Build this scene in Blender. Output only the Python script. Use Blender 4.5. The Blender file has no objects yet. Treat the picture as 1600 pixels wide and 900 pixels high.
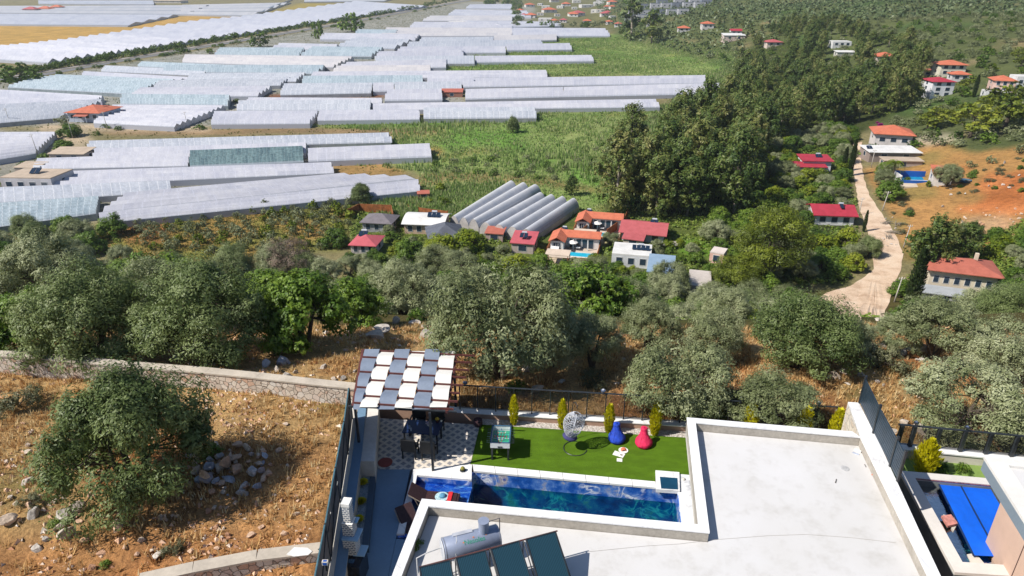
import bpy, bmesh, math, random
import numpy as np
from mathutils import Vector, Matrix

# ---------------------------------------------------------------- camera, sky, sun, exposure
SC = bpy.context.scene
TH = math.radians(24.5); FPX = 1067.0; HC = 17.0
cam_d = bpy.data.cameras.new("camera"); cam_d.sensor_width = 36.0
cam_d.lens = 36.0 * FPX / 1600.0; cam_d.clip_start = 0.5; cam_d.clip_end = 20000
cam = bpy.data.objects.new("camera", cam_d); SC.collection.objects.link(cam)
cam.location = (0, 0, HC); cam.rotation_euler = (math.radians(90) - TH, 0, 0)
SC.camera = cam
SUN_EL = math.radians(47); SUN_AZ = math.radians(19)
S = Vector((-math.cos(SUN_EL) * math.cos(SUN_AZ), -math.cos(SUN_EL) * math.sin(SUN_AZ), math.sin(SUN_EL)))
wd = bpy.data.worlds.new("World"); SC.world = wd; wd.use_nodes = True
_nt = wd.node_tree; _nt.nodes.clear()
_sky = _nt.nodes.new('ShaderNodeTexSky'); _sky.sky_type = 'NISHITA'; _sky.sun_disc = False
_sky.sun_elevation = SUN_EL; _sky.sun_rotation = math.atan2(S.x, S.y) % (2 * math.pi)
_sky.air_density = 1.0; _sky.dust_density = 0.4; _sky.ozone_density = 2.0
_bg = _nt.nodes.new('ShaderNodeBackground'); _bg.inputs[1].default_value = 0.085
_wo = _nt.nodes.new('ShaderNodeOutputWorld')
_nt.links.new(_sky.outputs[0], _bg.inputs[0]); _nt.links.new(_bg.outputs[0], _wo.inputs[0])
sun_d = bpy.data.lights.new("sun", 'SUN'); sun_d.energy = 5.0; sun_d.angle = math.radians(0.5)
sun_d.color = (1.0, 0.94, 0.84)
sun = bpy.data.objects.new("sun", sun_d); SC.collection.objects.link(sun)
sun.rotation_euler = S.to_track_quat('Z', 'Y').to_euler()
SC.view_settings.view_transform = 'Standard'; SC.view_settings.look = 'None'
SC.view_settings.exposure = 0.40; SC.view_settings.gamma = 1.0
SC.view_settings.use_curve_mapping = False
SC.cycles.max_bounces = 5; SC.cycles.diffuse_bounces = 2; SC.cycles.glossy_bounces = 2
SC.cycles.transmission_bounces = 4; SC.cycles.transparent_max_bounces = 6
SC.cycles.use_denoising = True
SC.cycles.caustics_reflective = False; SC.cycles.caustics_refractive = False

COL = SC.collection
rnd = random.Random(7)
nrg = np.random.default_rng(11)

# ---------------------------------------------------------------- picture point -> place in the world
CT, ST = math.cos(TH), math.sin(TH)
def ray(px, py):
    u = (px - 800) / FPX; v = (450 - py) / FPX
    return Vector((u, CT + v * ST, -ST + v * CT))
def P(px, py, z=0.0):
    d = ray(px, py); t = (z - HC) / d.z
    return Vector((d.x * t, d.y * t, z))
def project(p):
    q = Vector(p) - Vector((0, 0, HC))
    zc = q.y * CT - q.z * ST; yc = q.y * ST + q.z * CT
    return 800 + FPX * q.x / zc, 450 - FPX * yc / zc, zc
PLAIN = -31.0
NYS = [(-60, 0), (20, 0.0), (26, -0.1), (31, -0.6), (36, -1.9), (42, -4.2), (50, -9.0), (60, -15.5), (70, -21), (80, -26), (92, -30), (102, -31), (1e5, -31)]
XEY = [(-100, 80), (60, 76), (100, 84), (160, 97), (240, 128), (306, 140), (500, 108), (600, 90), (700, 98), (900, 110), (1500, 160), (1e5, 200)]
def smooth_noise(x, y, s, seed=0.0):
    x = x / s + seed; y = y / s - seed * .7
    return (np.sin(1.3 * x + 2.1 * np.sin(.7 * y + 1)) + np.sin(1.7 * y + 1.6 * np.sin(.9 * x + 2)) + .5 * np.sin(3.1 * x + 2.3 * y) + .5 * np.sin(2.7 * y - 3.3 * x + 1)) / 3
def softp(v, k):
    return np.where(v > 8 * k, v, k * np.log1p(np.exp(np.clip(v / k, -30, 30))))
def T(x, y):
    x = np.asarray(x, float); y = np.asarray(y, float)
    n = np.interp(y, [a for a, b in NYS], [b for a, b in NYS])
    near = np.clip((60 - y) / 30, 0, 1)
    n = n + near * .18 * smooth_noise(x, y, 2.6) + np.clip(1 - np.abs(y - 60) / 35, 0, 1) * .9 * smooth_noise(x, y, 9, 2)
    # a bank above the boundary wall on the far side of the olive plot
    xe = np.interp(y, [a for a, b in XEY], [b for a, b in XEY])
    h = 33 * (1 - np.exp(-softp(x - xe, 7) / 95))
    h = h + np.clip((x - xe) / 60, 0, 1) * 2.2 * smooth_noise(x, y, 38, 4)
    return n + h * np.clip((y - 40) / 40, 0, 1)
def G(px, py, h=0.0):
    """first place where the sight line through a picture point meets the ground (raised by h)"""
    d = ray(px, py); t = 8.0; prev = t
    while t < 9000:
        x, y, z = d.x * t, d.y * t, HC + d.z * t
        if z <= float(T(x, y)) + h:
            a, b = prev, t
            for _ in range(24):
                m = (a + b) / 2
                if HC + d.z * m <= float(T(d.x * m, d.y * m)) + h: b = m
                else: a = m
            return Vector((d.x * b, d.y * b, HC + d.z * b))
        prev = t; t *= 1.012
    return P(px, max(py, 5), PLAIN + h)
def pxm(p):
    """picture pixels per metre at a place"""
    return FPX / project(p)[2]

# ---------------------------------------------------------------- mesh helpers
class MB:
    """collects faces; build() links them as one mesh object"""
    def __init__(s): s.v = []; s.f = []; s.m = []; s.mi = 0
    def poly(s, pts):
        b = len(s.v); s.v += [tuple(p) for p in pts]; s.f.append(tuple(range(b, b + len(pts)))); s.m.append(s.mi)
    def hexa(s, lo, hi):
        """lo, hi: four points each (ccw from above)"""
        b = len(s.v); s.v += [tuple(p) for p in lo] + [tuple(p) for p in hi]
        F = [(3, 2, 1, 0), (4, 5, 6, 7), (0, 1, 5, 4), (1, 2, 6, 5), (2, 3, 7, 6), (3, 0, 4, 7)]
        for f in F: s.f.append(tuple(b + i for i in f)); s.m.append(s.mi)
    def prism(s, poly, z0, z1):
        n = len(poly); b = len(s.v)
        s.v += [(p[0], p[1], z0) for p in poly] + [(p[0], p[1], z1) for p in poly]
        s.f.append(tuple(b + n - 1 - i for i in range(n))); s.m.append(s.mi)
        s.f.append(tuple(b + n + i for i in range(n))); s.m.append(s.mi)
        for i in range(n):
            j = (i + 1) % n; s.f.append((b + i, b + j, b + n + j, b + n + i)); s.m.append(s.mi)
    def box(s, c, d, rz=0.0, M=None):
        cx, cy, cz = c; dx, dy, dz = d[0] / 2, d[1] / 2, d[2] / 2
        cs, sn = math.cos(rz), math.sin(rz)
        pts = []
        for z in (-dz, dz):
            for x, y in ((-dx, -dy), (dx, -dy), (dx, dy), (-dx, dy)):
                p = Vector((cx + x * cs - y * sn, cy + x * sn + y * cs, cz + z))
                pts.append(M @ p if M else p)
        s.hexa(pts[:4], pts[4:])
    def tube(s, a, b, r0, r1=None, n=8, cap=True):
        r1 = r0 if r1 is None else r1
        a = Vector(a); b = Vector(b); d = (b - a)
        if d.length < 1e-6: return
        q = d.to_track_quat('Z', 'Y'); base = len(s.v)
        for c, r in ((a, r0), (b, r1)):
            for i in range(n):
                t = 2 * math.pi * i / n
                s.v.append(tuple(c + q @ Vector((r * math.cos(t), r * math.sin(t), 0))))
        for i in range(n):
            j = (i + 1) % n; s.f.append((base + i, base + j, base + n + j, base + n + i)); s.m.append(s.mi)
        if cap:
            s.f.append(tuple(base + n - 1 - i for i in range(n))); s.m.append(s.mi)
            s.f.append(tuple(base + n + i for i in range(n))); s.m.append(s.mi)
    def path(s, pts, r, n=6, rend=None):
        """a bent tube with one ring of vertices per point"""
        pts = [Vector(p) for p in pts]; base = len(s.v); N = len(pts)
        up = None
        for k, p in enumerate(pts):
            d = (pts[min(k + 1, N - 1)] - pts[max(k - 1, 0)]).normalized()
            q = d.to_track_quat('Z', 'Y')
            rr = r[k] if isinstance(r, (list, tuple)) else (r if rend is None else r + (rend - r) * k / (N - 1))
            for i in range(n):
                t = 2 * math.pi * i / n
                s.v.append(tuple(p + q @ Vector((rr * math.cos(t), rr * math.sin(t), 0))))
        for k in range(N - 1):
            for i in range(n):
                j = (i + 1) % n; o = base + k * n
                s.f.append((o + i, o + j, o + n + j, o + n + i)); s.m.append(s.mi)
        s.f.append(tuple(base + n - 1 - i for i in range(n))); s.m.append(s.mi)
        s.f.append(tuple(base + (N - 1) * n + i for i in range(n))); s.m.append(s.mi)
    def lathe(s, prof, c=(0, 0, 0), n=20, M=None):
        base = len(s.v)
        for r, z in prof:
            for i in range(n):
                t = 2 * math.pi * i / n
                p = Vector((c[0] + r * math.cos(t), c[1] + r * math.sin(t), c[2] + z))
                s.v.append(tuple(M @ p if M else p))
        for k in range(len(prof) - 1):
            for i in range(n):
                j = (i + 1) % n; o = base + k * n
                s.f.append((o + i, o + j, o + n + j, o + n + i)); s.m.append(s.mi)
        s.f.append(tuple(base + n - 1 - i for i in range(n))); s.m.append(s.mi)
        s.f.append(tuple(base + (len(prof) - 1) * n + i for i in range(n))); s.m.append(s.mi)
    def build(s, name, mat, parent=None, smooth=False, bevel=0.0, origin=None):
        me = bpy.data.meshes.new(name)
        v = s.v
        if origin is not None: v = [(a - origin[0], b - origin[1], c - origin[2]) for a, b, c in v]
        me.from_pydata(v, [], s.f); 
        mats = mat if isinstance(mat, (list, tuple)) else [mat]
        for m in mats: me.materials.append(m)
        if len(mats) > 1: me.polygons.foreach_set('material_index', s.m)
        if smooth: me.polygons.foreach_set('use_smooth', [True] * len(me.polygons))
        me.update()
        o = bpy.data.objects.new(name, me); COL.objects.link(o)
        if origin is not None: o.location = origin
        if parent is not None: o.parent = parent
        if bevel:
            md = o.modifiers.new('bevel', 'BEVEL'); md.width = bevel; md.segments = 2; md.limit_method = 'ANGLE'
        return o
def quads(name, V, mat, tone=None, tri=False, smooth=False):
    """a mesh from an (n, 4 or 3, 3) array of separate faces, with an optional tone per face"""
    n, k = V.shape[0], V.shape[1]
    me = bpy.data.meshes.new(name)
    me.vertices.add(n * k); me.vertices.foreach_set('co', V.reshape(-1).astype(np.float32))
    me.loops.add(n * k); me.loops.foreach_set('vertex_index', np.arange(n * k, dtype=np.int32))
    me.polygons.add(n); me.polygons.foreach_set('loop_start', np.arange(0, n * k, k, dtype=np.int32))
    me.polygons.foreach_set('loop_total', np.full(n, k, dtype=np.int32))
    me.update(calc_edges=True)
    if tone is not None:
        a = me.attributes.new('tone', 'FLOAT', 'FACE'); a.data.foreach_set('value', tone.astype(np.float32))
    for m in (mat if isinstance(mat, (list, tuple)) else [mat]): me.materials.append(m)
    return me
def link(name, me, parent=None, loc=None, rz=0.0, sc=None):
    o = bpy.data.objects.new(name, me); COL.objects.link(o)
    if parent is not None: o.parent = parent
    if loc is not None: o.location = loc
    if rz: o.rotation_euler = (0, 0, rz)
    if sc is not None: o.scale = (sc, sc, sc) if isinstance(sc, (int, float)) else sc
    return o
def tag(o, label=None, cat=None, group=None, kind=None):
    if label: o['label'] = label
    if cat: o['category'] = cat
    if group: o['group'] = group
    if kind: o['kind'] = kind
    return o
def thing(name, label, cat, loc=(0, 0, 0), rz=0.0, group=None):
    o = bpy.data.objects.new(name, None); COL.objects.link(o); o.empty_display_size = .2
    o.location = loc; o.rotation_euler = (0, 0, rz)
    return tag(o, label, cat, group)
def copy_tree(o, parent=None):
    c = o.copy(); COL.objects.link(c)
    if parent is not None: c.parent = parent
    for ch in list(o.children): copy_tree(ch, c)
    return c

# ---------------------------------------------------------------- materials
def new_mat(name):
    m = bpy.data.materials.new(name); m.use_nodes = True
    nt = m.node_tree; b = nt.nodes['Principled BSDF']
    return m, nt, b
def ramp(nt, fac, stops):
    r = nt.nodes.new('ShaderNodeValToRGB'); e = r.color_ramp.elements
    while len(e) < len(stops): e.new(.5)
    for k, (p, c) in enumerate(stops):
        e[k].position = p; e[k].color = (*c, 1) if len(c) == 3 else c
    nt.links.new(fac, r.inputs[0]); return r.outputs[0]
def noise(nt, scale, detail=4, rough=.55, coord='Object', vec=None, sc3=None):
    n = nt.nodes.new('ShaderNodeTexNoise'); n.inputs['Scale'].default_value = scale
    n.inputs['Detail'].default_value = detail; n.inputs['Roughness'].default_value = rough
    if vec is None:
        t = nt.nodes.new('ShaderNodeTexCoord'); vec = t.outputs[coord]
    if sc3:
        mp = nt.nodes.new('ShaderNodeMapping'); mp.inputs['Scale'].default_value = sc3
        nt.links.new(vec, mp.inputs[0]); vec = mp.outputs[0]
    nt.links.new(vec, n.inputs['Vector']); return n.outputs[0]
def mixc(nt, fac, a, b, mode='MIX'):
    m = nt.nodes.new('ShaderNodeMix'); m.data_type = 'RGBA'; m.blend_type = mode
    for k, s in ((0, fac), (6, a), (7, b)):
        if isinstance(s, (int, float)): m.inputs[k].default_value = s
        elif isinstance(s, tuple): m.inputs[k].default_value = (*s, 1)
        else: nt.links.new(s, m.inputs[k])
    return m.outputs[2]
def math_(nt, op, a, b=0.5, clamp=False):
    m = nt.nodes.new('ShaderNodeMath'); m.operation = op; m.use_clamp = clamp
    for k, s in ((0, a), (1, b)):
        if isinstance(s, (int, float)): m.inputs[k].default_value = s
        else: nt.links.new(s, m.inputs[k])
    return m.outputs[0]
def bump(nt, b, h, dist=.02, strength=.6):
    n = nt.nodes.new('ShaderNodeBump'); n.inputs['Distance'].default_value = dist; n.inputs['Strength'].default_value = strength
    nt.links.new(h, n.inputs['Height']); nt.links.new(n.outputs[0], b.inputs['Normal'])
def mat(name, col, rough=.7, var=.12, scale=3.0, col2=None, metal=0.0, bmp=0.0, bscale=40.0, spec=.4, coord='Object', detail=5):
    """a worn surface: the colour wanders with two sizes of noise"""
    m, nt, b = new_mat(name)
    c2 = col2 or tuple(max(0, c * (1 - 2.2 * var)) for c in col)
    f = noise(nt, scale, detail, .6, coord)
    o = ramp(nt, f, [(.3, c2), (.62, col)])
    f2 = noise(nt, scale * 9, 3, .6, coord)
    o = mixc(nt, 1.0, o, ramp(nt, f2, [(.3, (1 - var,) * 3), (.7, (1 + var * .3,) * 3)]), 'MULTIPLY')
    nt.links.new(o, b.inputs['Base Color']); b.inputs['Roughness'].default_value = rough
    b.inputs['Metallic'].default_value = metal; b.inputs['Specular IOR Level'].default_value = spec
    if bmp: bump(nt, b, noise(nt, bscale, 4, .6, coord), bmp)
    return m
def leaf_mat(name, cols, trans=.25, hue=.5):
    """leaf colours from the tone of each face, a wandering patch and the tree itself"""
    m, nt, b = new_mat(name)
    at = nt.nodes.new('ShaderNodeAttribute'); at.attribute_name = 'tone'
    oi = nt.nodes.new('ShaderNodeObjectInfo')
    s = math_(nt, 'ADD', math_(nt, 'MULTIPLY', at.outputs['Fac'], .62), math_(nt, 'MULTIPLY', oi.outputs['Random'], .38))
    n = len(cols); c = ramp(nt, s, [(k / (n - 1), q) for k, q in enumerate(cols)])
    nt.links.new(c, b.inputs['Base Color']); b.inputs['Roughness'].default_value = .5
    b.inputs['Specular IOR Level'].default_value = .35
    t = nt.nodes.new('ShaderNodeBsdfTranslucent'); nt.links.new(c, t.inputs[0])
    ms = nt.nodes.new('ShaderNodeMixShader'); ms.inputs[0].default_value = trans
    nt.links.new(b.outputs[0], ms.inputs[1]); nt.links.new(t.outputs[0], ms.inputs[2])
    nt.links.new(ms.outputs[0], nt.nodes['Material Output'].inputs[0])
    return m
# ---------------------------------------------------------------- the land
def Q(pts, z=PLAIN):
    return np.array([[P(x, y, z).x, P(x, y, z).y] for x, y in pts])
def inside(poly, X, Y):
    r = np.zeros(X.shape, bool); n = len(poly); j = n - 1
    for i in range(n):
        xi, yi = poly[i]; xj, yj = poly[j]
        c = ((yi > Y) != (yj > Y)) & (X < (xj - xi) * (Y - yi) / (yj - yi + 1e-12) + xi)
        r ^= c; j = i
    return r
def fence_x(y):   # the skewed west boundary of the plot
    return np.interp(y, [5, 13.4, 17.5, 20.6, 24.5], [-4.45, -5.12, -5.6, -5.95, -6.5])
def wall_y(x):    # the north boundary wall of the plots
    return 23.95 - 0.106 * (np.asarray(x) + 1.3)
rows = list(np.arange(-24, 46, .42))
y = rows[-1]
while y < 9000: y *= 1.0125; rows.append(y)
rows = np.array(rows); NC = 440
tt = np.linspace(-1.12, 1.12, NC)
Yg = np.repeat(rows[:, None], NC, 1); Xg = (np.maximum(Yg, 0) + 14) * tt[None, :]
Zg = T(Xg, Yg)
# left plot stands about a metre higher, behind the retaining wall
def left_rise(X, Y):
    k = np.clip((fence_x(Y) - .15 - X) / .3, 0, 1) * np.clip((36 - Y) / 9, 0, 1)
    return k * (.95 + .1 * smooth_noise(X, Y, 1.3, 5) + np.clip((14.6 - .22 * (X + 5.7) - Y) / .5, 0, 1) * -.35)
_T0 = T
def T(x, y):
    x = np.asarray(x, float); y = np.asarray(y, float)
    z = _T0(x, y) + left_rise(x, y)
    yard = (x > fence_x(y) - .05) & (y < wall_y(x) + .1) & (x < 40)
    return np.where(yard, -2.4, z)
Zg = T(Xg, Yg)
cover = np.zeros((len(rows), NC, 3))
def setc(mask, c, w=1.0): cover[mask] = np.array(c) * w + cover[mask] * (1 - w)
W1 = smooth_noise(Xg, Yg, 11, 3); W2 = smooth_noise(Xg, Yg, 47, 9); W3 = smooth_noise(Xg, Yg, 4, 1)
cover[:] = (.20, .18, .10)                                   # plain: dry weeds and tracks between the houses
setc(inside(Q([(-200, 150), (60, 122), (400, 64), (735, 2), (830, 6), (950, 50), (900, 70), (740, 95), (690, 110), (860, 118), (700, 130), (730, 160), (640, 176), (500, 192), (330, 196), (-200, 200)]), Xg, Yg), (.27, .28, .29), .85)
setc(inside(Q([(-200, 200), (60, 205), (120, 235), (480, 228), (520, 250), (520, 275), (200, 340), (-200, 380)]), Xg, Yg), (.26, .26, .26), .8)
near = Yg < 60
setc(near, (.49, .32, .16)); setc(near & (Xg < -5) & (Yg < 16.6 + 1.4 * W3), (.42, .19, .085), .7); setc(near & (Xg < -5) & (Yg > 16) & (Yg < 21) & (Xg > -13), (.40, .20, .09), .6)
setc(near & (W3 + W1 * .7 > .2), (.38, .17, .075), .85); setc(near & (smooth_noise(Xg, Yg, 1.7, 33) > .55), (.34, .15, .065), .7); setc(near & (smooth_noise(Xg, Yg, 2.4, 51) > .62), (.22, .19, .07), .6)       # red soil showing through
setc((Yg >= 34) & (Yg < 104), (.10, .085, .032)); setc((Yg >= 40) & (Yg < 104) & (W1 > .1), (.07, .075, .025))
reed = Q([(470, 196), (660, 188), (1035, 165), (1125, 146), (1130, 132), (1000, 118), (700, 122), (690, 98), (850, 62), (955, 55), (1010, 66), (1150, 96), (1190, 200), (1180, 330), (1000, 345), (700, 335), (560, 325), (600, 300), (660, 285), (650, 268), (525, 256), (540, 245), (480, 236), (620, 222), (612, 207)])
setc(inside(reed, Xg, Yg), (.19, .265, .085))
mk = inside(reed, Xg, Yg)
setc(mk & (W2 > .05), (.23, .28, .11), .8); setc(mk & (W1 + W2 < -.45), (.13, .27, .05), .8); setc(mk & (W1 - W2 > .8), (.27, .24, .09), .7)
yel = Q([(-60, 74), (50, 70), (110, 62), (200, 50), (290, 34), (372, 27), (290, 24), (195, 41), (0, 38), (-60, 38)]); setc(inside(yel, Xg, Yg), (.42, .27, .09))
yel2 = Q([(400, 26), (470, 5), (532, 6), (470, 20)]); setc(inside(yel2, Xg, Yg), (.30, .24, .07))
setc(inside(Q([(135, 208), (200, 211), (690, 207), (690, 201), (500, 200), (200, 203)]), Xg, Yg), (.26, .18, .11))
setc(inside(Q([(415, 148), (600, 145), (604, 153), (410, 156)]), Xg, Yg), (.20, .09, .055))
setc(inside(Q([(520, 254), (590, 250), (640, 270), (560, 284), (520, 282)]), Xg, Yg), (.33, .21, .09))
setc(inside(Q([(670, 228), (690, 232), (692, 244), (680, 246)]), Xg, Yg), (.45, .27, .11))
setc(inside(Q([(655, 272), (720, 268), (860, 278), (960, 300), (960, 306), (830, 288), (700, 284), (650, 296)]), Xg, Yg), (.22, .155, .075), .8)
setc(inside(Q([(622, 312), (660, 312), (650, 335), (630, 338)]), Xg, Yg), (.34, .21, .10))
orch = Q([(150, 352), (400, 328), (560, 318), (545, 352), (545, 388), (430, 400), (180, 425)]); mo = inside(orch, Xg, Yg)
setc(mo, (.30, .20, .07)); setc(mo & (W3 + W1 > -.1), (.19, .21, .055), .9); setc(mo & (W1 * .8 - W3 * .5 > .4), (.36, .20, .085), .8)
setc(inside(Q([(185, 350), (270, 345), (262, 380), (200, 385)]), Xg, Yg), (.30, .13, .06), .8)
setc(inside(Q([(60, 195), (320, 196), (330, 205), (60, 207)]), Xg, Yg), (.42, .34, .26))
setc(inside(Q([(80, 205), (130, 200), (150, 225), (110, 245), (60, 250)]), Xg, Yg), (.40, .33, .25))
xe = np.interp(Yg, [a for a, b in XEY], [b for a, b in XEY])
hill = (Xg > xe - 2) & (Yg > 88)
setc(hill, (.09, .11, .045))
setc(hill & (W1 + .6 * W2 > .8), (.30, .23, .14), .7); setc(hill & (W1 * .5 - W2 > .45), (.055, .10, .03), .85)
setc(hill & (smooth_noise(Xg, Yg, 8, 21) > .88), (.42, .33, .24), .75)
setc(inside(Q([(800, 60), (955, 48), (980, 30), (960, -6), (760, -6), (790, 8), (835, 12), (830, 30)]), Xg, Yg), (.14, .14, .065), .9)
_zc = np.maximum(Yg * CT - (Zg - HC) * ST, 1); PXg = 800 + FPX * Xg / _zc; PYg = 450 - FPX * (Yg * ST + (Zg - HC) * CT) / _zc
def seen(poly): return inside(np.array(poly, float), PXg, PYg) & (Yg > 60)
setc(seen([(1345, 262), (1420, 262), (1440, 215), (1520, 240), (1700, 215), (1700, 420), (1540, 400), (1410, 410), (1400, 350)]), (.39, .215, .085), .95)
setc(seen([(1345, 262), (1420, 262), (1440, 215), (1520, 240), (1700, 215), (1700, 420), (1540, 400), (1410, 410), (1400, 350)]) & (W3 + W1 > .35), (.24, .19, .07), .8)
redp = seen([(1465, 285), (1500, 262), (1560, 270), (1700, 258), (1700, 400), (1590, 395), (1560, 350), (1480, 345), (1500, 320), (1545, 312), (1520, 292)])
setc(redp, (.42, .14, .05), .95); setc(redp & (W3 > .2), (.52, .20, .08), .9); setc(redp & (W3 + W1 < -.55), (.30, .20, .08), .8)
setc(seen([(1500, 345), (1560, 335), (1600, 350), (1600, 372), (1530, 366)]), (.52, .34, .22), .8)
setc(seen([(1430, 215), (1460, 205), (1500, 214), (1470, 226), (1430, 228)]), (.45, .40, .33), .8)
wood = Q([(960, 300), (1000, 190), (1130, 110), (1190, 90), (1440, 170), (1340, 215), (1325, 300), (1330, 450), (1200, 440), (930, 345)])
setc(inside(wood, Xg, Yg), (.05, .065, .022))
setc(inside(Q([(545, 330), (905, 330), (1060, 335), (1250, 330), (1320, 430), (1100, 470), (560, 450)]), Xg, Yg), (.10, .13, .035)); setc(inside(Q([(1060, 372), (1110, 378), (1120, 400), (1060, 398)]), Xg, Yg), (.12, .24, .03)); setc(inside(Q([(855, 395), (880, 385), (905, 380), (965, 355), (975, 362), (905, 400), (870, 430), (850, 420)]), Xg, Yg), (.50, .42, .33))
# blur the map a little so that borders run into each other
for _ in range(2):
    c = cover.copy(); c[1:-1, 1:-1] = (cover[1:-1, 1:-1] * 2 + cover[:-2, 1:-1] + cover[2:, 1:-1] + cover[1:-1, :-2] + cover[1:-1, 2:]) / 6; cover = c
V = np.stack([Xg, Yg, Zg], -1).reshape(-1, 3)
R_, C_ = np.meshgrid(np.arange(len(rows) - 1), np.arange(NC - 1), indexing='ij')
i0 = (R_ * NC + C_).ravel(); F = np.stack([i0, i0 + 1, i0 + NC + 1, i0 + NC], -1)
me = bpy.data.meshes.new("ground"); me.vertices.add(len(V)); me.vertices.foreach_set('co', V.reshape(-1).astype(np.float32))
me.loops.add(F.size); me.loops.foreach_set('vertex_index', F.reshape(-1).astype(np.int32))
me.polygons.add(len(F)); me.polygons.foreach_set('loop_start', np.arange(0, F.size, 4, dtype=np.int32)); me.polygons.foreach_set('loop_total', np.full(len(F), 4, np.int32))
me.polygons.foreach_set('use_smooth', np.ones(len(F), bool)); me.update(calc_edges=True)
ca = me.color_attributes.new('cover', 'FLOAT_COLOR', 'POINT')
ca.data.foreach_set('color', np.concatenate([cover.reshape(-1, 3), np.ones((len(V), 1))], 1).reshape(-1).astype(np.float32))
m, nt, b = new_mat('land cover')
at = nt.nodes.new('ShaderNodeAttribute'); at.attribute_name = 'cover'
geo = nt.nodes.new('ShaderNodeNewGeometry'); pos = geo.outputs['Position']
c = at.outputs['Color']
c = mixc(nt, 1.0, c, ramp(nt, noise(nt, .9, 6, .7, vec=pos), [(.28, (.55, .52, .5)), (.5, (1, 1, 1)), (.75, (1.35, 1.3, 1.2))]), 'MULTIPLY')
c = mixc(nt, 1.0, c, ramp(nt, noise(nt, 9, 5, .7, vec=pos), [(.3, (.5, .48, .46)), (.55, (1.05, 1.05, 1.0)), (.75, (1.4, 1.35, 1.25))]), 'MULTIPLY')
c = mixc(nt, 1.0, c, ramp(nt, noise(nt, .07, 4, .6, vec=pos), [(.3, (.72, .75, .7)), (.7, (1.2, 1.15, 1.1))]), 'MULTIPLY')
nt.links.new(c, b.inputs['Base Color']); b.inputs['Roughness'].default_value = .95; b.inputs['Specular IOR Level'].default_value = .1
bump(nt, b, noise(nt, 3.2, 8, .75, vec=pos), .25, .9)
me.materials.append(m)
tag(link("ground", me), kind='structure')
# far hills that close the valley, beyond the picture's upper edge
# ---------------------------------------------------------------- roads and tracks
def drape(pts_l, pts_r, lift, k=5, n=60, onplain=False):
    L = [G(*p) if not onplain else P(*p, PLAIN) for p in pts_l]; R = [G(*p) if not onplain else P(*p, PLAIN) for p in pts_r]
    def res(a):
        d = [0]
        for i in range(1, len(a)): d.append(d[-1] + (a[i] - a[i - 1]).length)
        s = np.linspace(0, d[-1], n)
        return np.interp(s, d, [p.x for p in a]), np.interp(s, d, [p.y for p in a])
    lx, ly = res(L); rx, ry = res(R); mb = MB(); g = []
    for i in range(n):
        row = []
        for j in range(k + 1):
            t = j / k; x = lx[i] * (1 - t) + rx[i] * t; yy = ly[i] * (1 - t) + ry[i] * t
            wob = .12 * math.sin(i * 1.7 + j) if j in (0, k) else 0
            x += wob; row.append((x, yy, float(T(x, yy)) + lift))
        g.append(row)
    for i in range(n - 1):
        for j in range(k): mb.poly([g[i][j], g[i][j + 1], g[i + 1][j + 1], g[i + 1][j]])
    return mb
def track_mat():
    m, nt, b = new_mat('pale gravel road'); geo = nt.nodes.new('ShaderNodeNewGeometry'); p = geo.outputs['Position']
    c = ramp(nt, noise(nt, .35, 6, .65, vec=p), [(.3, (.40, .27, .18)), (.5, (.58, .43, .31)), (.7, (.64, .51, .39))])
    c = mixc(nt, 1.0, c, ramp(nt, noise(nt, 7, 4, .7, vec=p), [(.3, (.7, .7, .7)), (.6, (1.05, 1.05, 1.05))]), 'MULTIPLY')
    nt.links.new(c, b.inputs['Base Color']); b.inputs['Roughness'].default_value = .9; bump(nt, b, noise(nt, 5, 5, .7, vec=p), .05)
    return m
GRAVEL = track_mat()
road = drape([(1334, 222), (1330, 250), (1336, 285), (1342, 325), (1354, 352), (1372, 380), (1376, 398), (1362, 425), (1330, 447), (1290, 458), (1275, 470)],
             [(1347, 222), (1345, 250), (1350, 280), (1358, 305), (1376, 332), (1398, 365), (1411, 395), (1409, 415), (1397, 452), (1385, 482), (1340, 505)], .09, 8, 90)
tag(road.build("dirt_road", GRAVEL, smooth=True), kind='structure')
asph = mat('worn asphalt', (.16, .16, .165), .9, .1, .2)
hw = drape([(-60, 131), (60, 116), (200, 92), (400, 59), (560, 32), (735, -1)], [(-60, 136), (60, 120), (200, 95), (400, 61.5), (560, 34), (737, 0.5)], .12, 2, 60, True)
tag(hw.build("road", asph), kind='structure')
hw2 = drape([(-60, 128), (60, 112.5), (200, 89.6), (400, 57), (560, 30.6), (732, -2)], [(-60, 130.2), (60, 115), (200, 91.4), (400, 58.5), (560, 31.6), (734, -1.4)], .13, 2, 60, True)
tag(hw2.build("pavement", mat('pale verge path', (.34, .31, .29), .9, .1, .2)), kind='structure')
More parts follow.
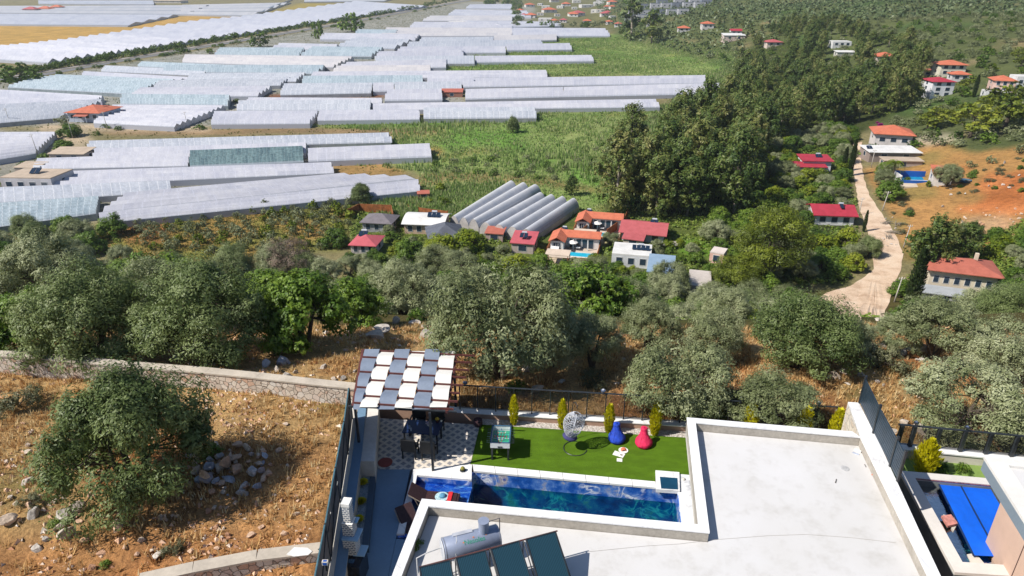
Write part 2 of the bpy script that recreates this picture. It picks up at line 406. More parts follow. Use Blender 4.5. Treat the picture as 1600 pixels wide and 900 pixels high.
# ---------------------------------------------------------------- surface stock
def stone_mat(name, cols, mortar, scale, rough=.85, depth=.05, coord='Object', edge=.06):
    m, nt, b = new_mat(name); tc = nt.nodes.new('ShaderNodeTexCoord')
    wn = nt.nodes.new('ShaderNodeTexNoise'); wn.inputs['Scale'].default_value = scale * 1.4; nt.links.new(tc.outputs[coord], wn.inputs['Vector'])
    ad = nt.nodes.new('ShaderNodeMix'); ad.data_type = 'VECTOR'; ad.inputs[0].default_value = .08
    nt.links.new(tc.outputs[coord], ad.inputs[4]); nt.links.new(wn.outputs['Color'], ad.inputs[5])
    v1 = nt.nodes.new('ShaderNodeTexVoronoi'); v1.inputs['Scale'].default_value = scale; nt.links.new(ad.outputs[1], v1.inputs['Vector'])
    v2 = nt.nodes.new('ShaderNodeTexVoronoi'); v2.feature = 'DISTANCE_TO_EDGE'; v2.inputs['Scale'].default_value = scale; nt.links.new(ad.outputs[1], v2.inputs['Vector'])
    sp = nt.nodes.new('ShaderNodeSeparateColor'); nt.links.new(v1.outputs['Color'], sp.inputs[0])
    n = len(cols); c = ramp(nt, sp.outputs[0], [(k / (n - 1), q) for k, q in enumerate(cols)])
    c = mixc(nt, 1.0, c, ramp(nt, noise(nt, scale * 5, 4, .6, coord), [(.3, (.75,) * 3), (.65, (1.08,) * 3)]), 'MULTIPLY')
    e = ramp(nt, v2.outputs['Distance'], [(edge * .4, (0, 0, 0)), (edge, (1, 1, 1))])
    c = mixc(nt, e, mortar, c); nt.links.new(c, b.inputs['Base Color']); b.inputs['Roughness'].default_value = rough
    bump(nt, b, e, depth, .9); return m
def wavy(name, cols, scale, sc3, rough=.3, dist=8.0, veins=None, spec=.5):
    """marble: bands bent by noise, with pale veins"""
    m, nt, b = new_mat(name); tc = nt.nodes.new('ShaderNodeTexCoord'); mp = nt.nodes.new('ShaderNodeMapping'); mp.inputs['Scale'].default_value = sc3
    mp.inputs['Rotation'].default_value = (0, 0, .5)
    nt.links.new(tc.outputs['Object'], mp.inputs[0]); f = noise(nt, scale, 7, .65, vec=mp.outputs[0])
    c = ramp(nt, f, [(k / (len(cols) - 1) * .5 + .25, q) for k, q in enumerate(cols)])
    if veins:
        w = nt.nodes.new('ShaderNodeTexNoise'); w.inputs['Scale'].default_value = scale * .8; w.inputs['Detail'].default_value = 6; w.inputs['Distortion'].default_value = 1.6
        nt.links.new(mp.outputs[0], w.inputs['Vector'])
        r = math_(nt, 'ABSOLUTE', math_(nt, 'SUBTRACT', w.outputs[0], .5))
        vm = ramp(nt, r, [(0.0, (1, 1, 1)), (.02, (.45,) * 3), (.06, (0, 0, 0))])
        n2 = ramp(nt, noise(nt, scale * .6, 2, .5, vec=mp.outputs[0]), [(.45, (0, 0, 0)), (.6, (1, 1, 1))])
        c = mixc(nt, math_(nt, 'MULTIPLY', vm, n2), c, veins)
    nt.links.new(c, b.inputs['Base Color']); b.inputs['Roughness'].default_value = rough; b.inputs['Specular IOR Level'].default_value = spec
    return m
M = {}
M['roof'] = mat('light screed roof', (.535, .53, .54), .85, .07, .25, (.48, .465, .445), bmp=.004)
def roof_mat():
    m, nt, b = new_mat('weathered screed'); 
    c = ramp(nt, noise(nt, .22, 6, .62), [(.28, (.45, .43, .40)), (.38, (.52, .51, .505)), (.6, (.56, .555, .565))])
    c = mixc(nt, 1.0, c, ramp(nt, noise(nt, 1.7, 6, .7), [(.28, (.86, .85, .83)), (.5, (1, 1, 1))]), 'MULTIPLY')
    c = mixc(nt, 1.0, c, ramp(nt, noise(nt, 26, 3, .7), [(.22, (.78, .76, .73)), (.34, (1, 1, 1))]), 'MULTIPLY')
    st = ramp(nt, noise(nt, .5, 3, .5, sc3=(1, .16, 1)), [(.56, (1, 1, 1)), (.64, (.955, .95, .94))]); c = mixc(nt, 1.0, c, st, 'MULTIPLY')
    nt.links.new(c, b.inputs['Base Color']); b.inputs['Roughness'].default_value = .8; bump(nt, b, noise(nt, 9, 5, .7), .004); return m
M['roof'] = roof_mat()
M['parapet_in'] = mat('raw parapet render', (.44, .40, .35), .9, .2, 1.2, (.33, .30, .26), bmp=.01)
M['coping'] = wavy('white marble coping', [(.70, .70, .71), (.80, .80, .80)], 1.1, (1, .5, 1), .4, veins=(.55, .55, .57))
M['render'] = mat('pale render', (.62, .58, .52), .9, .1, .6, bmp=.004)
M['wall_stone'] = stone_mat('cream rubble facing', [(.55, .45, .35), (.66, .58, .47), (.60, .55, .50)], (.45, .40, .34), 3.2, depth=.015)
M['tile'] = mat('blue grey floor slabs', (.50, .52, .54), .45, .08, .8)
M['metal_dark'] = mat('charcoal steel', (.035, .042, .05), .4, .2, 4, metal=.2, spec=.5)
M['rust'] = mat('red primer steel', (.14, .042, .035), .6, .25, 5, (.08, .028, .024))
M['pebble'] = stone_mat('white pebbles', [(.62, .55, .50), (.78, .74, .70), (.70, .62, .58)], (.30, .26, .22), 16, depth=.02, edge=.1)
M['marble_white'] = wavy('white veined marble', [(.66, .67, .69), (.76, .76, .78)], .9, (1, .6, 1), .35, veins=(.35, .36, .40))
M['marble_blue'] = wavy('navy marble', [(.004, .018, .12), (.010, .055, .30), (.018, .095, .44), (.10, .22, .58), (.45, .40, .40), (.018, .08, .38)], 1.0, (1.5, 2.6, 1.5), .22, veins=(.80, .82, .90))
M['glass_dark'] = None
def checker_mat():
    m, nt, b = new_mat('patterned tiles'); tc = nt.nodes.new('ShaderNodeTexCoord'); mp = nt.nodes.new('ShaderNodeMapping')
    mp.inputs['Rotation'].default_value = (0, 0, math.radians(45 - 7)); mp.inputs['Scale'].default_value = (3.6, 3.6, 3.6)
    nt.links.new(tc.outputs['Object'], mp.inputs[0]); sp = nt.nodes.new('ShaderNodeSeparateXYZ'); nt.links.new(mp.outputs[0], sp.inputs[0])
    fx = math_(nt, 'FRACT', sp.outputs[0]); fy = math_(nt, 'FRACT', sp.outputs[1])
    ax = math_(nt, 'ABSOLUTE', math_(nt, 'SUBTRACT', fx, .5)); ay = math_(nt, 'ABSOLUTE', math_(nt, 'SUBTRACT', fy, .5))
    d = math_(nt, 'MAXIMUM', ax, ay)
    k = math_(nt, 'LESS_THAN', d, .30)
    c = mixc(nt, k, (.66, .60, .53), (.27, .27, .29))
    c = mixc(nt, 1.0, c, ramp(nt, noise(nt, 6, 4), [(.3, (.8,) * 3), (.6, (1.03,) * 3)]), 'MULTIPLY')
    nt.links.new(c, b.inputs['Base Color']); b.inputs['Roughness'].default_value = .5; return m
M['checker'] = checker_mat()
def turf_mat():
    m, nt, b = new_mat('artificial turf'); f = noise(nt, 60, 3, .7); f2 = noise(nt, 1.3, 5, .65, sc3=(1, 2.2, 1))
    c = ramp(nt, f, [(.3, (.04, .095, .005)), (.6, (.105, .195, .010)), (.8, (.17, .27, .025))])
    c = mixc(nt, 1.0, c, ramp(nt, f2, [(.3, (.72,) * 3), (.7, (1.18,) * 3)]), 'MULTIPLY')
    nt.links.new(c, b.inputs['Base Color']); b.inputs['Roughness'].default_value = .9; b.inputs['Specular IOR Level'].default_value = .15
    bump(nt, b, f, .03, .8); return m
M['turf'] = turf_mat()
def water_mat(name, tint, rough=.02, bscale=3.0, bd=.03):
    m, nt, b = new_mat(name); nt.nodes.remove(b)
    t = nt.nodes.new('ShaderNodeBsdfTransparent'); t.inputs[0].default_value = (*tint, 1)
    g = nt.nodes.new('ShaderNodeBsdfGlossy'); g.inputs['Roughness'].default_value = rough
    fr = nt.nodes.new('ShaderNodeFresnel'); fr.inputs[0].default_value = 1.33
    bn = nt.nodes.new('ShaderNodeBump'); bn.inputs['Distance'].default_value = bd; nt.links.new(noise(nt, bscale, 4, .6), bn.inputs['Height'])
    nt.links.new(bn.outputs[0], g.inputs['Normal']); nt.links.new(bn.outputs[0], fr.inputs['Normal'])
    ms = nt.nodes.new('ShaderNodeMixShader'); nt.links.new(fr.outputs[0], ms.inputs[0]); nt.links.new(t.outputs[0], ms.inputs[1]); nt.links.new(g.outputs[0], ms.inputs[2])
    nt.links.new(ms.outputs[0], nt.nodes['Material Output'].inputs[0]); return m
M['water'] = water_mat('pool water', (.12, .58, .60), .02, 5.0, .02)
M['water_shallow'] = water_mat('shallow pool water', (.45, .72, .92))
def glass_mat(name, tint, fac):
    m, nt, b = new_mat(name)
    b.inputs['Base Color'].default_value = (*tint, 1); b.inputs['Roughness'].default_value = .08
    t = nt.nodes.new('ShaderNodeBsdfTransparent'); t.inputs[0].default_value = (.80, .79, .78, 1)
    ms = nt.nodes.new('ShaderNodeMixShader'); ms.inputs[0].default_value = fac
    nt.links.new(t.outputs[0], ms.inputs[1]); nt.links.new(b.outputs[0], ms.inputs[2])
    nt.links.new(ms.outputs[0], nt.nodes['Material Output'].inputs[0]); return m
M['smoked'] = glass_mat('smoked glass', (.03, .035, .04), .22)
def PX(pts, z): return [P(a, b_, z) for a, b_ in pts]
def lerp(a, b_, t): return a + (b_ - a) * t
# ---------------------------------------------------------------- the villa's roof
ZR, ZP = 3.05, 3.4
sw = lambda p, q, d: q + (q - p).normalized() * d      # run a line on beyond the picture
o = PX([(612, 900), (659, 779), (1091, 819), (1073, 652), (1332, 674)], ZP)
i = PX([(628, 898), (669.5, 790.5), (1109, 832), (1087, 660), (1344.7, 683), (1450, 900)], ZP)
o[0] = sw(o[1], o[0], 4.5); i[0] = sw(i[1], i[0], 4.5)
er = PX([(1342, 629), (1400, 745), (1470, 900)], ZP); el = PX([(1325, 628)], ZP)[0]
iE = sw(i[4], i[5], 4.5); erE = sw(er[0], er[2], 4.5)
villa = thing("villa", "white flat-roofed house with screed roof terrace and marble-topped parapet beside the pool", "house", (4, 12, 0))
OV = (4, 12, 0)
def loc(p): return Vector((p[0] - 4, p[1] - 12, p[2] if len(p) > 2 else 0))
def lm(mb): mb.v = [(a - 4, b_ - 12, c) for a, b_, c in mb.v]; return mb
inn = [o[0] + Vector((.25, 0, 0)), o[1] + Vector((.25, -.35, 0)), o[2] + Vector((2.3, -.6, 0)), o[3] + Vector((2.5, -1.2, 0)), o[4] + Vector((-.1, -1.2, 0)), erE + Vector((-.6, 0, 0))]
mb = MB(); mb.prism([(p.x, p.y) for p in inn][::-1], -.6, ZR - .36); lm(mb).build("wall", M['render'], villa)
mb = MB(); mb.prism([(p.x, p.y) for p in (o[0] + Vector((.02, 0, 0)), o[1] + Vector((.02, -.02, 0)), o[2] + Vector((.02, -.02, 0)), o[3] + Vector((.02, -.02, 0)), o[4] + Vector((-.2, -.02, 0)), erE + Vector((-.5, 0, 0)))][::-1], ZR - .355, ZR - .12); lm(mb).build("roof_slab", M['render'], villa)
def inset(a, n, d=.02): return (a[0] + n[0] * d, a[1] + n[1] * d)
mb = MB(); mb.prism([(p.x, p.y) for p in (i[0], i[1], i[2], i[3], i[4], iE)][::-1], ZR - .117, ZR); lm(mb).build("roof", M['roof'], villa)
body = MB(); cop = MB(); cover_i = MB()
def seg(a, b_, c, d, thick=.05):
    """a, b outer edge; c, d inner edge: masonry below and a slab of marble on top"""
    def z(p, h): return (p.x, p.y, h)
    body.hexa([z(a, ZR - .115), z(b_, ZR - .115), z(d, ZR - .115), z(c, ZR - .115)], [z(a, ZP - thick), z(b_, ZP - thick), z(d, ZP - thick), z(c, ZP - thick)])
def shrink(p, q, t=.03): return p.lerp(q, t)
pairs = [(o[0], i[0]), (o[1], i[1]), (o[2], i[2]), (o[3], i[3]), (o[4], i[4])]
for k in range(4):
    (a, c), (b_, d) = pairs[k], pairs[k + 1]
    seg(shrink(a, c, .06), shrink(b_, d, .06), shrink(c, a, .06), shrink(d, b_, .06))
    L = (b_ - a).length; n = max(1, round(L / 1.25))
    for j in range(n):
        g = .006 / L; t0, t1 = j / n + (g if j else 0), (j + 1) / n - (g if j < n - 1 else 0)
        q = [a.lerp(b_, t0), a.lerp(b_, t1), c.lerp(d, t1), c.lerp(d, t0)]
        cop.hexa([(p.x, p.y, ZP - .047) for p in q][::-1], [(p.x, p.y, ZP) for p in q][::-1])
lm(body).build("parapet", M['parapet_in'], villa); lm(cop).build("coping", M['coping'], villa)
# east party wall with its own coping and metal screen
pw = thing("party_wall", "tall cream stone party wall with marble coping between the two houses", "wall", (12, 16, 0))
W = MB(); X = MB()
Lp = [el, el.lerp(i[4], .5), i[4], i[4].lerp(iE, .33), i[4].lerp(iE, .66), iE]
Rp = [er[0], er[0].lerp(er[1], .45), er[0].lerp(er[1], .62), er[0].lerp(erE, .5), er[0].lerp(erE, .75), erE]
for k in range(5):
    a, b_, c, d = Lp[k], Lp[k + 1], Rp[k + 1], Rp[k]
    W.mi = 0 if k < 2 else 1
    W.hexa([(p.x - 12, p.y - 16, -1.6) for p in (a, b_, c, d)], [(p.x - 12, p.y - 16, ZP - .052) for p in (a, b_, c, d)])
    n = max(1, round((b_ - a).length / 1.1))
    for j in range(n):
        t0, t1 = j / n + .004, (j + 1) / n - .004
        q = [a.lerp(b_, t0), a.lerp(b_, t1), d.lerp(c, t1), d.lerp(c, t0)]
        X.hexa([(p.x - 12, p.y - 16, ZP - .05) for p in q], [(p.x - 12, p.y - 16, ZP + .004) for p in q])
W.build("masonry", [M['wall_stone'], M['parapet_in']], pw); X.build("coping", M['coping'], pw)
screen = thing("metal_screen_fence", "dark blue slatted metal screen with posts along the top of the party wall", "fence", (12, 16, ZP))
blue_metal = mat('dark blue sheet metal', (.03, .055, .085), .45, .15, 2, metal=.3)
pp = [er[0].lerp(erE, t) for t in (0.0, .16, .335, .51, .68)]
pw_bot = PX([(1341.6, 630), (1363, 677), (1389, 729)], ZP); dd = (pw_bot[2] - pw_bot[1])
pts = pw_bot + [pw_bot[2] + dd * .40]
for k, p in enumerate(pts):
    p = p + Vector((.03, 0, 0)); q = MB(); q.box((p.x - 12, p.y - 16, .56), (.07, .07, 1.12)); q.build("post", M['metal_dark'], screen)
for k in range(3):
    a, b_ = pts[k] + Vector((.03, 0, 0)), pts[k + 1] + Vector((.03, 0, 0)); q = MB(); dv = (b_ - a).normalized(); nrm = Vector((-dv.y, dv.x, 0)) * .008
    for r in range(9):
        z0, z1 = .06 + r * .105, .06 + r * .105 + .098
        q.hexa([(v.x - 12, v.y - 16, z0) for v in (a - nrm, b_ - nrm, b_ + nrm, a + nrm)][::-1], [(v.x - 12, v.y - 16, z1) for v in (a - nrm * 1.8, b_ - nrm * 1.8, b_ + nrm * 1.8, a + nrm * 1.8)][::-1])
    q.build("panel", blue_metal, screen)
# things lying on the roof
def roof_pt(px, py, z=ZR): return P(px, py, z)
p = roof_pt(1320, 732); mb = MB(); mb.lathe([(.13, 0), (.13, .012), (.10, .02), (.02, .022)], (0, 0, 0), 20)
for k in range(5): mb.box((.05 * math.cos(k * 1.26), .05 * math.sin(k * 1.26), .026), (.03, .012, .008), k)
tag(mb.build("roof_drain", mat('dusty plastic', (.45, .45, .46), .6, .1, 9), origin=None), "round grated drain cover set in the pale roof floor", "drain").location = p
for (px, py, w, d, h, rz, col, nm, lb, ct) in [
    (1340, 705, .22, .11, .05, -.9, (.80, .79, .76), "torn_paper", "crumpled white paper scrap near the roof's back corner", "paper"),
    (1337, 709, .20, .06, .03, -.7, (.45, .50, .62), "plastic_wrapper", "blue and white wrapper lying beside the paper scrap on the roof", "wrapper"),
    (1365, 743, .12, .05, .04, -.7, (.75, .22, .10), "orange_strap", "small orange scrap against the foot of the party wall", "scrap"),
    (1306, 752, .20, .03, .02, 1.0, (.10, .09, .08), "stick", "dark short stick lying alone on the pale roof", "stick"),
    (1352, 728, .02, .16, .02, -.1, (.20, .19, .18), "cable_offcut", "thin dark cable offcut near the orange scrap", "cable")]:
    q = roof_pt(px, py); mb = MB(); b0 = [(-w / 2, -d / 2), (w / 2, -d * .3), (w * .45, d / 2), (0, d * .3), (-w * .4, d * .45)]
    mb.prism(b0, 0, h); ob = mb.build(nm, mat(nm, col, .8, .15, 12)); ob.location = q; ob.rotation_euler = (0, 0, rz); tag(ob, lb, ct)
cr = [roof_pt(a, b_, ZR + .004) for a, b_ in ((920, 862), (960, 858), (1010, 853), (1060, 850), (1120, 843), (1200, 837), (1260, 835), (1330, 840), (1400, 848))]
mb = MB(); mb.path([(p.x - 4, p.y - 12, p.z) for p in cr], .005, 4); mb.build("joint_line", mat('crack filler', (.33, .31, .29), .9), villa)
# ---------------------------------------------------------------- water heater
heater = thing("solar_water_heater", "grey cylindrical hot water tank on stand with four dark solar collectors on the roof", "water heater", (P(740, 860, ZR).x, P(740, 860, ZR).y, ZR))
ho = Vector(heater.location)
HOOP = mat('bright rim steel', (.42, .44, .50), .35, .05, 5, metal=.6)
galv = mat('blue grey painted sheet', (.27, .31, .42), .38, .08, 3, metal=.15, spec=.5)
ta, tb = P(697, 858, 3.75), P(778, 837, 3.75); ax = (tb - ta).normalized(); ta = ta - ax * .06; L = (tb - ta).length; R = .30
Mt = Matrix.Translation(ta - ho) @ ax.to_track_quat('Z', 'Y').to_matrix().to_4x4()
mb = MB(); mb.lathe([(R * .93, -.02), (R, .01), (R, L * .5), (R, L - .01), (R * .93, L + .02)], n=40, M=Mt); tank = mb.build("tank", galv, heater)
for f in tank.data.polygons: f.use_smooth = len(f.vertices) == 4
for s_ in (.015, L - .015):
    mb = MB(); mb.lathe([(R * 1.012, s_ - .015), (R * 1.012, s_ + .015)], n=40, M=Mt)
    mb.build("hoop", HOOP, tank)
HOOPS = 0
if 0: mb.build("hoop", mat('bright rim', (.42, .44, .50), .35, .05, 5, metal=.6), tank)
mb = MB(); e = ta - ho - ax * .03
mb.lathe([(R * .9, -.035), (R * .86, -.05), (R * .3, -.06)], n=40, M=Mt); mb.build("end_cap", mat('pale end cap', (.50, .52, .57), .5, .05, 5), tank)
cyl = tb - ax * .38 + Vector((0, 0, 0)); cyl = cyl - ho
mb = MB(); mb.tube(cyl + Vector((0, 0, R - .05)), cyl + Vector((0, 0, R + .30)), .135, n=28); mb.tube(cyl + Vector((0, 0, R + .30)), cyl + Vector((0, 0, R + .33)), .145, n=28)
fl = mb.build("float_chamber", galv, heater)
pipe = mat('white pipe lagging', (.62, .62, .62), .5, .1, 6); dkp = mat('dark pipe', (.09, .09, .10), .5, .1, 6)
mb = MB(); top = cyl + Vector((.1, 0, R + .28)); c2 = (tb - ho) + ax * .05 + Vector((0, .0, R + .28))
mb.path([top, c2, c2 - Vector((0, 0, .8))], .013); mb.build("vent_pipe", dkp, heater)
hd = mb = MB(); pA = (ta - ho).lerp(tb - ho, .34); mb.box((pA.x, pA.y + .10, pA.z + R - .01), (.52, .11, .06), math.atan2(ax.y, ax.x)); mb.build("lid_box", mat('plastic', (.44, .46, .52), .5), heater)
mb = MB(); q0 = (ta - ho).lerp(tb - ho, .23); mb.path([q0 + Vector((0, .05, R)), q0 + Vector((.02, -.12, R * .95)), q0 + Vector((-.03, -.26, R * .55)), q0 + Vector((.02, -.33, 0)), q0 + Vector((-.05, -.33, -.2))], .009); mb.build("cable", pipe, heater)
for t in (.08, .92):
    mb = MB()
    for s_ in (-.24, .24):
        q = (ta - ho).lerp(tb - ho, t) + Vector((-ax.y, ax.x, 0)) * s_
        mb.tube((q.x, q.y, 0), (q.x, q.y, .55), .02)
    a = (ta - ho).lerp(tb - ho, t); mb.tube((a.x + ax.y * .26, a.y - ax.x * .26, .45), (a.x - ax.y * .26, a.y + ax.x * .26, .45), .02)
    mb.build("stand", M['metal_dark'], heater)
mb = MB(); z = .95; pl = P(651, 872, 3.9) - ho; pe = ta - ho + Vector((0, 0, .1))
mb.path([pe, pe.lerp(pl, .6) + Vector((0, 0, .03)), pl, pl + Vector((0, -.02, -.75))], .016); mb.build("supply_pipe", pipe, heater)
# the maker's word on the tank is not legible letter by letter: a green word with orange specks
tc = bpy.data.curves.new("tank_lettering", 'FONT'); tc.body = "Nesoles"; tc.size = .17; tc.extrude = .002; tc.align_x = 'CENTER'; tc.align_y = 'CENTER'
to = bpy.data.objects.new("lettering", tc); COL.objects.link(to); to.parent = heater
mid = (ta - ho).lerp(tb - ho, .53); side = Vector((ax.y, -ax.x, 0)).normalized(); n_ = (side * .62 + Vector((0, 0, .78))).normalized()
yv = n_.cross(ax).normalized(); to.matrix_local = Matrix.Translation(mid + n_ * (R + .004)) @ Matrix((ax, yv, n_)).transposed().to_4x4()
tc.materials.append(mat('green lettering', (.03, .32, .20), .5)); bpy.context.view_layer.update()
tm_ = bpy.data.meshes.new_from_object(to.evaluated_get(bpy.context.evaluated_depsgraph_get())); mx = to.matrix_local.copy(); bpy.data.objects.remove(to); to = link("lettering", tm_, heater); to.matrix_local = mx
cmo = mat('orange emblem', (.75, .25, .08), .5)
for t, h in ((.33, 0), (.52, .07), (.75, .06)):
    mb = MB(); c0 = (ta - ho).lerp(tb - ho, t) + n_ * (R + .003) + yv * h; mb.poly([c0 - ax * .02, c0 + ax * .02, c0 + ax * .02 + yv * .03, c0 - ax * .02 + yv * .03])
    mb.build("emblem", cmo, heater)
solar = mat('collector glass', (.012, .035, .062), .25, .15, 2, spec=.35)
def collector_mat():
    m, nt, b = new_mat('ribbed collector'); tc = nt.nodes.new('ShaderNodeTexCoord'); sp = nt.nodes.new('ShaderNodeSeparateXYZ'); nt.links.new(tc.outputs['Object'], sp.inputs[0])
    f = math_(nt, 'SINE', math_(nt, 'MULTIPLY', sp.outputs[0], 150)); f = math_(nt, 'MULTIPLY', math_(nt, 'ADD', f, 1), .5)
    nt.links.new(mixc(nt, f, (.006, .022, .035), (.022, .065, .095)), b.inputs['Base Color'])
    b.inputs['Roughness'].default_value = .32; b.inputs['Specular IOR Level'].default_value = .35; return m
CM = collector_mat()
tops = [((654.6, 886.5), (703.4, 875)), ((711.5, 872), (758.7, 859.7)), ((766, 858), (810.7, 845)), ((821, 842.6), (867.6, 830.4))]
HZ = 4.1
for (l, r) in tops:
    a, b_ = P(*l, HZ), P(*r, HZ); w = (b_ - a).length; xd = (b_ - a).normalized(); dn = Vector((xd.y, -xd.x, 0)); dn = (dn * math.cos(.52) - Vector((0, 0, 1)) * math.sin(.52)).normalized()
    nz = xd.cross(-dn).normalized()
    if nz.z < 0: nz = -nz
    root = bpy.data.objects.new("collector_panel", None)
    fr = MB(); L = 1.95
    for (x0, x1, y0, y1) in ((0, .025, 0, L), (w - .025, w, 0, L), (.025, w - .025, 0, .025), (.025, w - .025, L - .025, L)):
        fr.box(((x0 + x1) / 2, -(y0 + y1) / 2, 0), (x1 - x0, y1 - y0, .08))
    gl = MB(); gl.box((w / 2, -L / 2, .01), (w - .05, L - .05, .03))
    MM = Matrix.Translation(a - ho) @ Matrix((xd, -dn, nz)).transposed().to_4x4()
    f_ = fr.build("collector", M['metal_dark'], heater); f_.matrix_local = MM
    g_ = gl.build("glass", CM, f_)
mb = MB(); a, b_ = P(654.6, 886.5, HZ - .06) - ho, P(871, 829.5, HZ - .06) - ho; mb.tube(a, b_, .02); mb.build("header_pipe", M['rust'], heater)
mb = MB()
for k in range(5):
    q = a.lerp(b_, (k + .02) / 4.08); mb.tube(q, (q.x, q.y, 0), .016); qq = q + Vector((.55, -1.55, -.95)); mb.tube(qq, (qq.x, qq.y, 0), .016); mb.tube(q, qq, .016)
mb.build("rack", M['metal_dark'], heater)
# ---------------------------------------------------------------- yard floor, lawn, pool
M['tile_shade_blue'] = mat('shade blue porcelain slabs', (.16, .27, .40), .4, .06, .9)  # blue of the alley's shade is put into this floor and coping colour
def floor(name, pts, z0, z1, m, kind='structure'):
    mb = MB(); mb.prism([(p[0], p[1]) for p in pts], z0, z1); o_ = mb.build(name, m); tag(o_, kind=kind); return o_
c0, c1 = (-5.45, 20.78), (-1.50, 20.96)
floor("terrace_floor", [(-5.6, 5), (-3.86, 5), (-3.86, 20.72), (-5.9, 20.72)], -.3, -.004, M['tile_shade_blue'])
floor("terrace_floor", [(-3.85, 5), (6.2, 5), (6.2, 16.2), (-3.85, 17.2)], -.3, -.008, M['tile_shade_blue'])
floor("patio_floor", [(-5.9, 20.73), (-3.9, 20.73), (-3.76, 20.70), (-1.60, 20.98), (-1.34, 23.55), (-6.3, 24.1)], -.3, 0, M['checker'])
P2 = lambda x, y, z=0: (P(x, y, z).x, P(x, y, z).y)
floor("lawn", [(-1.58, 20.99), P2(840, 736.2), P2(1023.5, 752.5), P2(1024, 738), (8.6, 20.1), (8.9, 22.45), (-1.33, 23.55)], -.25, .018, M['turf'])
floor("pebble_bed", [(-1.33, 23.56), (7.9, 22.56), (13.5, 21.95), (13.5, 22.4), (-1.31, 23.98)], -.25, .022, M['pebble'])
floor("back_path", [(8.91, 18.6), (11.5, 18.3), (13.3, 18.3), (13.3, 21.9), (8.91, 22.4)], -.3, -.01, M['tile'])
pool = thing("swimming_pool", "long navy marble swimming pool with shallow sunbathing basin beside the lawn", "pool", (2, 19, 0))
def PL(mb): mb.v = [(a - 2, b_ - 19, c) for a, b_, c in mb.v]; return mb
nw, ne, se, sw_ = (-1.45, 20.62), (6.02, 19.58), (5.62, 16.8), (-1.82, 17.6)
bnw, bne, bse, bsw = (-3.57, 20.36), (-1.49, 20.08), (-1.86, 17.5), (-3.84, 17.45)
FZ = -1.55; WZ = -.62; BZ = -.33
mb = MB()
def wall_face(a, b_, z0, z1, w=.22, out=None):
    a = Vector((*a, 0)); b_ = Vector((*b_, 0)); d = (b_ - a).normalized(); n = Vector((-d.y, d.x, 0)) * w
    mb.hexa([(a.x, a.y, z0), (b_.x, b_.y, z0), (b_.x + n.x, b_.y + n.y, z0), (a.x + n.x, a.y + n.y, z0)], [(a.x, a.y, z1), (b_.x, b_.y, z1), (b_.x + n.x, b_.y + n.y, z1), (a.x + n.x, a.y + n.y, z1)])
wall_face(ne, nw, FZ, -.05, -.22); wall_face(se, ne, FZ, -.05, -.22); wall_face(sw_, se, FZ, -.05, -.22)
wall_face(nw, (bne[0], bne[1]), FZ, -.05, -.12); wall_face(bne, sw_, FZ, BZ - .002, -.12)
PL(mb).build("marble_wall", M['marble_blue'], pool)
mb = MB(); mb.prism([bnw, bne, sw_, bsw][::-1], BZ - .3, BZ); PL(mb).build("sun_shelf", M['marble_blue'], pool)
mb = MB(); wall_face(bne, bnw, BZ, -.05, -.14); wall_face(bnw, bsw, BZ, -.05, -.14); wall_face(bsw, sw_, BZ, -.05, -.14); PL(mb).build("shelf_wall", M['marble_blue'], pool)
mb = MB(); mb.prism([nw, sw_, se, ne], FZ - .1, FZ); PL(mb).build("pool_floor", wavy('teal pool floor', [(.04, .22, .34), (.08, .36, .42), (.16, .50, .50)], 1.6, (1.2, .5, 1), .3, veins=(.6, .7, .7)), pool)
mb = MB(); mb.poly([(*nw, WZ), (*bne, WZ), (*sw_, WZ), (*se, WZ), (*ne, WZ)]); PL(mb).build("water", M['water'], pool)
mb = MB(); mb.poly([(*bnw, BZ + .09), (*bsw, BZ + .09), (*sw_, BZ + .09), (*bne, BZ + .09)]); PL(mb).build("shelf_water", M['water_shallow'], pool)
mb = MB()
def cstrip(a, b_, c, d, z=.03, n=6):
    a, b_, c, d = [Vector((*q[:2], 0)) for q in (a, b_, c, d)]
    for j in range(n):
        t0, t1 = j / n + .0012, (j + 1) / n - .0012
        q = [a.lerp(b_, t0), a.lerp(b_, t1), d.lerp(c, t1), d.lerp(c, t0)]
        mb.hexa([(p.x, p.y, -.05) for p in q], [(p.x, p.y, z) for p in q])
cstrip((nw[0] - .0, nw[1] - .02), (5.26, 19.67), P2(1024, 753.3), (-1.52, 20.98), n=8)
cstrip((-3.75, 20.37), (-1.50, 20.10), (-1.53, 20.97), (-3.75, 20.69), .033, 3)
cstrip((-3.86, 17.4), (-3.61, 17.4), (-3.55, 20.36), (-3.75, 20.36), .031, 3)
PL(mb).build("coping", M['coping'], pool)
mb = MB(); mb.prism([P2(1023.8, 738), P2(1061, 741), P2(1062, 770), P2(1025, 767.5)][::-1], -.05, .10); pier = PL(mb).build("pier", M['coping'], pool)
mb = MB(); mb.prism([P2(1031, 745, .1), P2(1058.5, 747, .1), P2(1059.5, 765, .1), P2(1033, 763.5, .1)][::-1], .098, .106); PL(mb).build("skimmer_lid", mat('navy lid', (.01, .06, .12), .3, .1, 2), pool)
mb = MB(); mb.prism([P2(1061.6, 741.3), (8.6, 20.09), (8.6, 16.4), (5.64, 16.8), (6.04, 19.57)][::-1], -.3, .02); PL(mb).build("marble_deck", M['marble_white'], pool)
p = P(1068, 749, .02); mb = MB(); mb.lathe([(.06, 0), (.075, .02), (.03, .05), (.0, .055)], (p.x - 2, p.y - 19, .02), 14); mb.build("return_cap", M['render'], pool, smooth=True)
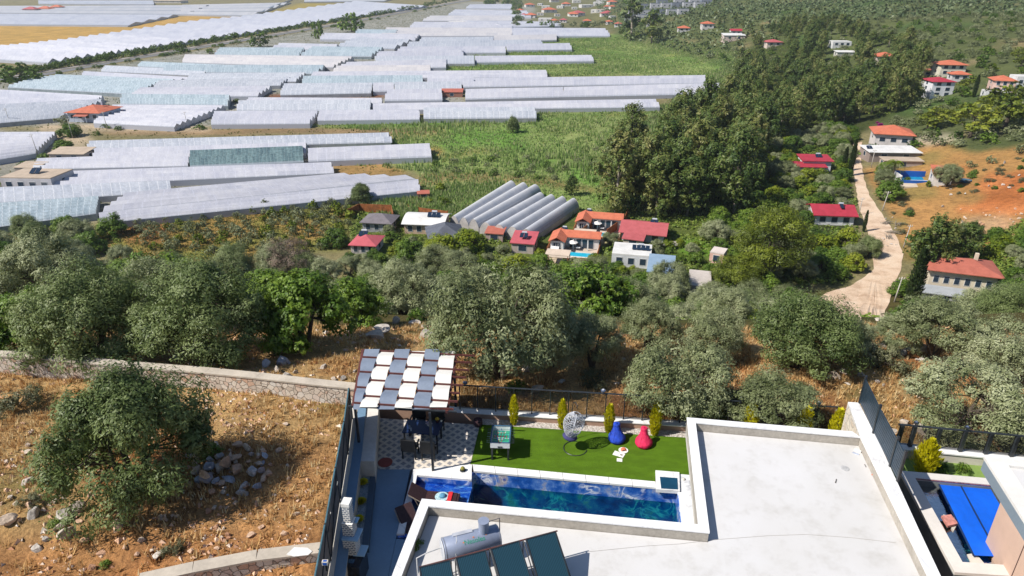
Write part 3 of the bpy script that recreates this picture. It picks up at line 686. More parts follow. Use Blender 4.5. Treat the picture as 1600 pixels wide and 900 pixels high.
# ---------------------------------------------------------------- north boundary: low wall, glass railing
def wall_along(name, label, x0, x1, z0, z1, w, m, cm, ct="wall", yoff=0.0):
    t = thing(name, label, ct, ((x0 + x1) / 2, float(wall_y((x0 + x1) / 2)) + yoff, 0)); O = t.location
    mb = MB(); a, b_ = (x0, float(wall_y(x0)) + yoff), (x1, float(wall_y(x1)) + yoff)
    q = [a, b_, (b_[0] + w * .105, b_[1] + w), (a[0] + w * .105, a[1] + w)]
    mb.hexa([(x - O.x, y_ - O.y, z0) for x, y_ in q], [(x - O.x, y_ - O.y, z1 - .04) for x, y_ in q]); mb.build("masonry", m, t)
    mb = MB(); q = [(a[0], a[1] - .03), (b_[0], b_[1] - .03), (b_[0] + w * .105, b_[1] + w + .03), (a[0] + w * .105, a[1] + w + .03)]
    mb.hexa([(x - O.x, y_ - O.y, z1 - .038) for x, y_ in q], [(x - O.x, y_ - O.y, z1) for x, y_ in q]); mb.build("coping", cm, t)
    return t
wall_along("garden_wall", "low pale garden wall under the glass railing behind the lawn", -6.0, 13.2, -1.6, .30, .34, mat('terracotta edge', (.42, .27, .2), .8, .1, 2), M['coping'])
rail = thing("glass_railing", "black post and smoked glass railing behind the golden cypresses", "railing", (3, 23.4, .3))
O = Vector((3, 23.4, .3)); n = 21; xs = np.linspace(-2.2, 12.95, n)
for k, x in enumerate(xs):
    y_ = float(wall_y(x)) + .2; q = MB(); q.box((x - O.x, y_ - O.y, .60), (.055, .055, 1.2)); q.build("post", M['metal_dark'], rail)
    if k < n - 1:
        x2 = xs[k + 1]; y2 = float(wall_y(x2)) + .2; q = MB()
        q.hexa([(x + .04 - O.x, y_ - .004 - O.y, .06), (x2 - .04 - O.x, y2 - .004 - O.y, .06), (x2 - .04 - O.x, y2 + .004 - O.y, .06), (x + .04 - O.x, y_ + .004 - O.y, .06)],
               [(x + .04 - O.x, y_ - .004 - O.y, 1.14), (x2 - .04 - O.x, y2 - .004 - O.y, 1.14), (x2 - .04 - O.x, y2 + .004 - O.y, 1.14), (x + .04 - O.x, y_ + .004 - O.y, 1.14)])
        q.build("glass_panel", M['smoked'], rail)
q = MB(); a = Vector((xs[0] - O.x, float(wall_y(xs[0])) + .2 - O.y, 1.2)); b_ = Vector((xs[-1] - O.x, float(wall_y(xs[-1])) + .2 - O.y, 1.2)); q.tube(a, b_, .035, n=6); q.build("top_rail", M['metal_dark'], rail)
lampw = mat('lamp plastic', (.10, .13, .22), .4)
for k, (x, y_) in enumerate(((726, 609), (945, 626), (1057, 634), (1167, 642), (1283, 640))):
    p = P(x, y_ + 1, 1.5); p.y = float(wall_y(p.x)) + .2
    t = thing("garden_lamp", ["small dark solar lamp on the railing post beside the pergola", "small solar lamp on the railing above the hanging chair's side of the lawn", "small solar lamp on the railing above the pink bean bag's corner", "small solar lamp on the railing behind the roof's middle", "small solar lamp on the railing near the party wall"][k], "lamp", (p.x, p.y, 1.53))
    q = MB(); q.lathe([(.02, 0), (.02, .05), (.09, .07), (.10, .13), (.0, .14)], n=12); q.build("lamp_head", lampw, t, smooth=False)
    q = MB(); q.lathe([(.05, .141), (.045, .17), (0, .175)], n=12); q.build("cap", mat('pale cap', (.5, .52, .58), .4), t)
# ---------------------------------------------------------------- west boundary: skewed retaining wall, coping, panel fence, planter
ys = [5.0, 9, 13.4, 16, 18.5, 20.6, 22.5, 24.3]
wl = thing("retaining_wall", "tall grey retaining wall with wide coping under the leaning panel fence", "wall", (-5.5, 17, 0))
def strip_w(mb, x_a, x_b, z0, z1, ya=None, yb=None, O=(-5.5, 17, 0)):
    yy = [v for v in ys if (ya is None or v > ya) and (yb is None or v < yb)]
    if ya is not None: yy = [ya] + yy
    if yb is not None: yy = yy + [yb]
    for k in range(len(yy) - 1):
        f = lambda v, d: (float(fence_x(v)) + d - O[0], v - O[1])
        q = [f(yy[k], x_a), f(yy[k], x_b), f(yy[k + 1], x_b), f(yy[k + 1], x_a)]
        mb.hexa([(*p, z0) for p in q], [(*p, z1) for p in q])
mb = MB(); strip_w(mb, -.30, .06, -1.5, 1.06); strip_w(mb, .06, .36, -1.5, 1.06); mb.build("masonry", M['parapet_in'], wl)
mb = MB(); strip_w(mb, .065, .40, 1.062, 1.10); mb.build("coping", M['tile_shade_blue'], wl)
mb = MB(); strip_w(mb, -.33, .06, 1.062, 1.115); mb.build("outer_coping", M['render'], wl)
pf = thing("panel_fence", "dark framed grey panel fence on the skewed west boundary above the dry plot", "fence", (-5.5, 17, 1.1))
panel = mat('weathered grey fence panel', (.15, .135, .13), .7, .2, 1.5, (.09, .08, .085))
teal = mat('teal steel rail', (.10, .22, .27), .4, .15, 3, metal=.3)
fy = [5.2, 7.7, 10.2, 12.7, 15.2, 17.7, 20.2, 22.4]
for k, v in enumerate(fy):
    x = float(fence_x(v)) - .1; q = MB(); q.box((x + 5.5, v - 17, .72), (.06, .06, 1.44)); q.build("post", M['metal_dark'], pf)
    if k < len(fy) - 1:
        v2 = fy[k + 1]; x2 = float(fence_x(v2)) - .1; q = MB()
        lo = [(x + 5.5 - .012, v + .04 - 17, .05), (x + 5.5 + .012, v + .04 - 17, .05), (x2 + 5.5 + .012, v2 - .04 - 17, .05), (x2 + 5.5 - .012, v2 - .04 - 17, .05)]
        q.hexa(lo, [(a, b_, 1.38) for a, b_, c in lo]); q.build("panel", panel, pf)
        q = MB(); q.tube((x + 5.5, v + .04 - 17, 1.43), (x2 + 5.5, v2 - .04 - 17, 1.43), .03, n=6); q.build("top_rail", teal, pf)
        q = MB(); q.tube((x + 5.5 + .03, v + .06 - 17, .1), (x2 + 5.5 + .03, v2 - .06 - 17, 1.3), .016, n=5); q.build("brace", M['metal_dark'], pf)
fl = thing("floodlight", "small blue and white floodlight fixed to the end of the panel fence", "floodlight", P(508, 879, 2.5))
q = MB(); q.box((0, 0, 0), (.16, .10, .12)); q.build("housing", M['render'], fl); q = MB(); q.box((0, -.053, .0), (.11, .006, .08)); q.box((0, 0, .063), (.10, .06, .006)); q.build("lens", mat('lens', (.02, .10, .42), .2), fl)
q = MB(); q.box((0, .05, -.2), (.04, .04, .3)); q.build("bracket", M['metal_dark'], fl)
# black cables hanging over the fence
for k, pts_ in enumerate(([(517, 800, 2.5), (513, 830, 2.2), (500, 856, 1.5), (489, 868, 1.15)], [(528, 752, 2.5), (520, 800, 1.9), (511, 850, 1.5), (498, 900, 1.1)])):
    q = MB(); q.path([P(*a) for a in pts_], .018, 5); tag(q.build("cable", M['metal_dark']), ["black cable looping from the panel fence down to the lower wall's coping", "black cable hanging along the outside of the panel fence"][k], "cable")
pb = thing("plastered_bench", "low pale plastered block along the retaining wall under the pergola", "bench", (-5.2, 21.5, 0))
mb = MB(); strip_w(mb, .36, .86, -.2, 1.0, 19.95, 23.9, O=(-5.2, 21.5, 0)); mb.build("block", M['render'], pb)
mb = MB(); strip_w(mb, .34, .89, 1.0, 1.04, 19.92, 23.92, O=(-5.2, 21.5, 0)); mb.build("slab", mat('pale plaster slab', (.66, .63, .60), .8, .08, 1), pb)
pl = thing("planter", "long narrow pebble planter between the alley floor and the retaining wall", "planter", (-5.1, 18, 0))
mb = MB(); strip_w(mb, .361, .66, -.2, .30, 16.6, 19.9, O=(-5.1, 18, 0)); mb.build("gravel", stone_mat('blue grey gravel', [(.25, .33, .40), (.40, .46, .52)], (.12, .15, .18), 18, depth=.015), pl)
mb = MB(); strip_w(mb, .662, .86, -.2, .34, 16.6, 19.9, O=(-5.1, 18, 0)); mb.build("kerb", mat('dark blue kerb', (.05, .09, .14), .5, .1, 2), pl)
for k, (x, y_) in enumerate(((571, 731), (567, 756), (565, 785), (561, 813))):
    pass
# brick barbecue with chimney
def brick_mat():
    m, nt, b = new_mat('white jointed brick'); tc = nt.nodes.new('ShaderNodeTexCoord'); mp = nt.nodes.new('ShaderNodeMapping'); mp.inputs['Rotation'].default_value = (math.radians(90), 0, 0)
    nt.links.new(tc.outputs['Object'], mp.inputs[0]); br = nt.nodes.new('ShaderNodeTexBrick'); nt.links.new(mp.outputs[0], br.inputs['Vector'])
    br.inputs['Scale'].default_value = 1; br.inputs['Brick Width'].default_value = .16; br.inputs['Row Height'].default_value = .075; br.inputs['Mortar Size'].default_value = .014
    br.inputs['Color1'].default_value = (.10, .13, .19, 1); br.inputs['Color2'].default_value = (.16, .19, .25, 1); br.inputs['Mortar'].default_value = (.78, .76, .72, 1)
    nt.links.new(br.outputs[0], b.inputs['Base Color']); b.inputs['Roughness'].default_value = .8; return m
BR = brick_mat(); bo = Vector((-4.88, 15.75, 0))
bbq = thing("brick_barbecue", "brick barbecue with white jointed chimney standing against the retaining wall in the alley", "barbecue", bo, -.12); bbq.scale = (.68, .8, .97)
def bx(name, c, d, m, par=bbq, bevel=.006): q = MB(); q.box(c, d); return q.build(name, m, par, bevel=bevel)
wsl = mat('blue white slab', (.30, .48, .66), .5, .05, 1)
bx("counter", (0.06, -.15, .42), (.86, .95, .84), mat('navy marble counter', (.015, .02, .035), .25, .3, 3)); bx("counter_slab", (.28, .16, .87), (.52, .55, .05), wsl)
bx("firebox", (-.10, .14, 1.20), (.58, .50, .70), BR); bx("mantel", (0.0, .10, 1.58), (.74, .66, .05), wsl)
bx("hood", (-.12, .16, 1.85), (.50, .42, .50), BR); bx("chimney", (-.12, .18, 2.42), (.34, .34, .64), BR)
bx("chimney_cap", (-.12, .18, 2.80), (.38, .38, .13), mat('white cap', (.80, .79, .77), .6)); bx("hood_shelf", (.08, .30, 2.02), (.36, .30, .04), wsl)
bx("sink", (.02, -.36, .845), (.30, .2, .012), mat('steel sink', (.12, .25, .45), .2, metal=.8)); 
# ---------------------------------------------------------------- pergola
pg = thing("pergola", "red steel pergola roofed with woven white and slate blue cloth strips", "pergola", (-4, 22.8, 0)); O = Vector((-4, 22.8, 0))
ZT = 2.75
xl = lambda y_: -5.80 - (y_ - 20.94) * .42 / 3.99
yr = [24.62, 24.05, 23.46, 22.90, 22.33, 21.78, 21.22, 20.72]
xr = [-1.52, -1.62, -1.72, -1.80, -1.88, -1.95, -2.0, -2.12]
def yl(k, x):  # rafters lean the way the house does
    return yr[k] - (x + 2.35) * .105
for k in range(8):
    q = MB(); a = (xl(yr[k] + .3), yl(k, -6.0)); b_ = (xr[k], yl(k, xr[k]))
    q.hexa([(a[0] - O.x, a[1] - .02 - O.y, ZT - .05), (b_[0] - O.x, b_[1] - .02 - O.y, ZT - .05), (b_[0] - O.x, b_[1] + .02 - O.y, ZT - .05), (a[0] - O.x, a[1] + .02 - O.y, ZT - .05)],
           [(a[0] - O.x, a[1] - .02 - O.y, ZT + .03), (b_[0] - O.x, b_[1] - .02 - O.y, ZT + .03), (b_[0] - O.x, b_[1] + .02 - O.y, ZT + .03), (a[0] - O.x, a[1] + .02 - O.y, ZT + .03)])
    q.build("rafter", M['rust'], pg)
ck = [mat('white awning cloth', (.70, .69, .66), .8, .06, 1.2, bmp=.01, bscale=6), mat('slate blue awning cloth', (.20, .24, .315), .7, .1, 1.2, (.155, .19, .26), bmp=.01, bscale=6)]
for s_ in range(7):
    x1 = -2.37 - s_ * .635; x0 = x1 - .622; q = MB(); prev = None
    yv = np.linspace(24.98, 20.74, 64)
    for y_ in yv:
        yy = y_ ; xm = (x0 + x1) / 2; e = xl(yy)
        a, b_ = max(x0, e), max(x1, e)
        if b_ - a < .04: prev = None; continue
        # which rafter is near and whether this strip runs over or under it
        ph = np.interp(-(yy + (xm + 2.35) * .105), [-v for v in yr], range(8))
        z = ZT + .0 + .048 * math.cos(math.pi * (ph + s_ + 1)); skewy = -(a + 2.35) * .105, -(b_ + 2.35) * .105
        yy0, yy1 = yy - 0 * skewy[0], yy
        cur = [(a - O.x, yy - O.y, z), (b_ - O.x, yy - O.y, z)]
        if prev: q.hexa([(p[0], p[1], p[2]) for p in (prev[0], prev[1], cur[1], cur[0])][::-1], [(p[0], p[1], p[2] + .006) for p in (prev[0], prev[1], cur[1], cur[0])][::-1])
        prev = cur
    q.build("cloth_strip", ck[s_ % 2], pg)
for (x0, y0, x1, y1, nm) in ((-2.33, 24.70, -2.36, 20.66, "side_beam"), (-6.30, 25.15, -5.84, 21.0, "side_beam")):
    q = MB(); d = Vector((x1 - x0, y1 - y0, 0)).normalized(); nn = Vector((-d.y, d.x, 0)) * .05
    pts_ = [Vector((x0, y0, 0)) - nn, Vector((x0, y0, 0)) + nn, Vector((x1, y1, 0)) + nn, Vector((x1, y1, 0)) - nn]
    q.hexa([(p.x - O.x, p.y - O.y, ZT - .16) for p in pts_], [(p.x - O.x, p.y - O.y, ZT - .055) for p in pts_]); q.build(nm, M['rust'], pg)
for (x, y_) in ((-2.98, 20.62), (-2.40, 24.45), (-5.75, 20.95), (-6.15, 24.9)):
    q = MB(); zb = 0 if x > -4 else .9
    q.box((x - O.x, y_ - O.y, (zb + ZT - .1) / 2), (.09, .09, ZT - .1 - zb)); q.box((x - O.x, y_ - O.y, zb + .01), (.2, .2, .02)); q.build("post", M['metal_dark'], pg)
q = MB(); q.tube((-6.0 - O.x, 21.02 - O.y, ZT - .10), (-2.0 - O.x, 20.66 - O.y, ZT - .10), .04, n=5); q.build("front_beam", M['metal_dark'], pg)
# dining set in the shade
dt = thing("dining_table", "dark blue dining table in the shade under the pergola", "table", (-3.55, 22.35, 0), -.12)
navy = mat('navy table top', (.012, .03, .10), .35, .1, 3); blk = mat('black plastic weave', (.012, .014, .018), .55, .2, 8); cush = mat('charcoal cushion', (.06, .08, .10), .8, .15, 5)
bx("table_top", (0, 0, .74), (1.45, .85, .04), navy, dt, .01)
for sx in (-1, 1):
    for sy in (-1, 1): bx("leg", (sx * .65, sy * .36, .36), (.06, .06, .72), blk, dt)
def dchair(x, y_, rz, lb):
    t = thing("dining_chair", lb, "chair", (x, y_, 0), rz, "dining chairs around the shaded table")
    bx("seat", (0, 0, .42), (.56, .54, .10), cush, t, .03); bx("backrest", (0, -.27, .66), (.58, .08, .56), blk, t, .03)
    for sx in (-1, 1): bx("armrest", (sx * .29, 0, .60), (.06, .54, .05), blk, t, .01)
    for sx in (-1, 1):
        for sy in (-1, 1): bx("leg", (sx * .25, sy * .23, .19), (.05, .05, .38), blk, t)
dchair(-3.95, 21.55, -.12, "black chair nearer the retaining wall, back turned to the camera"); dchair(-3.20, 21.45, -.1, "black chair beside the pergola's front post, back turned to the camera")
dchair(-3.85, 23.10, math.pi - .12, "black chair on the table's far side, nearer the retaining wall"); dchair(-3.08, 23.0, math.pi - .12, "black chair on the table's far side, nearer the lawn")
tr = Vector((-3.3, 22.45, .76)); q = MB()
fl = thing("flower_bowl", "pale flower arrangement standing on the dining table", "flowers", tr)
q.lathe([(.06, 0), (.09, .05), (.07, .07)], n=12); q.build("bowl", M['render'], fl)
r9 = random.Random(4); q = MB()
for k in range(26):
    a = r9.uniform(0, 6.28); rr = r9.uniform(0, .15); c = Vector((rr * math.cos(a), rr * math.sin(a), .08 + r9.uniform(0, .07))); n_ = Vector((r9.uniform(-1, 1), r9.uniform(-1, 1), 1)).normalized(); u = n_.orthogonal().normalized() * .04; v = n_.cross(u)
    q.poly([c - u, c - v, c + u, c + v])
q.build("petals", mat('pink white petals', (.62, .5, .58), .7), fl)
for (dx, dy, cl, lb) in ((-.5, -.1, (.6, .65, .7), "clear drinking glass on the dining table, farther from the camera"), (-.42, -.25, (.6, .65, .7), "clear drinking glass near the table's front edge")):
    q = MB(); q.lathe([(.03, 0), (.04, .12), (.035, .12), (.028, .01)], n=10); tag(q.build("drinking_glass", mat('glassware', cl, .1)), lb, "glass").location = Vector((-3.55 + dx, 22.35 + dy, .76))
yp = thing("yellow_flower_pot", "small pot of yellow flowers at the dining table's corner", "flower pot", (-3.0, 22.68, .76)); q = MB(); q.lathe([(.05, 0), (.07, .1)], n=10); q.build("pot", M['rust'], yp)
q = MB(); q.lathe([(.03, .1), (.09, .14), (.07, .2), (.02, .22)], n=8); q.build("flowers", mat('yellow flowers', (.55, .36, .03), .8), yp)
q = MB(); q.lathe([(.27, 0), (.28, .03), (.0, .035)], n=24); tag(q.build("round_mat", mat('brick red mat', (.30, .07, .06), .8, .1, 4)), "brick red round mat on the patterned tiles beside the plastered bench", "mat").location = P(602, 723, .002)
pt = thing("wicker_planter", "dark brown round planter on the tiles near the pergola's open side", "pot", P(747, 665, 0)); q = MB(); q.lathe([(.14, 0), (.20, .14), (.18, .30), (.15, .30), (.15, .25), (.0, .25)], n=20); q.build("pot", mat('dark wicker', (.10, .05, .06), .7, .3, 12), pt, smooth=False)
cp = thing("potted_cactus", "small yellow-green round cactus on the pool coping", "cactus", P(723, 736, .02)); q = MB(); q.lathe([(.10, 0), (.11, .05), (.09, .06), (0, .06)], n=16); q.build("dish", M['metal_dark'], cp)
q = MB(); q.lathe([(.03, .05), (.08, .09), (.09, .13), (.05, .19), (0, .2)], n=12); q.build("ball", mat('cactus', (.30, .28, .05), .8, .3, 20), cp, smooth=True)
# ---------------------------------------------------------------- table football
ft = thing("football_table", "white table football with green pitch on dark legs standing on the lawn", "game table", (P(783, 700).x, 21.72, 0), -.05)
W_, L_ = .74, 1.06; wt = mat('white laminate', (.72, .74, .76), .4, .05, 2); bl = mat('blue trim', (.06, .14, .24), .4)
q = MB()
for (cx, cy, dx, dy) in ((0, -L_ / 2, W_, .035), (0, L_ / 2, W_, .035), (-W_ / 2 + .018, 0, .035, L_ - .04), (W_ / 2 - .018, 0, .035, L_ - .04)): q.box((cx, cy, .76), (dx, dy, .25))
q.box((0, 0, .65), (W_ - .08, L_ - .05, .03)); q.build("cabinet", wt, ft)
def pitch_mat():
    m, nt, b = new_mat('pitch'); tc = nt.nodes.new('ShaderNodeTexCoord'); sp = nt.nodes.new('ShaderNodeSeparateXYZ'); nt.links.new(tc.outputs['Generated'], sp.inputs[0])
    s = math_(nt, 'FRACT', math_(nt, 'MULTIPLY', sp.outputs[1], 5)); nt.links.new(mixc(nt, math_(nt, 'GREATER_THAN', s, .5), (.02, .26, .14), (.03, .34, .22)), b.inputs['Base Color']); b.inputs['Roughness'].default_value = .4; return m
bx("pitch", (0, 0, .675), (W_ - .09, L_ - .06, .012), pitch_mat(), ft, 0)
q = MB(); cr_ = lambda r_, y_: [q.box((r_ * math.cos(a), y_ + r_ * math.sin(a), .684), (.045, .012, .004), a + 1.57) for a in np.linspace(0, 6.28, 14)]
cr_(.10, 0); q.box((0, 0, .684), (W_ - .1, .012, .003)); 
for s_ in (-1, 1): q.box((0, s_ * .36, .684), (.32, .012, .003)); q.box((.16, s_ * .43, .684), (.012, .14, .003)); q.box((-.16, s_ * .43, .684), (.012, .14, .003))
q.build("pitch_lines", mat('white paint', (.8, .8, .8), .5), ft)
q = MB()
for (cx, cy, dx, dy) in ((0, -L_ / 2, W_ + .02, .05), (0, L_ / 2, W_ + .02, .05), (-W_ / 2 + .015, 0, .05, L_), (W_ / 2 - .015, 0, .05, L_)): q.box((cx, cy, .89), (dx, dy, .018))
q.build("rim", bl, ft)
for k in range(8):
    y_ = -.42 + k * .12; q = MB(); q.tube((-W_ / 2 - .16, y_, .80), (W_ / 2 + .16, y_, .80), .007, n=6); rd = q.build("rod", mat('chrome', (.6, .6, .62), .25, metal=1) if k == 0 else bpy.data.materials['chrome'], ft)
    q = MB(); s_ = 1 if k in (0, 1, 3, 5) else -1; q.tube((s_ * (W_ / 2 + .06), y_, .80), (s_ * (W_ / 2 + .17), y_, .80), .016, n=8); q.build("handle", M['metal_dark'], rd)
    q = MB(); np_ = (1, 2, 3, 5, 5, 3, 2, 1)[k]
    for j in range(np_):
        x = (j - (np_ - 1) / 2) * .115; q.box((x, y_, .785), (.022, .022, .08)); q.box((x, y_, .835), (.018, .018, .02))
    q.build("player", mat('red players', (.55, .06, .04), .4) if k in (0, 1, 3, 5) else mat('blue players', (.05, .10, .45), .4), rd)
for sx in (-1, 1):
    for sy in (-1, 1): bx("leg", (sx * (W_ / 2 - .06), sy * (L_ / 2 - .08), .32), (.075, .075, .64), M['metal_dark'], ft)
bx("ball_return", (0, -L_ / 2 - .02, .69), (.18, .03, .05), M['metal_dark'], ft); q = MB(); q.box((0, -L_ / 2 + .01, .901), (.10, .03, .004)); q.build("goal_counter", mat('red counter', (.6, .08, .05), .5), ft)
# ---------------------------------------------------------------- hanging egg chair
ec = thing("hanging_chair", "white wicker hanging egg chair on black curved base on the lawn", "hanging chair", (2.50, 21.95, 0), 0)
wick = mat('white grey wicker', (.50, .52, .58), .6, .15, 8)
q = MB(); q.path([(.46 * math.cos(a), .46 * math.sin(a), .03) for a in np.linspace(math.radians(75), math.radians(345), 26)], .018, 7)
q.build("base_ring", M['metal_dark'], ec)
q = MB(); q.path([(-.1, .49, .04), (-.13, .60, .5), (-.13, .64, 1.2), (-.10, .50, 1.85), (-.05, .2, 2.06), (0, 0, 2.02), (0, -.02, 1.92)], .018, 7); q.build("arched_pole", M['metal_dark'], ec)
q = MB(); q.path([(0, -.02, 1.94), (0, 0, 1.72)], .008, 5); q.build("chain", M['metal_dark'], ec)
def egg(t, a):   # t from top 0 to bottom 1
    z = 1.72 - 1.30 * t; r = .40 * math.sin(math.pi * min(1, t ** .72)) ** .8 if 0 < t < 1 else 0.0
    return Vector((r * math.cos(a), r * math.sin(a) * .9, z))
q = MB()
op0, op1 = math.radians(-95), math.radians(0)     # open side turned towards the east
for k in range(1, 15):
    t = k / 15; full = t > .62 or t < .08
    aa = np.linspace(0, 2 * math.pi, 30) if full else np.linspace(op1, 2 * math.pi + op0, 24)
    wv = [egg(min(.99, max(.01, t + .016 * math.sin(9 * a + k))), a) for a in aa]; q.path(wv, .011, 4)
for k in range(26):
    a = 2 * math.pi * k / 26; opn = (a % (2 * math.pi)) > (2 * math.pi + op0)
    t0 = .62 if opn else 0.02
    q.path([egg(t, a + .10 * math.sin(6 * t * 3.1 + k)) for t in np.linspace(t0, .97, 14)], .011, 4)
for a in (op0, op1): q.path([egg(t, a) for t in np.linspace(.02, .62, 12)], .022, 6)
q.path([egg(.62, a) for a in np.linspace(op0, op1, 10)], .022, 6)
bk_ = q.build("wicker_basket", wick, ec); TL = Matrix.Translation((0, 0, 1.72)) @ Matrix.Rotation(.20, 4, "Y") @ Matrix.Translation((0, 0, -1.72)); bk_.matrix_local = TL
q = MB(); q.lathe([(.05, .0), (.26, .02), (.30, .08), (.24, .15), (.0, .17)], (0, 0, .50), 20); q.build("cushion", mat('indigo cushion', (.05, .05, .16), .85, .15, 6), ec, smooth=True).matrix_local = TL
# ---------------------------------------------------------------- bean bags
def beanbag(loc, rz, m, lb):
    t = thing("bean_bag", lb, "bean bag", loc, rz); t.scale = (.92, .92, .84)
    prof = [(.02, 0), (.24, .0), (.34, .05), (.385, .16), (.37, .27), (.31, .36), (.24, .46), (.185, .56), (.155, .66), (.145, .76), (.15, .84), (.12, .88), (.0, .885)]
    n_ = 36; q = MB(); q.lathe(prof, n=n_)
    v = []
    for k, (x, y_, z) in enumerate(q.v):
        a = math.atan2(y_, x); f = 1 + .035 * math.sin(3 * a + z * 8) + .02 * math.sin(7 * a - z * 15)
        lean = .20 * max(0, z - .2) ** 1.1 / .6
        v.append((x * f, y_ * f + lean, z - .03 * math.exp(-((y_ + .15) ** 2 + x * x) / .03) * (z > .3) * (z < .5)))
    q.v = v; o_ = q.build("cover", m, t, smooth=True); s_ = o_.modifiers.new('s', 'SUBSURF'); s_.levels = 1; s_.render_levels = 2
    q = MB()
    for a in (0, 2.1, 4.2):
        q.path([(.0 + prof[k][0] * 1.02 * math.cos(a), prof[k][0] * 1.02 * math.sin(a) + .20 * max(0, prof[k][1] - .2) ** 1.1 / .6, prof[k][1]) for k in range(2, 12)], .005, 4)
    q.build("seam", m, o_)
    q = MB(); q.path([(-.05, .155, .86), (0, .16, .93), (.05, .155, .86)], .012, 5); q.build("carry_loop", m, t)
beanbag(P(963, 689), .0, mat('blue bean bag', (.01, .06, .52), .75, .25, 5, bmp=.06, bscale=7), "royal blue teardrop bean bag on the lawn beside a golden cypress")
beanbag(P(1005, 696), -.1, mat('pink bean bag', (.72, .02, .10), .75, .2, 5, bmp=.06, bscale=7), "hot pink teardrop bean bag on the lawn near the marble parapet")
# picnic things on the grass
def flat(name, px, py, w, d, rz, m, lb, ct, h=.015):
    q = MB(); q.box((0, 0, h / 2), (w, d, h)); o_ = q.build(name, m); o_.location = P(px, py, .02); o_.rotation_euler = (0, 0, rz); return tag(o_, lb, ct)
pap = mat('white paper', (.80, .79, .76), .6, .06, 20); prt = mat('printed page', (.30, .27, .24), .6, .4, 30)
bk = thing("open_magazine", "open white magazine lying on the lawn beside the fruit plate", "magazine", P(967, 710, .02), -.5)
for s_, m_ in ((-1, pap), (1, pap)): q = MB(); q.box((s_ * .11, 0, .008), (.21, .27, .012)); q.build("page", m_, bk)
q = MB(); q.box((.10, 0, .016), (.10, .08, .003)); q.build("picture", prt, bk)
flat("napkin", 968, 719, .21, .19, -.15, pap, "square white napkin lying alone on the lawn nearer the pool", "napkin")
pp_ = thing("fruit_plate", "white plate of orange-red melon slices on the lawn", "plate", P(974, 704, .02)); q = MB(); q.lathe([(.10, 0), (.19, .02), (.18, .024), (.0, .01)], n=24); q.build("plate", pap, pp_)
for k in range(5): q = MB(); q.path([(-.09, -.06 + k * .03, .03), (-.03, -.06 + k * .03, .09), (.04, -.06 + k * .03, .09), (.10, -.06 + k * .03, .03)], .018, 6); q.build("melon_slice", mat('melon', (.75, .22, .12), .5) if k == 0 else bpy.data.materials['melon'], pp_)
# ---------------------------------------------------------------- sun loungers
brown = mat('brown wicker weave', (.055, .025, .028), .6, .25, 14, bmp=.004, bscale=60); beige = mat('beige tube', (.42, .34, .27), .45, .1, 6)
def lounger(loc, rz, lb):
    t = thing("sun_lounger", lb, "sun lounger", loc, rz)    # head at -x
    bx("seat", (.30, 0, .30), (1.12, .60, .05), brown, t, .012)
    q = MB(); b0 = Vector((-.26, 0, .30)); b1 = Vector((-.82, 0, .66)); d = (b1 - b0).normalized(); nn = Vector((-d.z, 0, d.x)) * .03
    q.hexa([(p.x, y_, p.z) for p, y_ in ((b0 - nn, -.30), (b0 - nn, .30), (b1 - nn, .30), (b1 - nn, -.30))], [(p.x, y_, p.z) for p, y_ in ((b0 + nn, -.30), (b0 + nn, .30), (b1 + nn, .30), (b1 + nn, -.30))]); q.build("backrest", brown, t, bevel=.01)
    bx("foot_drop", (.90, 0, .24), (.10, .60, .12), brown, t, .02)
    for s_ in (-1, 1): q = MB(); q.path([(-.80, s_ * .32, .60), (-.25, s_ * .32, .26), (.88, s_ * .32, .26), (.97, s_ * .32, .02)], .017, 6); q.build("side_rail", beige, t)
    for (x, s_) in ((-.30, -1), (-.30, 1), (.62, -1), (.62, 1)): q = MB(); q.tube((x, s_ * .31, .0), (x, s_ * .31, .27), .017, n=6); q.build("leg", beige, t)
    q = MB()
    for s_ in (-.3, .3): q.tube((-.62, s_, .50), (-.42, s_, .04), .013, n=5)
    q.tube((-.42, -.3, .04), (-.42, .3, .04), .013, n=5); q.build("prop_frame", beige, t)
    return t
LZ = P(676, 767, .0); LP = Vector((-2.85, 19.22, BZ + .002))
lounger(LP, -.10, "brown wicker sun lounger with a red towel standing in the shallow basin")
lounger(Vector((-3.35, 17.75, BZ + .002)), -1.0, "brown wicker sun lounger in the shade, partly hidden by the marble parapet")
q = MB(); q.box((0, 0, .02), (.16, .52, .04)); tw = tag(q.build("rolled_towel", mat('red towel', (.62, .02, .03), .9, .1, 10), bevel=.015), "red folded towel across the sun lounger's foot end", "towel"); tw.location = LP + Vector((.62, -.03, .325)); tw.rotation_euler = (0, 0, -.1)
ht = thing("sun_hat", "round pale blue patterned sun hat lying on the sun lounger", "hat", LP + Vector((.33, .0, .328))); q = MB(); q.lathe([(.25, 0), (.25, .012), (.13, .02), (.0, .02)], n=28); q.build("brim", mat('pale blue straw', (.45, .65, .72), .8, .2, 14), ht)
q = MB(); q.lathe([(.12, .02), (.11, .08), (.06, .11), (0, .115)], (.03, 0, 0), 20); q.build("crown", mat('blue straw', (.12, .35, .55), .8, .2, 14), ht, smooth=True)
for k, (dx, lb) in enumerate(((.25, "orange sandal under the sun lounger, nearer the backrest"), (.42, "orange sandal under the sun lounger, nearer the foot end"))):
    q = MB(); q.box((0, 0, .015), (.20, .09, .03)); q.path([(.04, -.04, .03), (.05, 0, .07), (.04, .04, .03)], .01, 5); o_ = tag(q.build("sandal", mat('orange sandal', (.75, .28, .10), .6), bevel=.006), lb, "sandal"); o_.location = Vector((-2.95 + dx, 18.78, BZ + .004)); o_.rotation_euler = (0, 0, .2 * k)
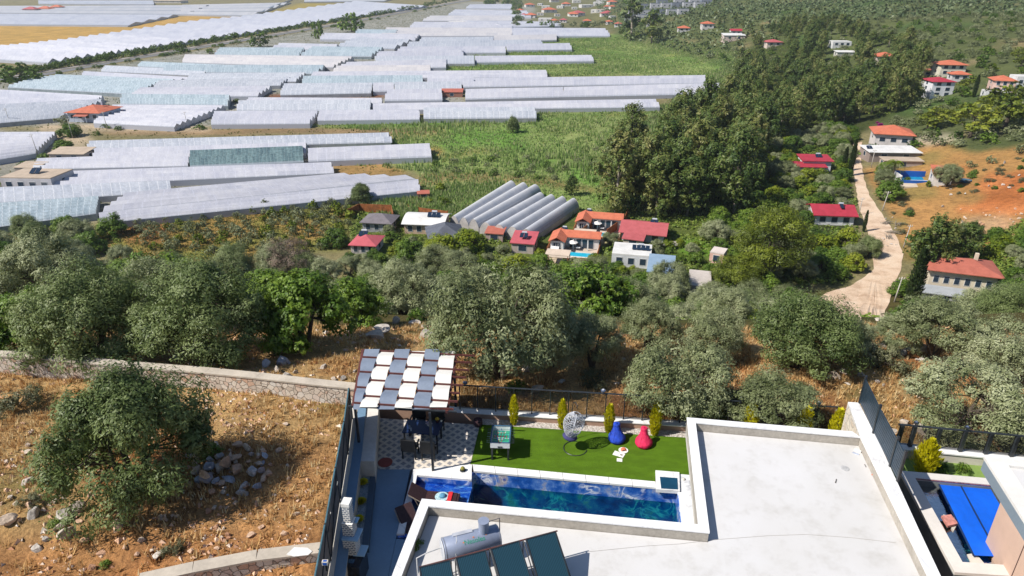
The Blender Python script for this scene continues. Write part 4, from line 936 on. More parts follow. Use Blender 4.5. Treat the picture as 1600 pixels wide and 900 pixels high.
# ---------------------------------------------------------------- the neighbour's house and pool
nb = thing("neighbour_house", "pink rendered house with grey fascia and white flat roof beside the covered pool", "house", (15, 14, 0)); O = Vector((15, 14, 0))
def pr2(name, pts, z0, z1, m, par=nb, Of=O): q = MB(); q.prism([(p[0] - Of.x, p[1] - Of.y) for p in pts], z0, z1); return q.build(name, m, par)
pink = mat('pink render', (.60, .42, .33), .85, .05, .5)
wA = Vector((14.08, 15.35, 0)); dB = Vector((-.20, -1.0, 0)).normalized()
wB = wA + dB * 3.1; wC = wA + dB * 9
pr2("wall", [wA, wB - dB * .0, wC, (22, wC.y), (22, 14.6), (14.25, 15.38)], -1.5, 3.62, pink)
q = MB(); a = wA + dB * 1.55; q.box((a.x - O.x - .004, a.y - O.y, 1.2), (.012, .03, 4.84), math.atan2(dB.y, dB.x)); q.build("expansion_joint", mat('dark joint', (.10, .06, .06), .8), nb)
rf = [P(1537, 715, 4.05), P(1640, 724, 4.05)]; rA = rf[0]; rB = rf[1]; sdir = (P(1612, 834, 4.05) - rA).normalized(); rD = rA + sdir * 9
grey = mat('blue grey fascia', (.20, .25, .30), .7, .05, .7)
pr2("fascia", [(rA.x + .02, rA.y - .02), (rB.x, rB.y - .02), (22, rB.y - .8), (22, rD.y), (rD.x + .02, rD.y)][::-1], 3.62, 4.0, grey)
wd_ = .42; iA = rA + Vector((.46, -.40, 0)); iD = rD + Vector((.46, 0, 0))
pr2("roof", [(iA.x, iA.y), (22, rB.y - 1.2), (22, iD.y), (iD.x, iD.y)][::-1], 3.9, 4.003, M['roof'])
q = MB()
for s_ in ([rA, rB, rB + Vector((0, -.40, 0)), iA], [rA, iA, iD, rD]): q.hexa([(p.x - O.x, p.y - O.y, 4.001) for p in s_][::-1], [(p.x - O.x, p.y - O.y, 4.09) for p in s_][::-1])
q.build("coping", mat('pale coping', (.68, .66, .63), .6, .05, .6), nb)
np_ = thing("neighbour_pool", "raised pool with wide pale rim and blue cover strips next to the pink house", "pool", (14.5, 17, 0)); O2 = Vector((14.5, 17, 0)); ZN = 1.9
go = PX([(1405, 735), (1548, 747.5)], ZN); gl_ = PX([(1492, 894)], ZN)[0]; gi = PX([(1430, 746.5), (1549, 757.5), (1504, 878)], ZN); 
OO = [go[0], go[1] + (go[1] - go[0]) * .8, Vector((19.0, gl_.y - .6, 0)), gl_]
II = [gi[0], gi[1] + (gi[1] - gi[0]) * .75, Vector((18.4, gi[2].y - .5, 0)), gi[2]]
rim = MB()
for k in range(4):
    a, b_, c, d = OO[k], OO[(k + 1) % 4], II[(k + 1) % 4], II[k]
    rim.hexa([(p.x - O2.x, p.y - O2.y, ZN - .1) for p in (a, b_, c, d)][::-1], [(p.x - O2.x, p.y - O2.y, ZN) for p in (a, b_, c, d)][::-1])
rim.build("rim", mat('pale pool rim', (.64, .61, .58), .6, .06, .8), np_)
tank_ = MB(); c_ = [p + (Vector((14.8, 16.8, 0)) - Vector((p.x, p.y, 0))).normalized() * .03 for p in OO]
for k in range(4):
    a, b_ = c_[k], c_[(k + 1) % 4]; ia, ib = II[k] , II[(k + 1) % 4]
    tank_.hexa([(p.x - O2.x, p.y - O2.y, -2.0) for p in (a, b_, ib, ia)][::-1], [(p.x - O2.x, p.y - O2.y, ZN - .102) for p in (a, b_, ib, ia)][::-1])
tank_.build("outer_wall", mat('grey block side', (.20, .22, .22), .8, .15, 1.2), np_)
pr2("pool_floor", II[::-1], .7, .8, mat('aqua mosaic', (.42, .66, .64), .4, .2, 14), np_, O2)
q = MB(); q.poly([(p.x - O2.x, p.y - O2.y, ZN - .32) for p in II]); q.build("water", water_mat('neighbour water', (.30, .78, .85)), np_)
q = MB()
for k in range(4):
    a, b_ = II[k], II[(k + 1) % 4]; q.tube((a.x - O2.x, a.y - O2.y, ZN - .04), (b_.x - O2.x, b_.y - O2.y, ZN - .04), .022, n=5)
q.build("trim", mat('pinkish mosaic trim', (.38, .16, .18), .5, .4, 20), np_)
ZC = ZN - .20
def pc(px, py): p = P(px, py, ZC); return p
cvm = mat('blue pool cover', (.005, .12, .72), .5, .08, .8, bmp=.01, bscale=3)
for k, (tl, tr_, bl_, br_) in enumerate((((1465, 751.5), (1498, 755), (1522, 868), (1560, 870)), ((1500, 756), (1546, 762), (1562, 871), (1612, 875)))):
    a, b_, c, d = pc(*tl), pc(*tr_), pc(*br_), pc(*bl_); q = MB(); N = 14
    g = [[a.lerp(d, i_ / N).lerp(b_.lerp(c, i_ / N), j_ / 6) - O2 for j_ in range(7)] for i_ in range(N + 1)]
    for r_ in g:
        for j_, p in enumerate(r_): p.z = ZC + .003 * math.sin(j_ * 2.1 + p.y * 3)
    for i_ in range(N):
        for j_ in range(6): q.hexa([g[i_][j_], g[i_ + 1][j_], g[i_ + 1][j_ + 1], g[i_][j_ + 1]], [p + Vector((0, 0, .015)) for p in (g[i_][j_], g[i_ + 1][j_], g[i_ + 1][j_ + 1], g[i_][j_ + 1])])
    q.build("cover_strip", cvm, np_)
    q = MB(); q.tube(a - O2 + Vector((-.02, 0, .01)), d - O2 + Vector((-.02, 0, .01)), .03, n=6); q.build("cover_rail", mat('navy rail', (.01, .03, .10), .5), np_)
sd = PX([(1471, 806), (1486, 804), (1497, 818), (1481, 822)], ZC + .02); q = MB(); q.prism([(p.x - O2.x, p.y - O2.y) for p in sd][::-1], ZC - .05, ZC + .03); q.build("pink_step", mat('pink step', (.62, .26, .22), .7, .2, 8), np_)
sd = PX([(1471, 812), (1497, 820), (1487, 838)], ZC - .3); q = MB(); q.prism([(p.x - O2.x, p.y - O2.y) for p in sd][::-1], .5, ZC - .08); q.build("step_block", M['render'], np_)
sd = PX([(1511, 866), (1524, 864), (1538, 880), (1518, 882)], ZC - .1); q = MB(); q.prism([(p.x - O2.x, p.y - O2.y) for p in sd][::-1], .5, ZC - .1); q.build("shallow_step", M['render'], np_)
# neighbour's strip of lawn, back wall and railing
NL = .9
lp = [P(1398, 745, NL), P(1600, 762, NL), P(1600, 728, NL), P(1395, 709, NL)]
floor("neighbour_lawn", [(p.x, p.y) for p in lp], -.3, NL, mat('faded turf', (.20, .30, .07), .9, .1, 3))
a0, a1 = P(1398, 700, 1.3), P(1620, 722, 1.3); bw = thing("back_wall", "low pale wall under the smoked railing behind the covered pool", "wall", a0); dv = (a1 - a0); nn = Vector((-dv.y, dv.x, 0)).normalized() * .34
q = MB(); q.hexa([Vector((v.x, v.y, -3)) for v in (Vector(), dv, dv + nn, nn)], [Vector((v.x, v.y, -.05)) for v in (Vector(), dv, dv + nn, nn)]); q.build("masonry", M['render'], bw)
q = MB(); q.hexa([Vector((v.x, v.y, -.048)) for v in (-nn * .1, dv - nn * .1, dv + nn * 1.1, nn * 1.1)], [Vector((v.x, v.y, 0)) for v in (-nn * .1, dv - nn * .1, dv + nn * 1.1, nn * 1.1)]); q.build("coping", M['coping'], bw)
nr = thing("smoked_railing", "dark steel and smoked glass railing behind the covered pool", "railing", a0); us = [.03, .12, .30, .48, .66, .84, .99]
for k, u in enumerate(us):
    v = dv * u + nn * .6; q = MB(); q.box((v.x, v.y, .44), (.12, .12, .88)); q.build("post", M['metal_dark'], nr)
    if k < 6:
        v2 = dv * us[k + 1] + nn * .6; w = dv.normalized() * .07; t_ = nn.normalized() * .005; q = MB(); lo = [v + w - t_, v2 - w - t_, v2 - w + t_, v + w + t_]
        q.hexa([(p.x, p.y, .05) for p in lo], [(p.x, p.y, .82) for p in lo]); q.build("glass_panel", M['smoked'], nr)
q = MB(); q.tube(nn * .6 + Vector((0, 0, .90)), dv + nn * .6 + Vector((0, 0, .90)), .04, n=6); q.build("top_rail", M['metal_dark'], nr)
for k, u in enumerate((.12, .48)):
    t = thing("post_lamp", ["small square lamp on the smoked railing post near the party wall", "small square lamp on the smoked railing post beyond the big golden cypress"][k], "lamp", a0 + dv * u + nn * .6 + Vector((0, 0, .94)))
    q = MB(); q.lathe([(.03, 0), (.03, .05), (.11, .08), (.11, .12), (0, .14)], n=4); q.build("lamp_head", M['metal_dark'], t); q = MB(); q.lathe([(.06, .141), (.05, .16), (0, .165)], n=4); q.build("cap", lampw, t)
# ---------------------------------------------------------------- foliage
def unit(rg, n):
    v = rg.normal(size=(n, 3)); return v / np.linalg.norm(v, axis=1)[:, None]
def leaf_faces(rg, C, Rr, per, size, asp=.45, outw=.5, clump=0.0, squash=1.0, tone_s=.35, shell=.55, up=0.0):
    """C (k,3) centres of sprays, Rr radii, per leaves each -> quads and tones"""
    k = len(C); n = k * per
    d = unit(rg, n); rr = shell + (1 - shell) * rg.random(n) ** .6
    cc = np.repeat(C, per, 0); R = np.repeat(Rr, per)
    if clump:   # gather leaves on twigs
        tw = max(4, per // 12); tdir = unit(rg, k * tw).reshape(k, tw, 3); trr = (shell + (1 - shell) * rg.random((k, tw)) ** .5)
        pick = rg.integers(0, tw, (k, per)); base = np.take_along_axis(tdir, pick[:, :, None].repeat(3, 2), 1).reshape(-1, 3)
        tr_ = np.take_along_axis(trr, pick, 1).reshape(-1)
        d2 = base + d * clump; rr = tr_ ; d = d2
    pos = cc + d * (R * rr)[:, None] * np.array([1, 1, squash])
    dn = d / np.linalg.norm(d, axis=1)[:, None]
    nrm = dn * outw + unit(rg, n) * (1 - outw) + np.array([0, 0, up]); nrm /= np.linalg.norm(nrm, axis=1)[:, None]
    t = np.cross(nrm, unit(rg, n)); t /= np.linalg.norm(t, axis=1)[:, None]; b = np.cross(nrm, t)
    s = size * (.6 + .8 * rg.random(n)); t = t * s[:, None]; b = b * (s * asp)[:, None]
    V = np.stack([pos - t, pos - b, pos + t, pos + b], 1)
    ctone = np.repeat(rg.random(k), per)
    tone = np.clip(.5 + (ctone - .5) * tone_s * 1.6 + (rg.random(n) - .5) * tone_s * 1.3, 0, 1)
    return V, tone
def skeleton(rg, mb, base, tips, r0, r1=.02, n=7, sag=.25):
    """limbs that fork: each tip reaches back to the trunk through a shared elbow"""
    base = Vector(base)
    for tp, elbow, rm in tips:
        tp = Vector(tp); elbow = Vector(elbow)
        mid = (elbow + tp) / 2 + Vector((rg.normal() * .12, rg.normal() * .12, -.1 * sag)) * (tp - elbow).length
        mb.path([elbow, elbow.lerp(mid, .6), mid, tp], [rm, rm * .8, rm * .55, r1], n)
M['bark'] = mat('grey brown bark', (.11, .085, .065), .95, .3, 5, (.05, .04, .03), bmp=.03, bscale=12)
M['bark_pale'] = mat('pale peeling bark', (.34, .30, .25), .9, .25, 2, (.16, .13, .10))
LEAF = {
 'olive': leaf_mat('olive leaves', [(.075, .095, .032), (.17, .20, .085), (.29, .32, .165), (.42, .44, .27)], 0.26),
 'olive_dark': leaf_mat('dark olive leaves', [(.048, .080, .020), (.12, .165, .048), (.20, .25, .090), (.32, .36, .17)], 0.28),
 'carob': leaf_mat('broad green leaves', [(0.032, 0.075, 0.009), (0.081, 0.155, 0.016), (0.155, 0.247, 0.028), (0.241, 0.333, 0.046)], .32),
 'lime': leaf_mat('yellow green leaves', [(0.055, 0.099, 0.007), (0.143, 0.209, 0.011), (0.253, 0.308, 0.018), (0.374, 0.396, 0.044)], .3),
 'euc': leaf_mat('eucalyptus leaves', [(.035, .070, .014), (.09, .145, .028), (.17, .20, .050), (.27, .25, .09)], 0.3),
 'pine': leaf_mat('pine needles', [(.06, .085, .010), (.14, .18, .016), (.23, .27, .026), (.32, .33, .05)], .28),
 'gold': leaf_mat('golden cypress sprays', [(0.378, 0.357, 0.008), (0.609, 0.567, 0.013), (0.777, 0.714, 0.021), (0.840, 0.788, 0.063)], .4),
 'cyp': leaf_mat('cypress sprays', [(0.013, 0.029, 0.008), (0.033, 0.058, 0.016), (0.058, 0.091, 0.023)], .1),
 'dead': leaf_mat('dry brown twigs', [(.10, .07, .05), (.18, .13, .095), (.27, .20, .15)], .1),
 'magenta': leaf_mat('magenta flowers', [(.18, .005, .12), (.45, .01, .28), (.60, .03, .42)], .3),
 'brush': leaf_mat('grey green scrub', [(0.052, 0.058, 0.023), (0.117, 0.124, 0.058), (0.195, 0.195, 0.104)], .2),
}
def dome(rg, k, R, H, zlow, flat=1.0, lumps=5):
    """spray centres: lumps on an uneven dome, not a ball"""
    lob = unit(rg, lumps); lob[:, 2] = np.abs(lob[:, 2]); lobr = .75 + .35 * rg.random(lumps)
    C = []
    while len(C) < k:
        d = unit(rg, 1)[0]; d[2] = abs(d[2]) * 1.15 - .28
        w = np.exp(4 * (lob @ d - 1)); f = .52 + .62 * (w * lobr).sum() / (w.sum() + .3)
        r = (.5 + .5 * rg.random() ** .4) * f
        C.append([d[0] * R * r, d[1] * R * r, zlow + (H - zlow) * (.30 + .66 * d[2] * r * flat + .06 * rg.normal() * .5)])
    return np.array(C)
TREES = {}
def register(kind, variants): TREES[kind] = variants
def make_tree_mesh(kind, seed, R, H, zlow, k, per, cr, leaf, lm, stems=3, asp=.35, clump=.28, trunk_r=.16, bark='bark', flat=1.0, outw=.68, lumps=5, tone_s=.5, twigs=1.0):
    rg = np.random.default_rng(seed); C = dome(rg, k, R, H, zlow, flat, lumps)
    Rr = cr * (.65 + .6 * rg.random(k)); V, t = leaf_faces(rg, C, Rr, per, leaf, asp, outw, clump, .8, tone_s, .45, .35)
    crown = quads(kind + "_crown", V, lm, t)
    mb = MB(); el = []
    for s_ in range(stems):
        a = 6.28 * s_ / stems + rg.random() * .9; b0 = Vector((math.cos(a), math.sin(a), 0)) * (trunk_r * (1.1 if stems > 1 else 0)); lean = Vector((math.cos(a), math.sin(a), 0)) * R * (.16 if stems > 1 else .03)
        p1 = b0 + lean * .35 + Vector((0, 0, H * .16)); p2 = b0 + lean + Vector((rg.normal() * .1, rg.normal() * .1, H * .34)); p3 = b0 * .5 + lean * 1.4 + Vector((rg.normal() * .2, rg.normal() * .2, H * .52))
        mb.path([b0 - Vector((0, 0, .4)), b0 + Vector((0, 0, .06 * H)), p1, p2, p3], [trunk_r * 1.5, trunk_r * 1.1, trunk_r, trunk_r * .75, trunk_r * .42], 8); el += [(p1, .45), (p2, .42), (p2, .38), (p3, .3), (p3, .26)]
    for c in C[: int(len(C) * twigs)]:
        e, f = min(el, key=lambda q: (q[0] - Vector(c)).length + rg.random() * R * .5); skeleton(rg, mb, e, [(Vector(c) * .92 + e * .08, e, trunk_r * f)], trunk_r, .012, 5)
    tr = mb.build("tmp", M[bark], smooth=True); tm = tr.data; bpy.data.objects.remove(tr)
    return crown, tm, R, H
register('olive', [make_tree_mesh('olive', 20 + i, 3.5, 5.6, (1.5, .7, 1.3, .6, .9)[i], 50, 800, .86, .08, LEAF['olive'], stems=(3, 2, 4, 3, 2)[i], lumps=(4, 5, 6, 4, 5)[i]) for i in range(5)])
register('olive_dark', [make_tree_mesh('olive_dark', 40 + i, 3.4, 5.8, .3, 70, 860, .92, .078, LEAF['olive_dark'], stems=3) for i in range(3)])
register('carob', [make_tree_mesh('carob', 50 + i, 3.0, 4.8, .2, 40, 520, 1.0, .105, LEAF['carob'], asp=.6, stems=3, clump=.2) for i in range(4)])
register('lime', [make_tree_mesh('lime', 60 + i, 3.0, 4.6, .3, 36, 520, .95, .105, LEAF['lime'], asp=.6, stems=3, clump=.2) for i in range(3)])
register('pine', [make_tree_mesh('pine', 70 + i, 4.2, 9.0, 2.2, 50, 600, 1.2, .12, LEAF['pine'], asp=.3, stems=1, trunk_r=.24, clump=.3, flat=1.1) for i in range(2)])
register('dead', [make_tree_mesh('dead', 80, 3.2, 5.0, .8, 38, 500, 1.0, .09, LEAF['dead'], asp=.18, stems=3, clump=.3)])
register('bush', [make_tree_mesh('bush', 90 + i, 1.2, 1.5, 0.0, 16, 220, .5, .075, LEAF['carob'], asp=.5, stems=3, trunk_r=.04) for i in range(2)])
register('scrub', [make_tree_mesh('scrub', 95 + i, 1.3, 1.2, 0.0, 16, 220, .5, .07, LEAF['brush'], asp=.3, stems=3, trunk_r=.04) for i in range(2)])
# farther kinds, fewer and larger leaves
register('olive_mid', [make_tree_mesh('olive_mid', 100 + i, 3.2, 4.6, .3, 22, 95, 1.1, .25, LEAF['olive'], stems=2, clump=.2, twigs=.4) for i in range(4)])
register('carob_mid', [make_tree_mesh('carob_mid', 110 + i, 3.2, 4.6, .0, 22, 95, 1.1, .26, LEAF['carob'], asp=.6, stems=2, clump=.2, twigs=.4) for i in range(4)])
register('lime_mid', [make_tree_mesh('lime_mid', 115 + i, 3.2, 4.4, .0, 22, 95, 1.1, .26, LEAF['lime'], asp=.6, stems=2, clump=.2, twigs=.4) for i in range(3)])
register('pine_mid', [make_tree_mesh('pine_mid', 118 + i, 4.0, 8.0, 1.5, 24, 120, 1.4, .28, LEAF['pine'], asp=.4, stems=1, clump=.2, twigs=.4, trunk_r=.25) for i in range(3)])
def euc_mesh(seed, R, H, k, per, leaf, cr):
    rg = np.random.default_rng(seed); C = []
    for _ in range(k):
        t = rg.random() ** .8; z = H * (.16 + .80 * t); w = R * (.55 + .55 * math.sin(math.pi * min(1, t * .9 + .12))) * (1 - .45 * t ** 3)
        a = rg.random() * 6.28; r = w * rg.random() ** .5; C.append([r * math.cos(a), r * math.sin(a), z])
    C = np.array(C); V, t = leaf_faces(rg, C, cr * (.6 + .7 * rg.random(k)), per, leaf, .4, .66, .3, 1.25, .5, .4, .3)
    crown = quads("eucalyptus_crown", V, LEAF['euc'], t); mb = MB()
    mb.path([(0, 0, -.5), (.1, 0, H * .2), (-.1, .15, H * .5), (.1, 0, H * .8)], [.38, .3, .2, .06], 7)
    for c in C[::3]: mb.path([(0, 0, c[2] * .62), Vector(c) * .55 + Vector((0, 0, c[2] * .35)), c], [.10, .07, .03], 4)
    tr = mb.build("tmp", M['bark_pale'], smooth=True); tm = tr.data; bpy.data.objects.remove(tr); return crown, tm, R, H
register('euc', [euc_mesh(130 + i, 3.9, 15, 60, 110, .33, 1.55) for i in range(5)])
register('euc_far', [euc_mesh(140 + i, 3.4, 14, 26, 42, .62, 1.6) for i in range(3)])
def spire_mesh(kind, seed, R, H, n, leaf, lm, pw=.8, asp=.4, trunk=.05, lumpy=.15):
    rg = np.random.default_rng(seed); t = rg.random(n) ** 1.15; a = rg.random(n) * 6.28
    w = R * np.sin(np.pi * np.clip(t * .86 + .12, 0, 1)) ** pw * (1 + lumpy * np.sin(7 * a + 12 * t * 3) + lumpy * rg.normal(size=n) * .5)
    r = w * (.65 + .35 * rg.random(n)); pos = np.stack([r * np.cos(a), r * np.sin(a), H * (t * .97 + .02)], 1)
    nrm = np.stack([np.cos(a), np.sin(a), np.full(n, .3)], 1) + .5 * unit(rg, n); nrm /= np.linalg.norm(nrm, axis=1)[:, None]
    up = np.stack([np.cos(a) * .55, np.sin(a) * .55, np.ones(n)], 1) + .25 * unit(rg, n); up /= np.linalg.norm(up, axis=1)[:, None]
    b = np.cross(nrm, up); s = leaf * (.6 + .8 * rg.random(n)); V = np.stack([pos - up * s[:, None] * .6, pos - b * (s * asp)[:, None], pos + up * s[:, None], pos + b * (s * asp)[:, None]], 1)
    crown = quads(kind + "_crown", V, lm, np.clip(.5 + .35 * rg.normal(size=n), 0, 1)); mb = MB(); mb.path([(0, 0, -.1), (0, 0, H * .4), (0, 0, H * .85)], [trunk, trunk * .7, trunk * .2], 6)
    tr = mb.build("tmp", M['bark'], smooth=True); tm = tr.data; bpy.data.objects.remove(tr); return crown, tm, R, H
register('gold', [spire_mesh('gold', 150 + i, .21, 1.35, 1500, .075, LEAF['gold'], .55) for i in range(3)] + [spire_mesh('gold', 155, .46, 1.5, 2600, .12, LEAF['gold'], 1.0, lumpy=.3)])
register('cyp', [spire_mesh('cyp', 160 + i, .85, 9.0, 2600, .28, LEAF['cyp'], .6) for i in range(2)])
def tree(kind, v, loc, sc, rz, label=None, group=None, name=None, cat='tree', parts=True, sq=None):
    crown, tm, R, H = TREES[kind][v % len(TREES[kind])]
    nm = name or {'olive': 'olive_tree', 'olive_dark': 'olive_tree', 'olive_mid': 'olive_tree', 'carob': 'carob_tree', 'carob_mid': 'carob_tree', 'lime': 'citrus_tree', 'lime_mid': 'citrus_tree', 'pine': 'pine_tree', 'pine_mid': 'pine_tree', 'dead': 'bare_tree', 'bush': 'bush', 'scrub': 'bush', 'euc': 'eucalyptus_tree', 'euc_far': 'eucalyptus_tree', 'gold': 'golden_cypress', 'cyp': 'cypress_tree'}[kind]
    root = thing(nm, label, cat, loc, rz, group); root.scale = (sc, sc, sc * (sq or 1))
    link("trunk", tm, root); link("crown" if nm not in ('bush',) else "foliage", crown, root)
    return root
def treepx(kind, v, px, py, wpx, label, group=None, rz=None, sq=None, name=None, cat='tree', dz=0):
    """a tree whose foot stands on the ground seen at (px, py) and whose crown is wpx wide in the picture"""
    p = G(px, py); sc = wpx / pxm(p) / (2 * TREES[kind][v % len(TREES[kind])][2]) * .92; p.z += dz
    return tree(kind, v, p, sc, rnd.uniform(0, 6.28) if rz is None else rz, label, group, name, cat, sq=sq)
NEAR = [
 ('olive_dark', 0, 222, 772, 262, "large dark olive tree standing alone on the rubble plot left of the pergola", 1.2),
 ('olive_dark', 1, 160, 556, 205, "dark olive tree just behind the stone wall, above the big lone olive", 1.05),
 ('olive_dark', 2, 322, 560, 215, "dark shady olive tree behind the stone wall with rocks at its foot", 1.05),
 ('carob', 0, 478, 540, 155, "dense dark green carob tree beside the grey rock heap", 1.15),
 ('olive', 3, 782, 590, 258, "big silvery olive tree with forked trunks behind the glass railing", 1.22),
 ('olive', 4, 862, 572, 130, "second trunk group of silvery olive just right of the forked one", 1.15),
 ('olive', 2, 925, 575, 120, "grey olive tree in shade between the forked olive and the pale olive", 1.1),
 ('olive', 3, 1055, 652, 190, "pale silvery olive tree leaning towards the railing behind the bean bags", 1.15),
 ('olive', 4, 1200, 668, 185, "low spreading olive tree directly behind the villa roof's back parapet", .72),
 ('olive_dark', 1, 1240, 572, 175, "tall dark olive tree beyond the dry grass clearing", 1.0),
 ('olive', 0, 1325, 560, 90, "slim olive tree at the clearing's edge below the gravel road", 1.1),
 ('olive', 1, 1495, 694, 215, "large olive tree with open limbs on the dry slope behind the covered pool", .95),
 ('olive_dark', 0, 1612, 720, 140, "olive tree cut by the picture's right edge beside the covered pool's lot", 1.0),
 ('olive', 2, 1455, 560, 150, "broad grey olive tree right of the dark cypress", .95),
 ('olive', 3, 1560, 590, 150, "grey olive tree between the broad olive and the picture's right edge", 1.0),
 ('olive', 4, 1390, 548, 90, "small grey olive above the rock ledge", 1.0),
 ('olive', 3, 1110, 560, 120, "grey olive tree just beyond the pale silvery one", 1.1),
 ('olive', 0, 1010, 545, 110, "grey olive tree behind the pale one, towards the village", 1.1),
 ('carob', 1, 40, 545, 140, "dark green carob thicket tree at the stone wall's left end", 1.1),
 ('olive', 2, 250, 520, 150, "grey-green olive tree behind the two dark olives", 1.2),
 ('carob', 2, 560, 510, 110, "dark green carob tree behind the grey rock heap", 1.1),
]
for kd, v, px, py, w, lb, sq in NEAR: treepx(kd, v, px, py, w, lb, sq=sq)
# golden cypresses
for k, (px, py, w, top, lb) in enumerate([(803, 663, 15, 621, "golden cypress behind the football table"), (878, 669, 16, 627, "golden cypress left of the hanging chair"), (951, 675, 17, 634, "golden cypress beside the blue bean bag"), (1022, 679, 19, 631, "golden cypress with spreading top beside the pink bean bag")]):
    p = P(px, py, .02); H = (py - top) / pxm(p) / .80; t = tree('gold', k % 3, p, w / pxm(p) / .40, k, lb, "golden cypresses along the pebble bed", sq=1)
    s = w / pxm(p) / .46; t.scale = (s, s, H / 1.35)
for k, (px, py, lb) in enumerate([(1172, 643, "golden cypress top nearest the roof's back left corner"), (1260, 652, "golden cypress top halfway along the roof's back parapet"), (1309, 653, "golden cypress top closest to the party wall")]):
    p = P(px, py, 1.28); p.y = float(wall_y(p.x)) - .35; p.z = 0; t = tree('gold', (k + 1) % 3, p, 1.15, k, lb, "golden cypresses behind the villa roof"); t.scale = (1.35, 1.35, 1.3)
p = P(1441, 740, .9); t = tree('gold', 3, p, 1.0, 1, "big feathery golden cypress on the neighbour's lawn strip"); t.scale = (.78, .78, .98)
for k, (px, py, lb) in enumerate([(1468, 735, "small round shrub beside the big golden cypress"), (1507, 738, "small round shrub on the faded lawn nearer the pink house")]):
    tree('bush', k, P(px, py, .9), .24, k, lb, name='bush', cat='bush')
for k, (px, py) in enumerate([(572, 731), (568, 756), (565, 786), (561, 814)]):
    p = P(px, py, .32); t = tree('gold', 3, p, .2, k, ["small yellow shrub in the gravel planter nearest the plastered block", "small yellow shrub second from the plastered block in the planter", "small yellow shrub third from the plastered block in the planter", "small yellow shrub beside the barbecue chimney"][k], "yellow shrubs in the planter", name='planter_shrub', cat='shrub'); t.scale = (.30, .30, .14)
tree('bush', 0, P(650, 853, ZR), .16, 0, "small bright green weed growing from the roof's shaded corner", name='weed', cat='weed')
# low bushes on the dry ground
for k, (kd, px, py, w, lb) in enumerate([
 ('bush', 640, 480, 60, "bright green bush above the grey rock heap"), ('bush', 655, 500, 34, "small lime bush between the grey boulders"), ('bush', 805, 612, 34, "green bush behind the railing near the white boulder"), ('bush', 725, 500, 40, "green bush left of the big olive's crown"),
 ('scrub', 30, 635, 80, "brown-grey scrub below the stone wall's left end"), ('bush', 85, 822, 26, "small green weed among the pale rocks"), ('scrub', 50, 790, 46, "grey green tuft beside the pale rocks"), ('scrub', 275, 858, 40, "dry grey tuft above the lower wall"),
 ('bush', 328, 712, 36, "green weed on the shaded stone heap"), ('scrub', 1370, 575, 90, "brown scrub beside the rock ledge"), ('bush', 1490, 690, 50, "green bush at the foot of the open-limbed olive"), ('scrub', 760, 590, 60, "dry brown brush under the forked olive"),
 ('scrub', 680, 515, 40, "dry bush by the boulders' right side"), ('bush', 165, 886, 20, "little green weed near the lower wall"), ('scrub', 930, 600, 60, "dry shrub in the olive's shadow behind the railing"), ('bush', 360, 560, 60, "dark green bush among the shaded rocks"),
 ('scrub', 110, 555, 50, "grey bush growing just behind the stone wall's coping"), ('bush', 1295, 690, 30, "low green weed behind the roof parapet")]):
    treepx(kd, k, px, py, w, lb, name='bush', cat='bush', rz=k)
# ---------------------------------------------------------------- stone walls and loose rock on the near slope
def wall_line(name, label, pts, zt, h, w, m, cm):
    t = thing(name, label, "wall", (pts[len(pts) // 2][0], pts[len(pts) // 2][1], zt)); O = t.location; mb = MB(); cb = MB()
    for k in range(len(pts) - 1):
        a, b_ = Vector((*pts[k], 0)), Vector((*pts[k + 1], 0)); d = (b_ - a).normalized(); n_ = Vector((-d.y, d.x, 0)) * w
        b_ = b_ - d * .003
        q = [a, b_, b_ + n_, a + n_]; mb.hexa([(p.x - O.x, p.y - O.y, -h) for p in q], [(p.x - O.x, p.y - O.y, -.07) for p in q])
        q = [a - n_ * .10, b_ - n_ * .10, b_ + n_ * 1.1, a + n_ * 1.1]; cb.hexa([(p.x - O.x, p.y - O.y, -.068) for p in q], [(p.x - O.x, p.y - O.y, 0) for p in q])
    mb.build("masonry", m, t); cb.build("coping", cm, t); return t
rub = stone_mat('pink grey rubble stone', [(.50, .42, .35), (.62, .54, .46), (.68, .61, .53), (.55, .36, .26), (.66, .62, .57)], (.20, .165, .13), 4.6, .9, .03, edge=.05)
cop = mat('cement coping', (.50, .44, .37), .9, .12, 1.0, bmp=.008)
ZW = 1.75
wl1 = [P(x, y_, ZW) for x, y_ in ((-60, 552), (30, 557), (120, 565), (220, 574), (320, 582), (400, 590), (470, 598), (554, 607))]
wall_line("stone_wall", "long pink-grey rubble stone wall with cement coping crossing the slope behind the lone olive", [(p.x, p.y) for p in wl1], ZW, 1.9, .38, rub, cop)
ZW2 = 1.42
wl2 = [P(x, y_, ZW2) for x, y_ in ((215, 912), (300, 893), (400, 874), (502, 862))]
wall_line("lower_stone_wall", "low stone wall with pale cement coping running up to the panel fence", [(p.x, p.y) for p in wl2], ZW2, 1.6, .36, rub, cop)
q = MB(); q.prism([(-.35, -.12), (-.1, -.2), (.3, -.14), (.38, .0), (.2, .14), (-.2, .16)], 0, .02); tag(q.build("plastic_sheet", mat('white plastic sheet', (.72, .71, .70), .5, .08, 5)), "white plastic sheet lying across the lower wall's coping", "sheet").location = P(468, 862, ZW2 + .004)
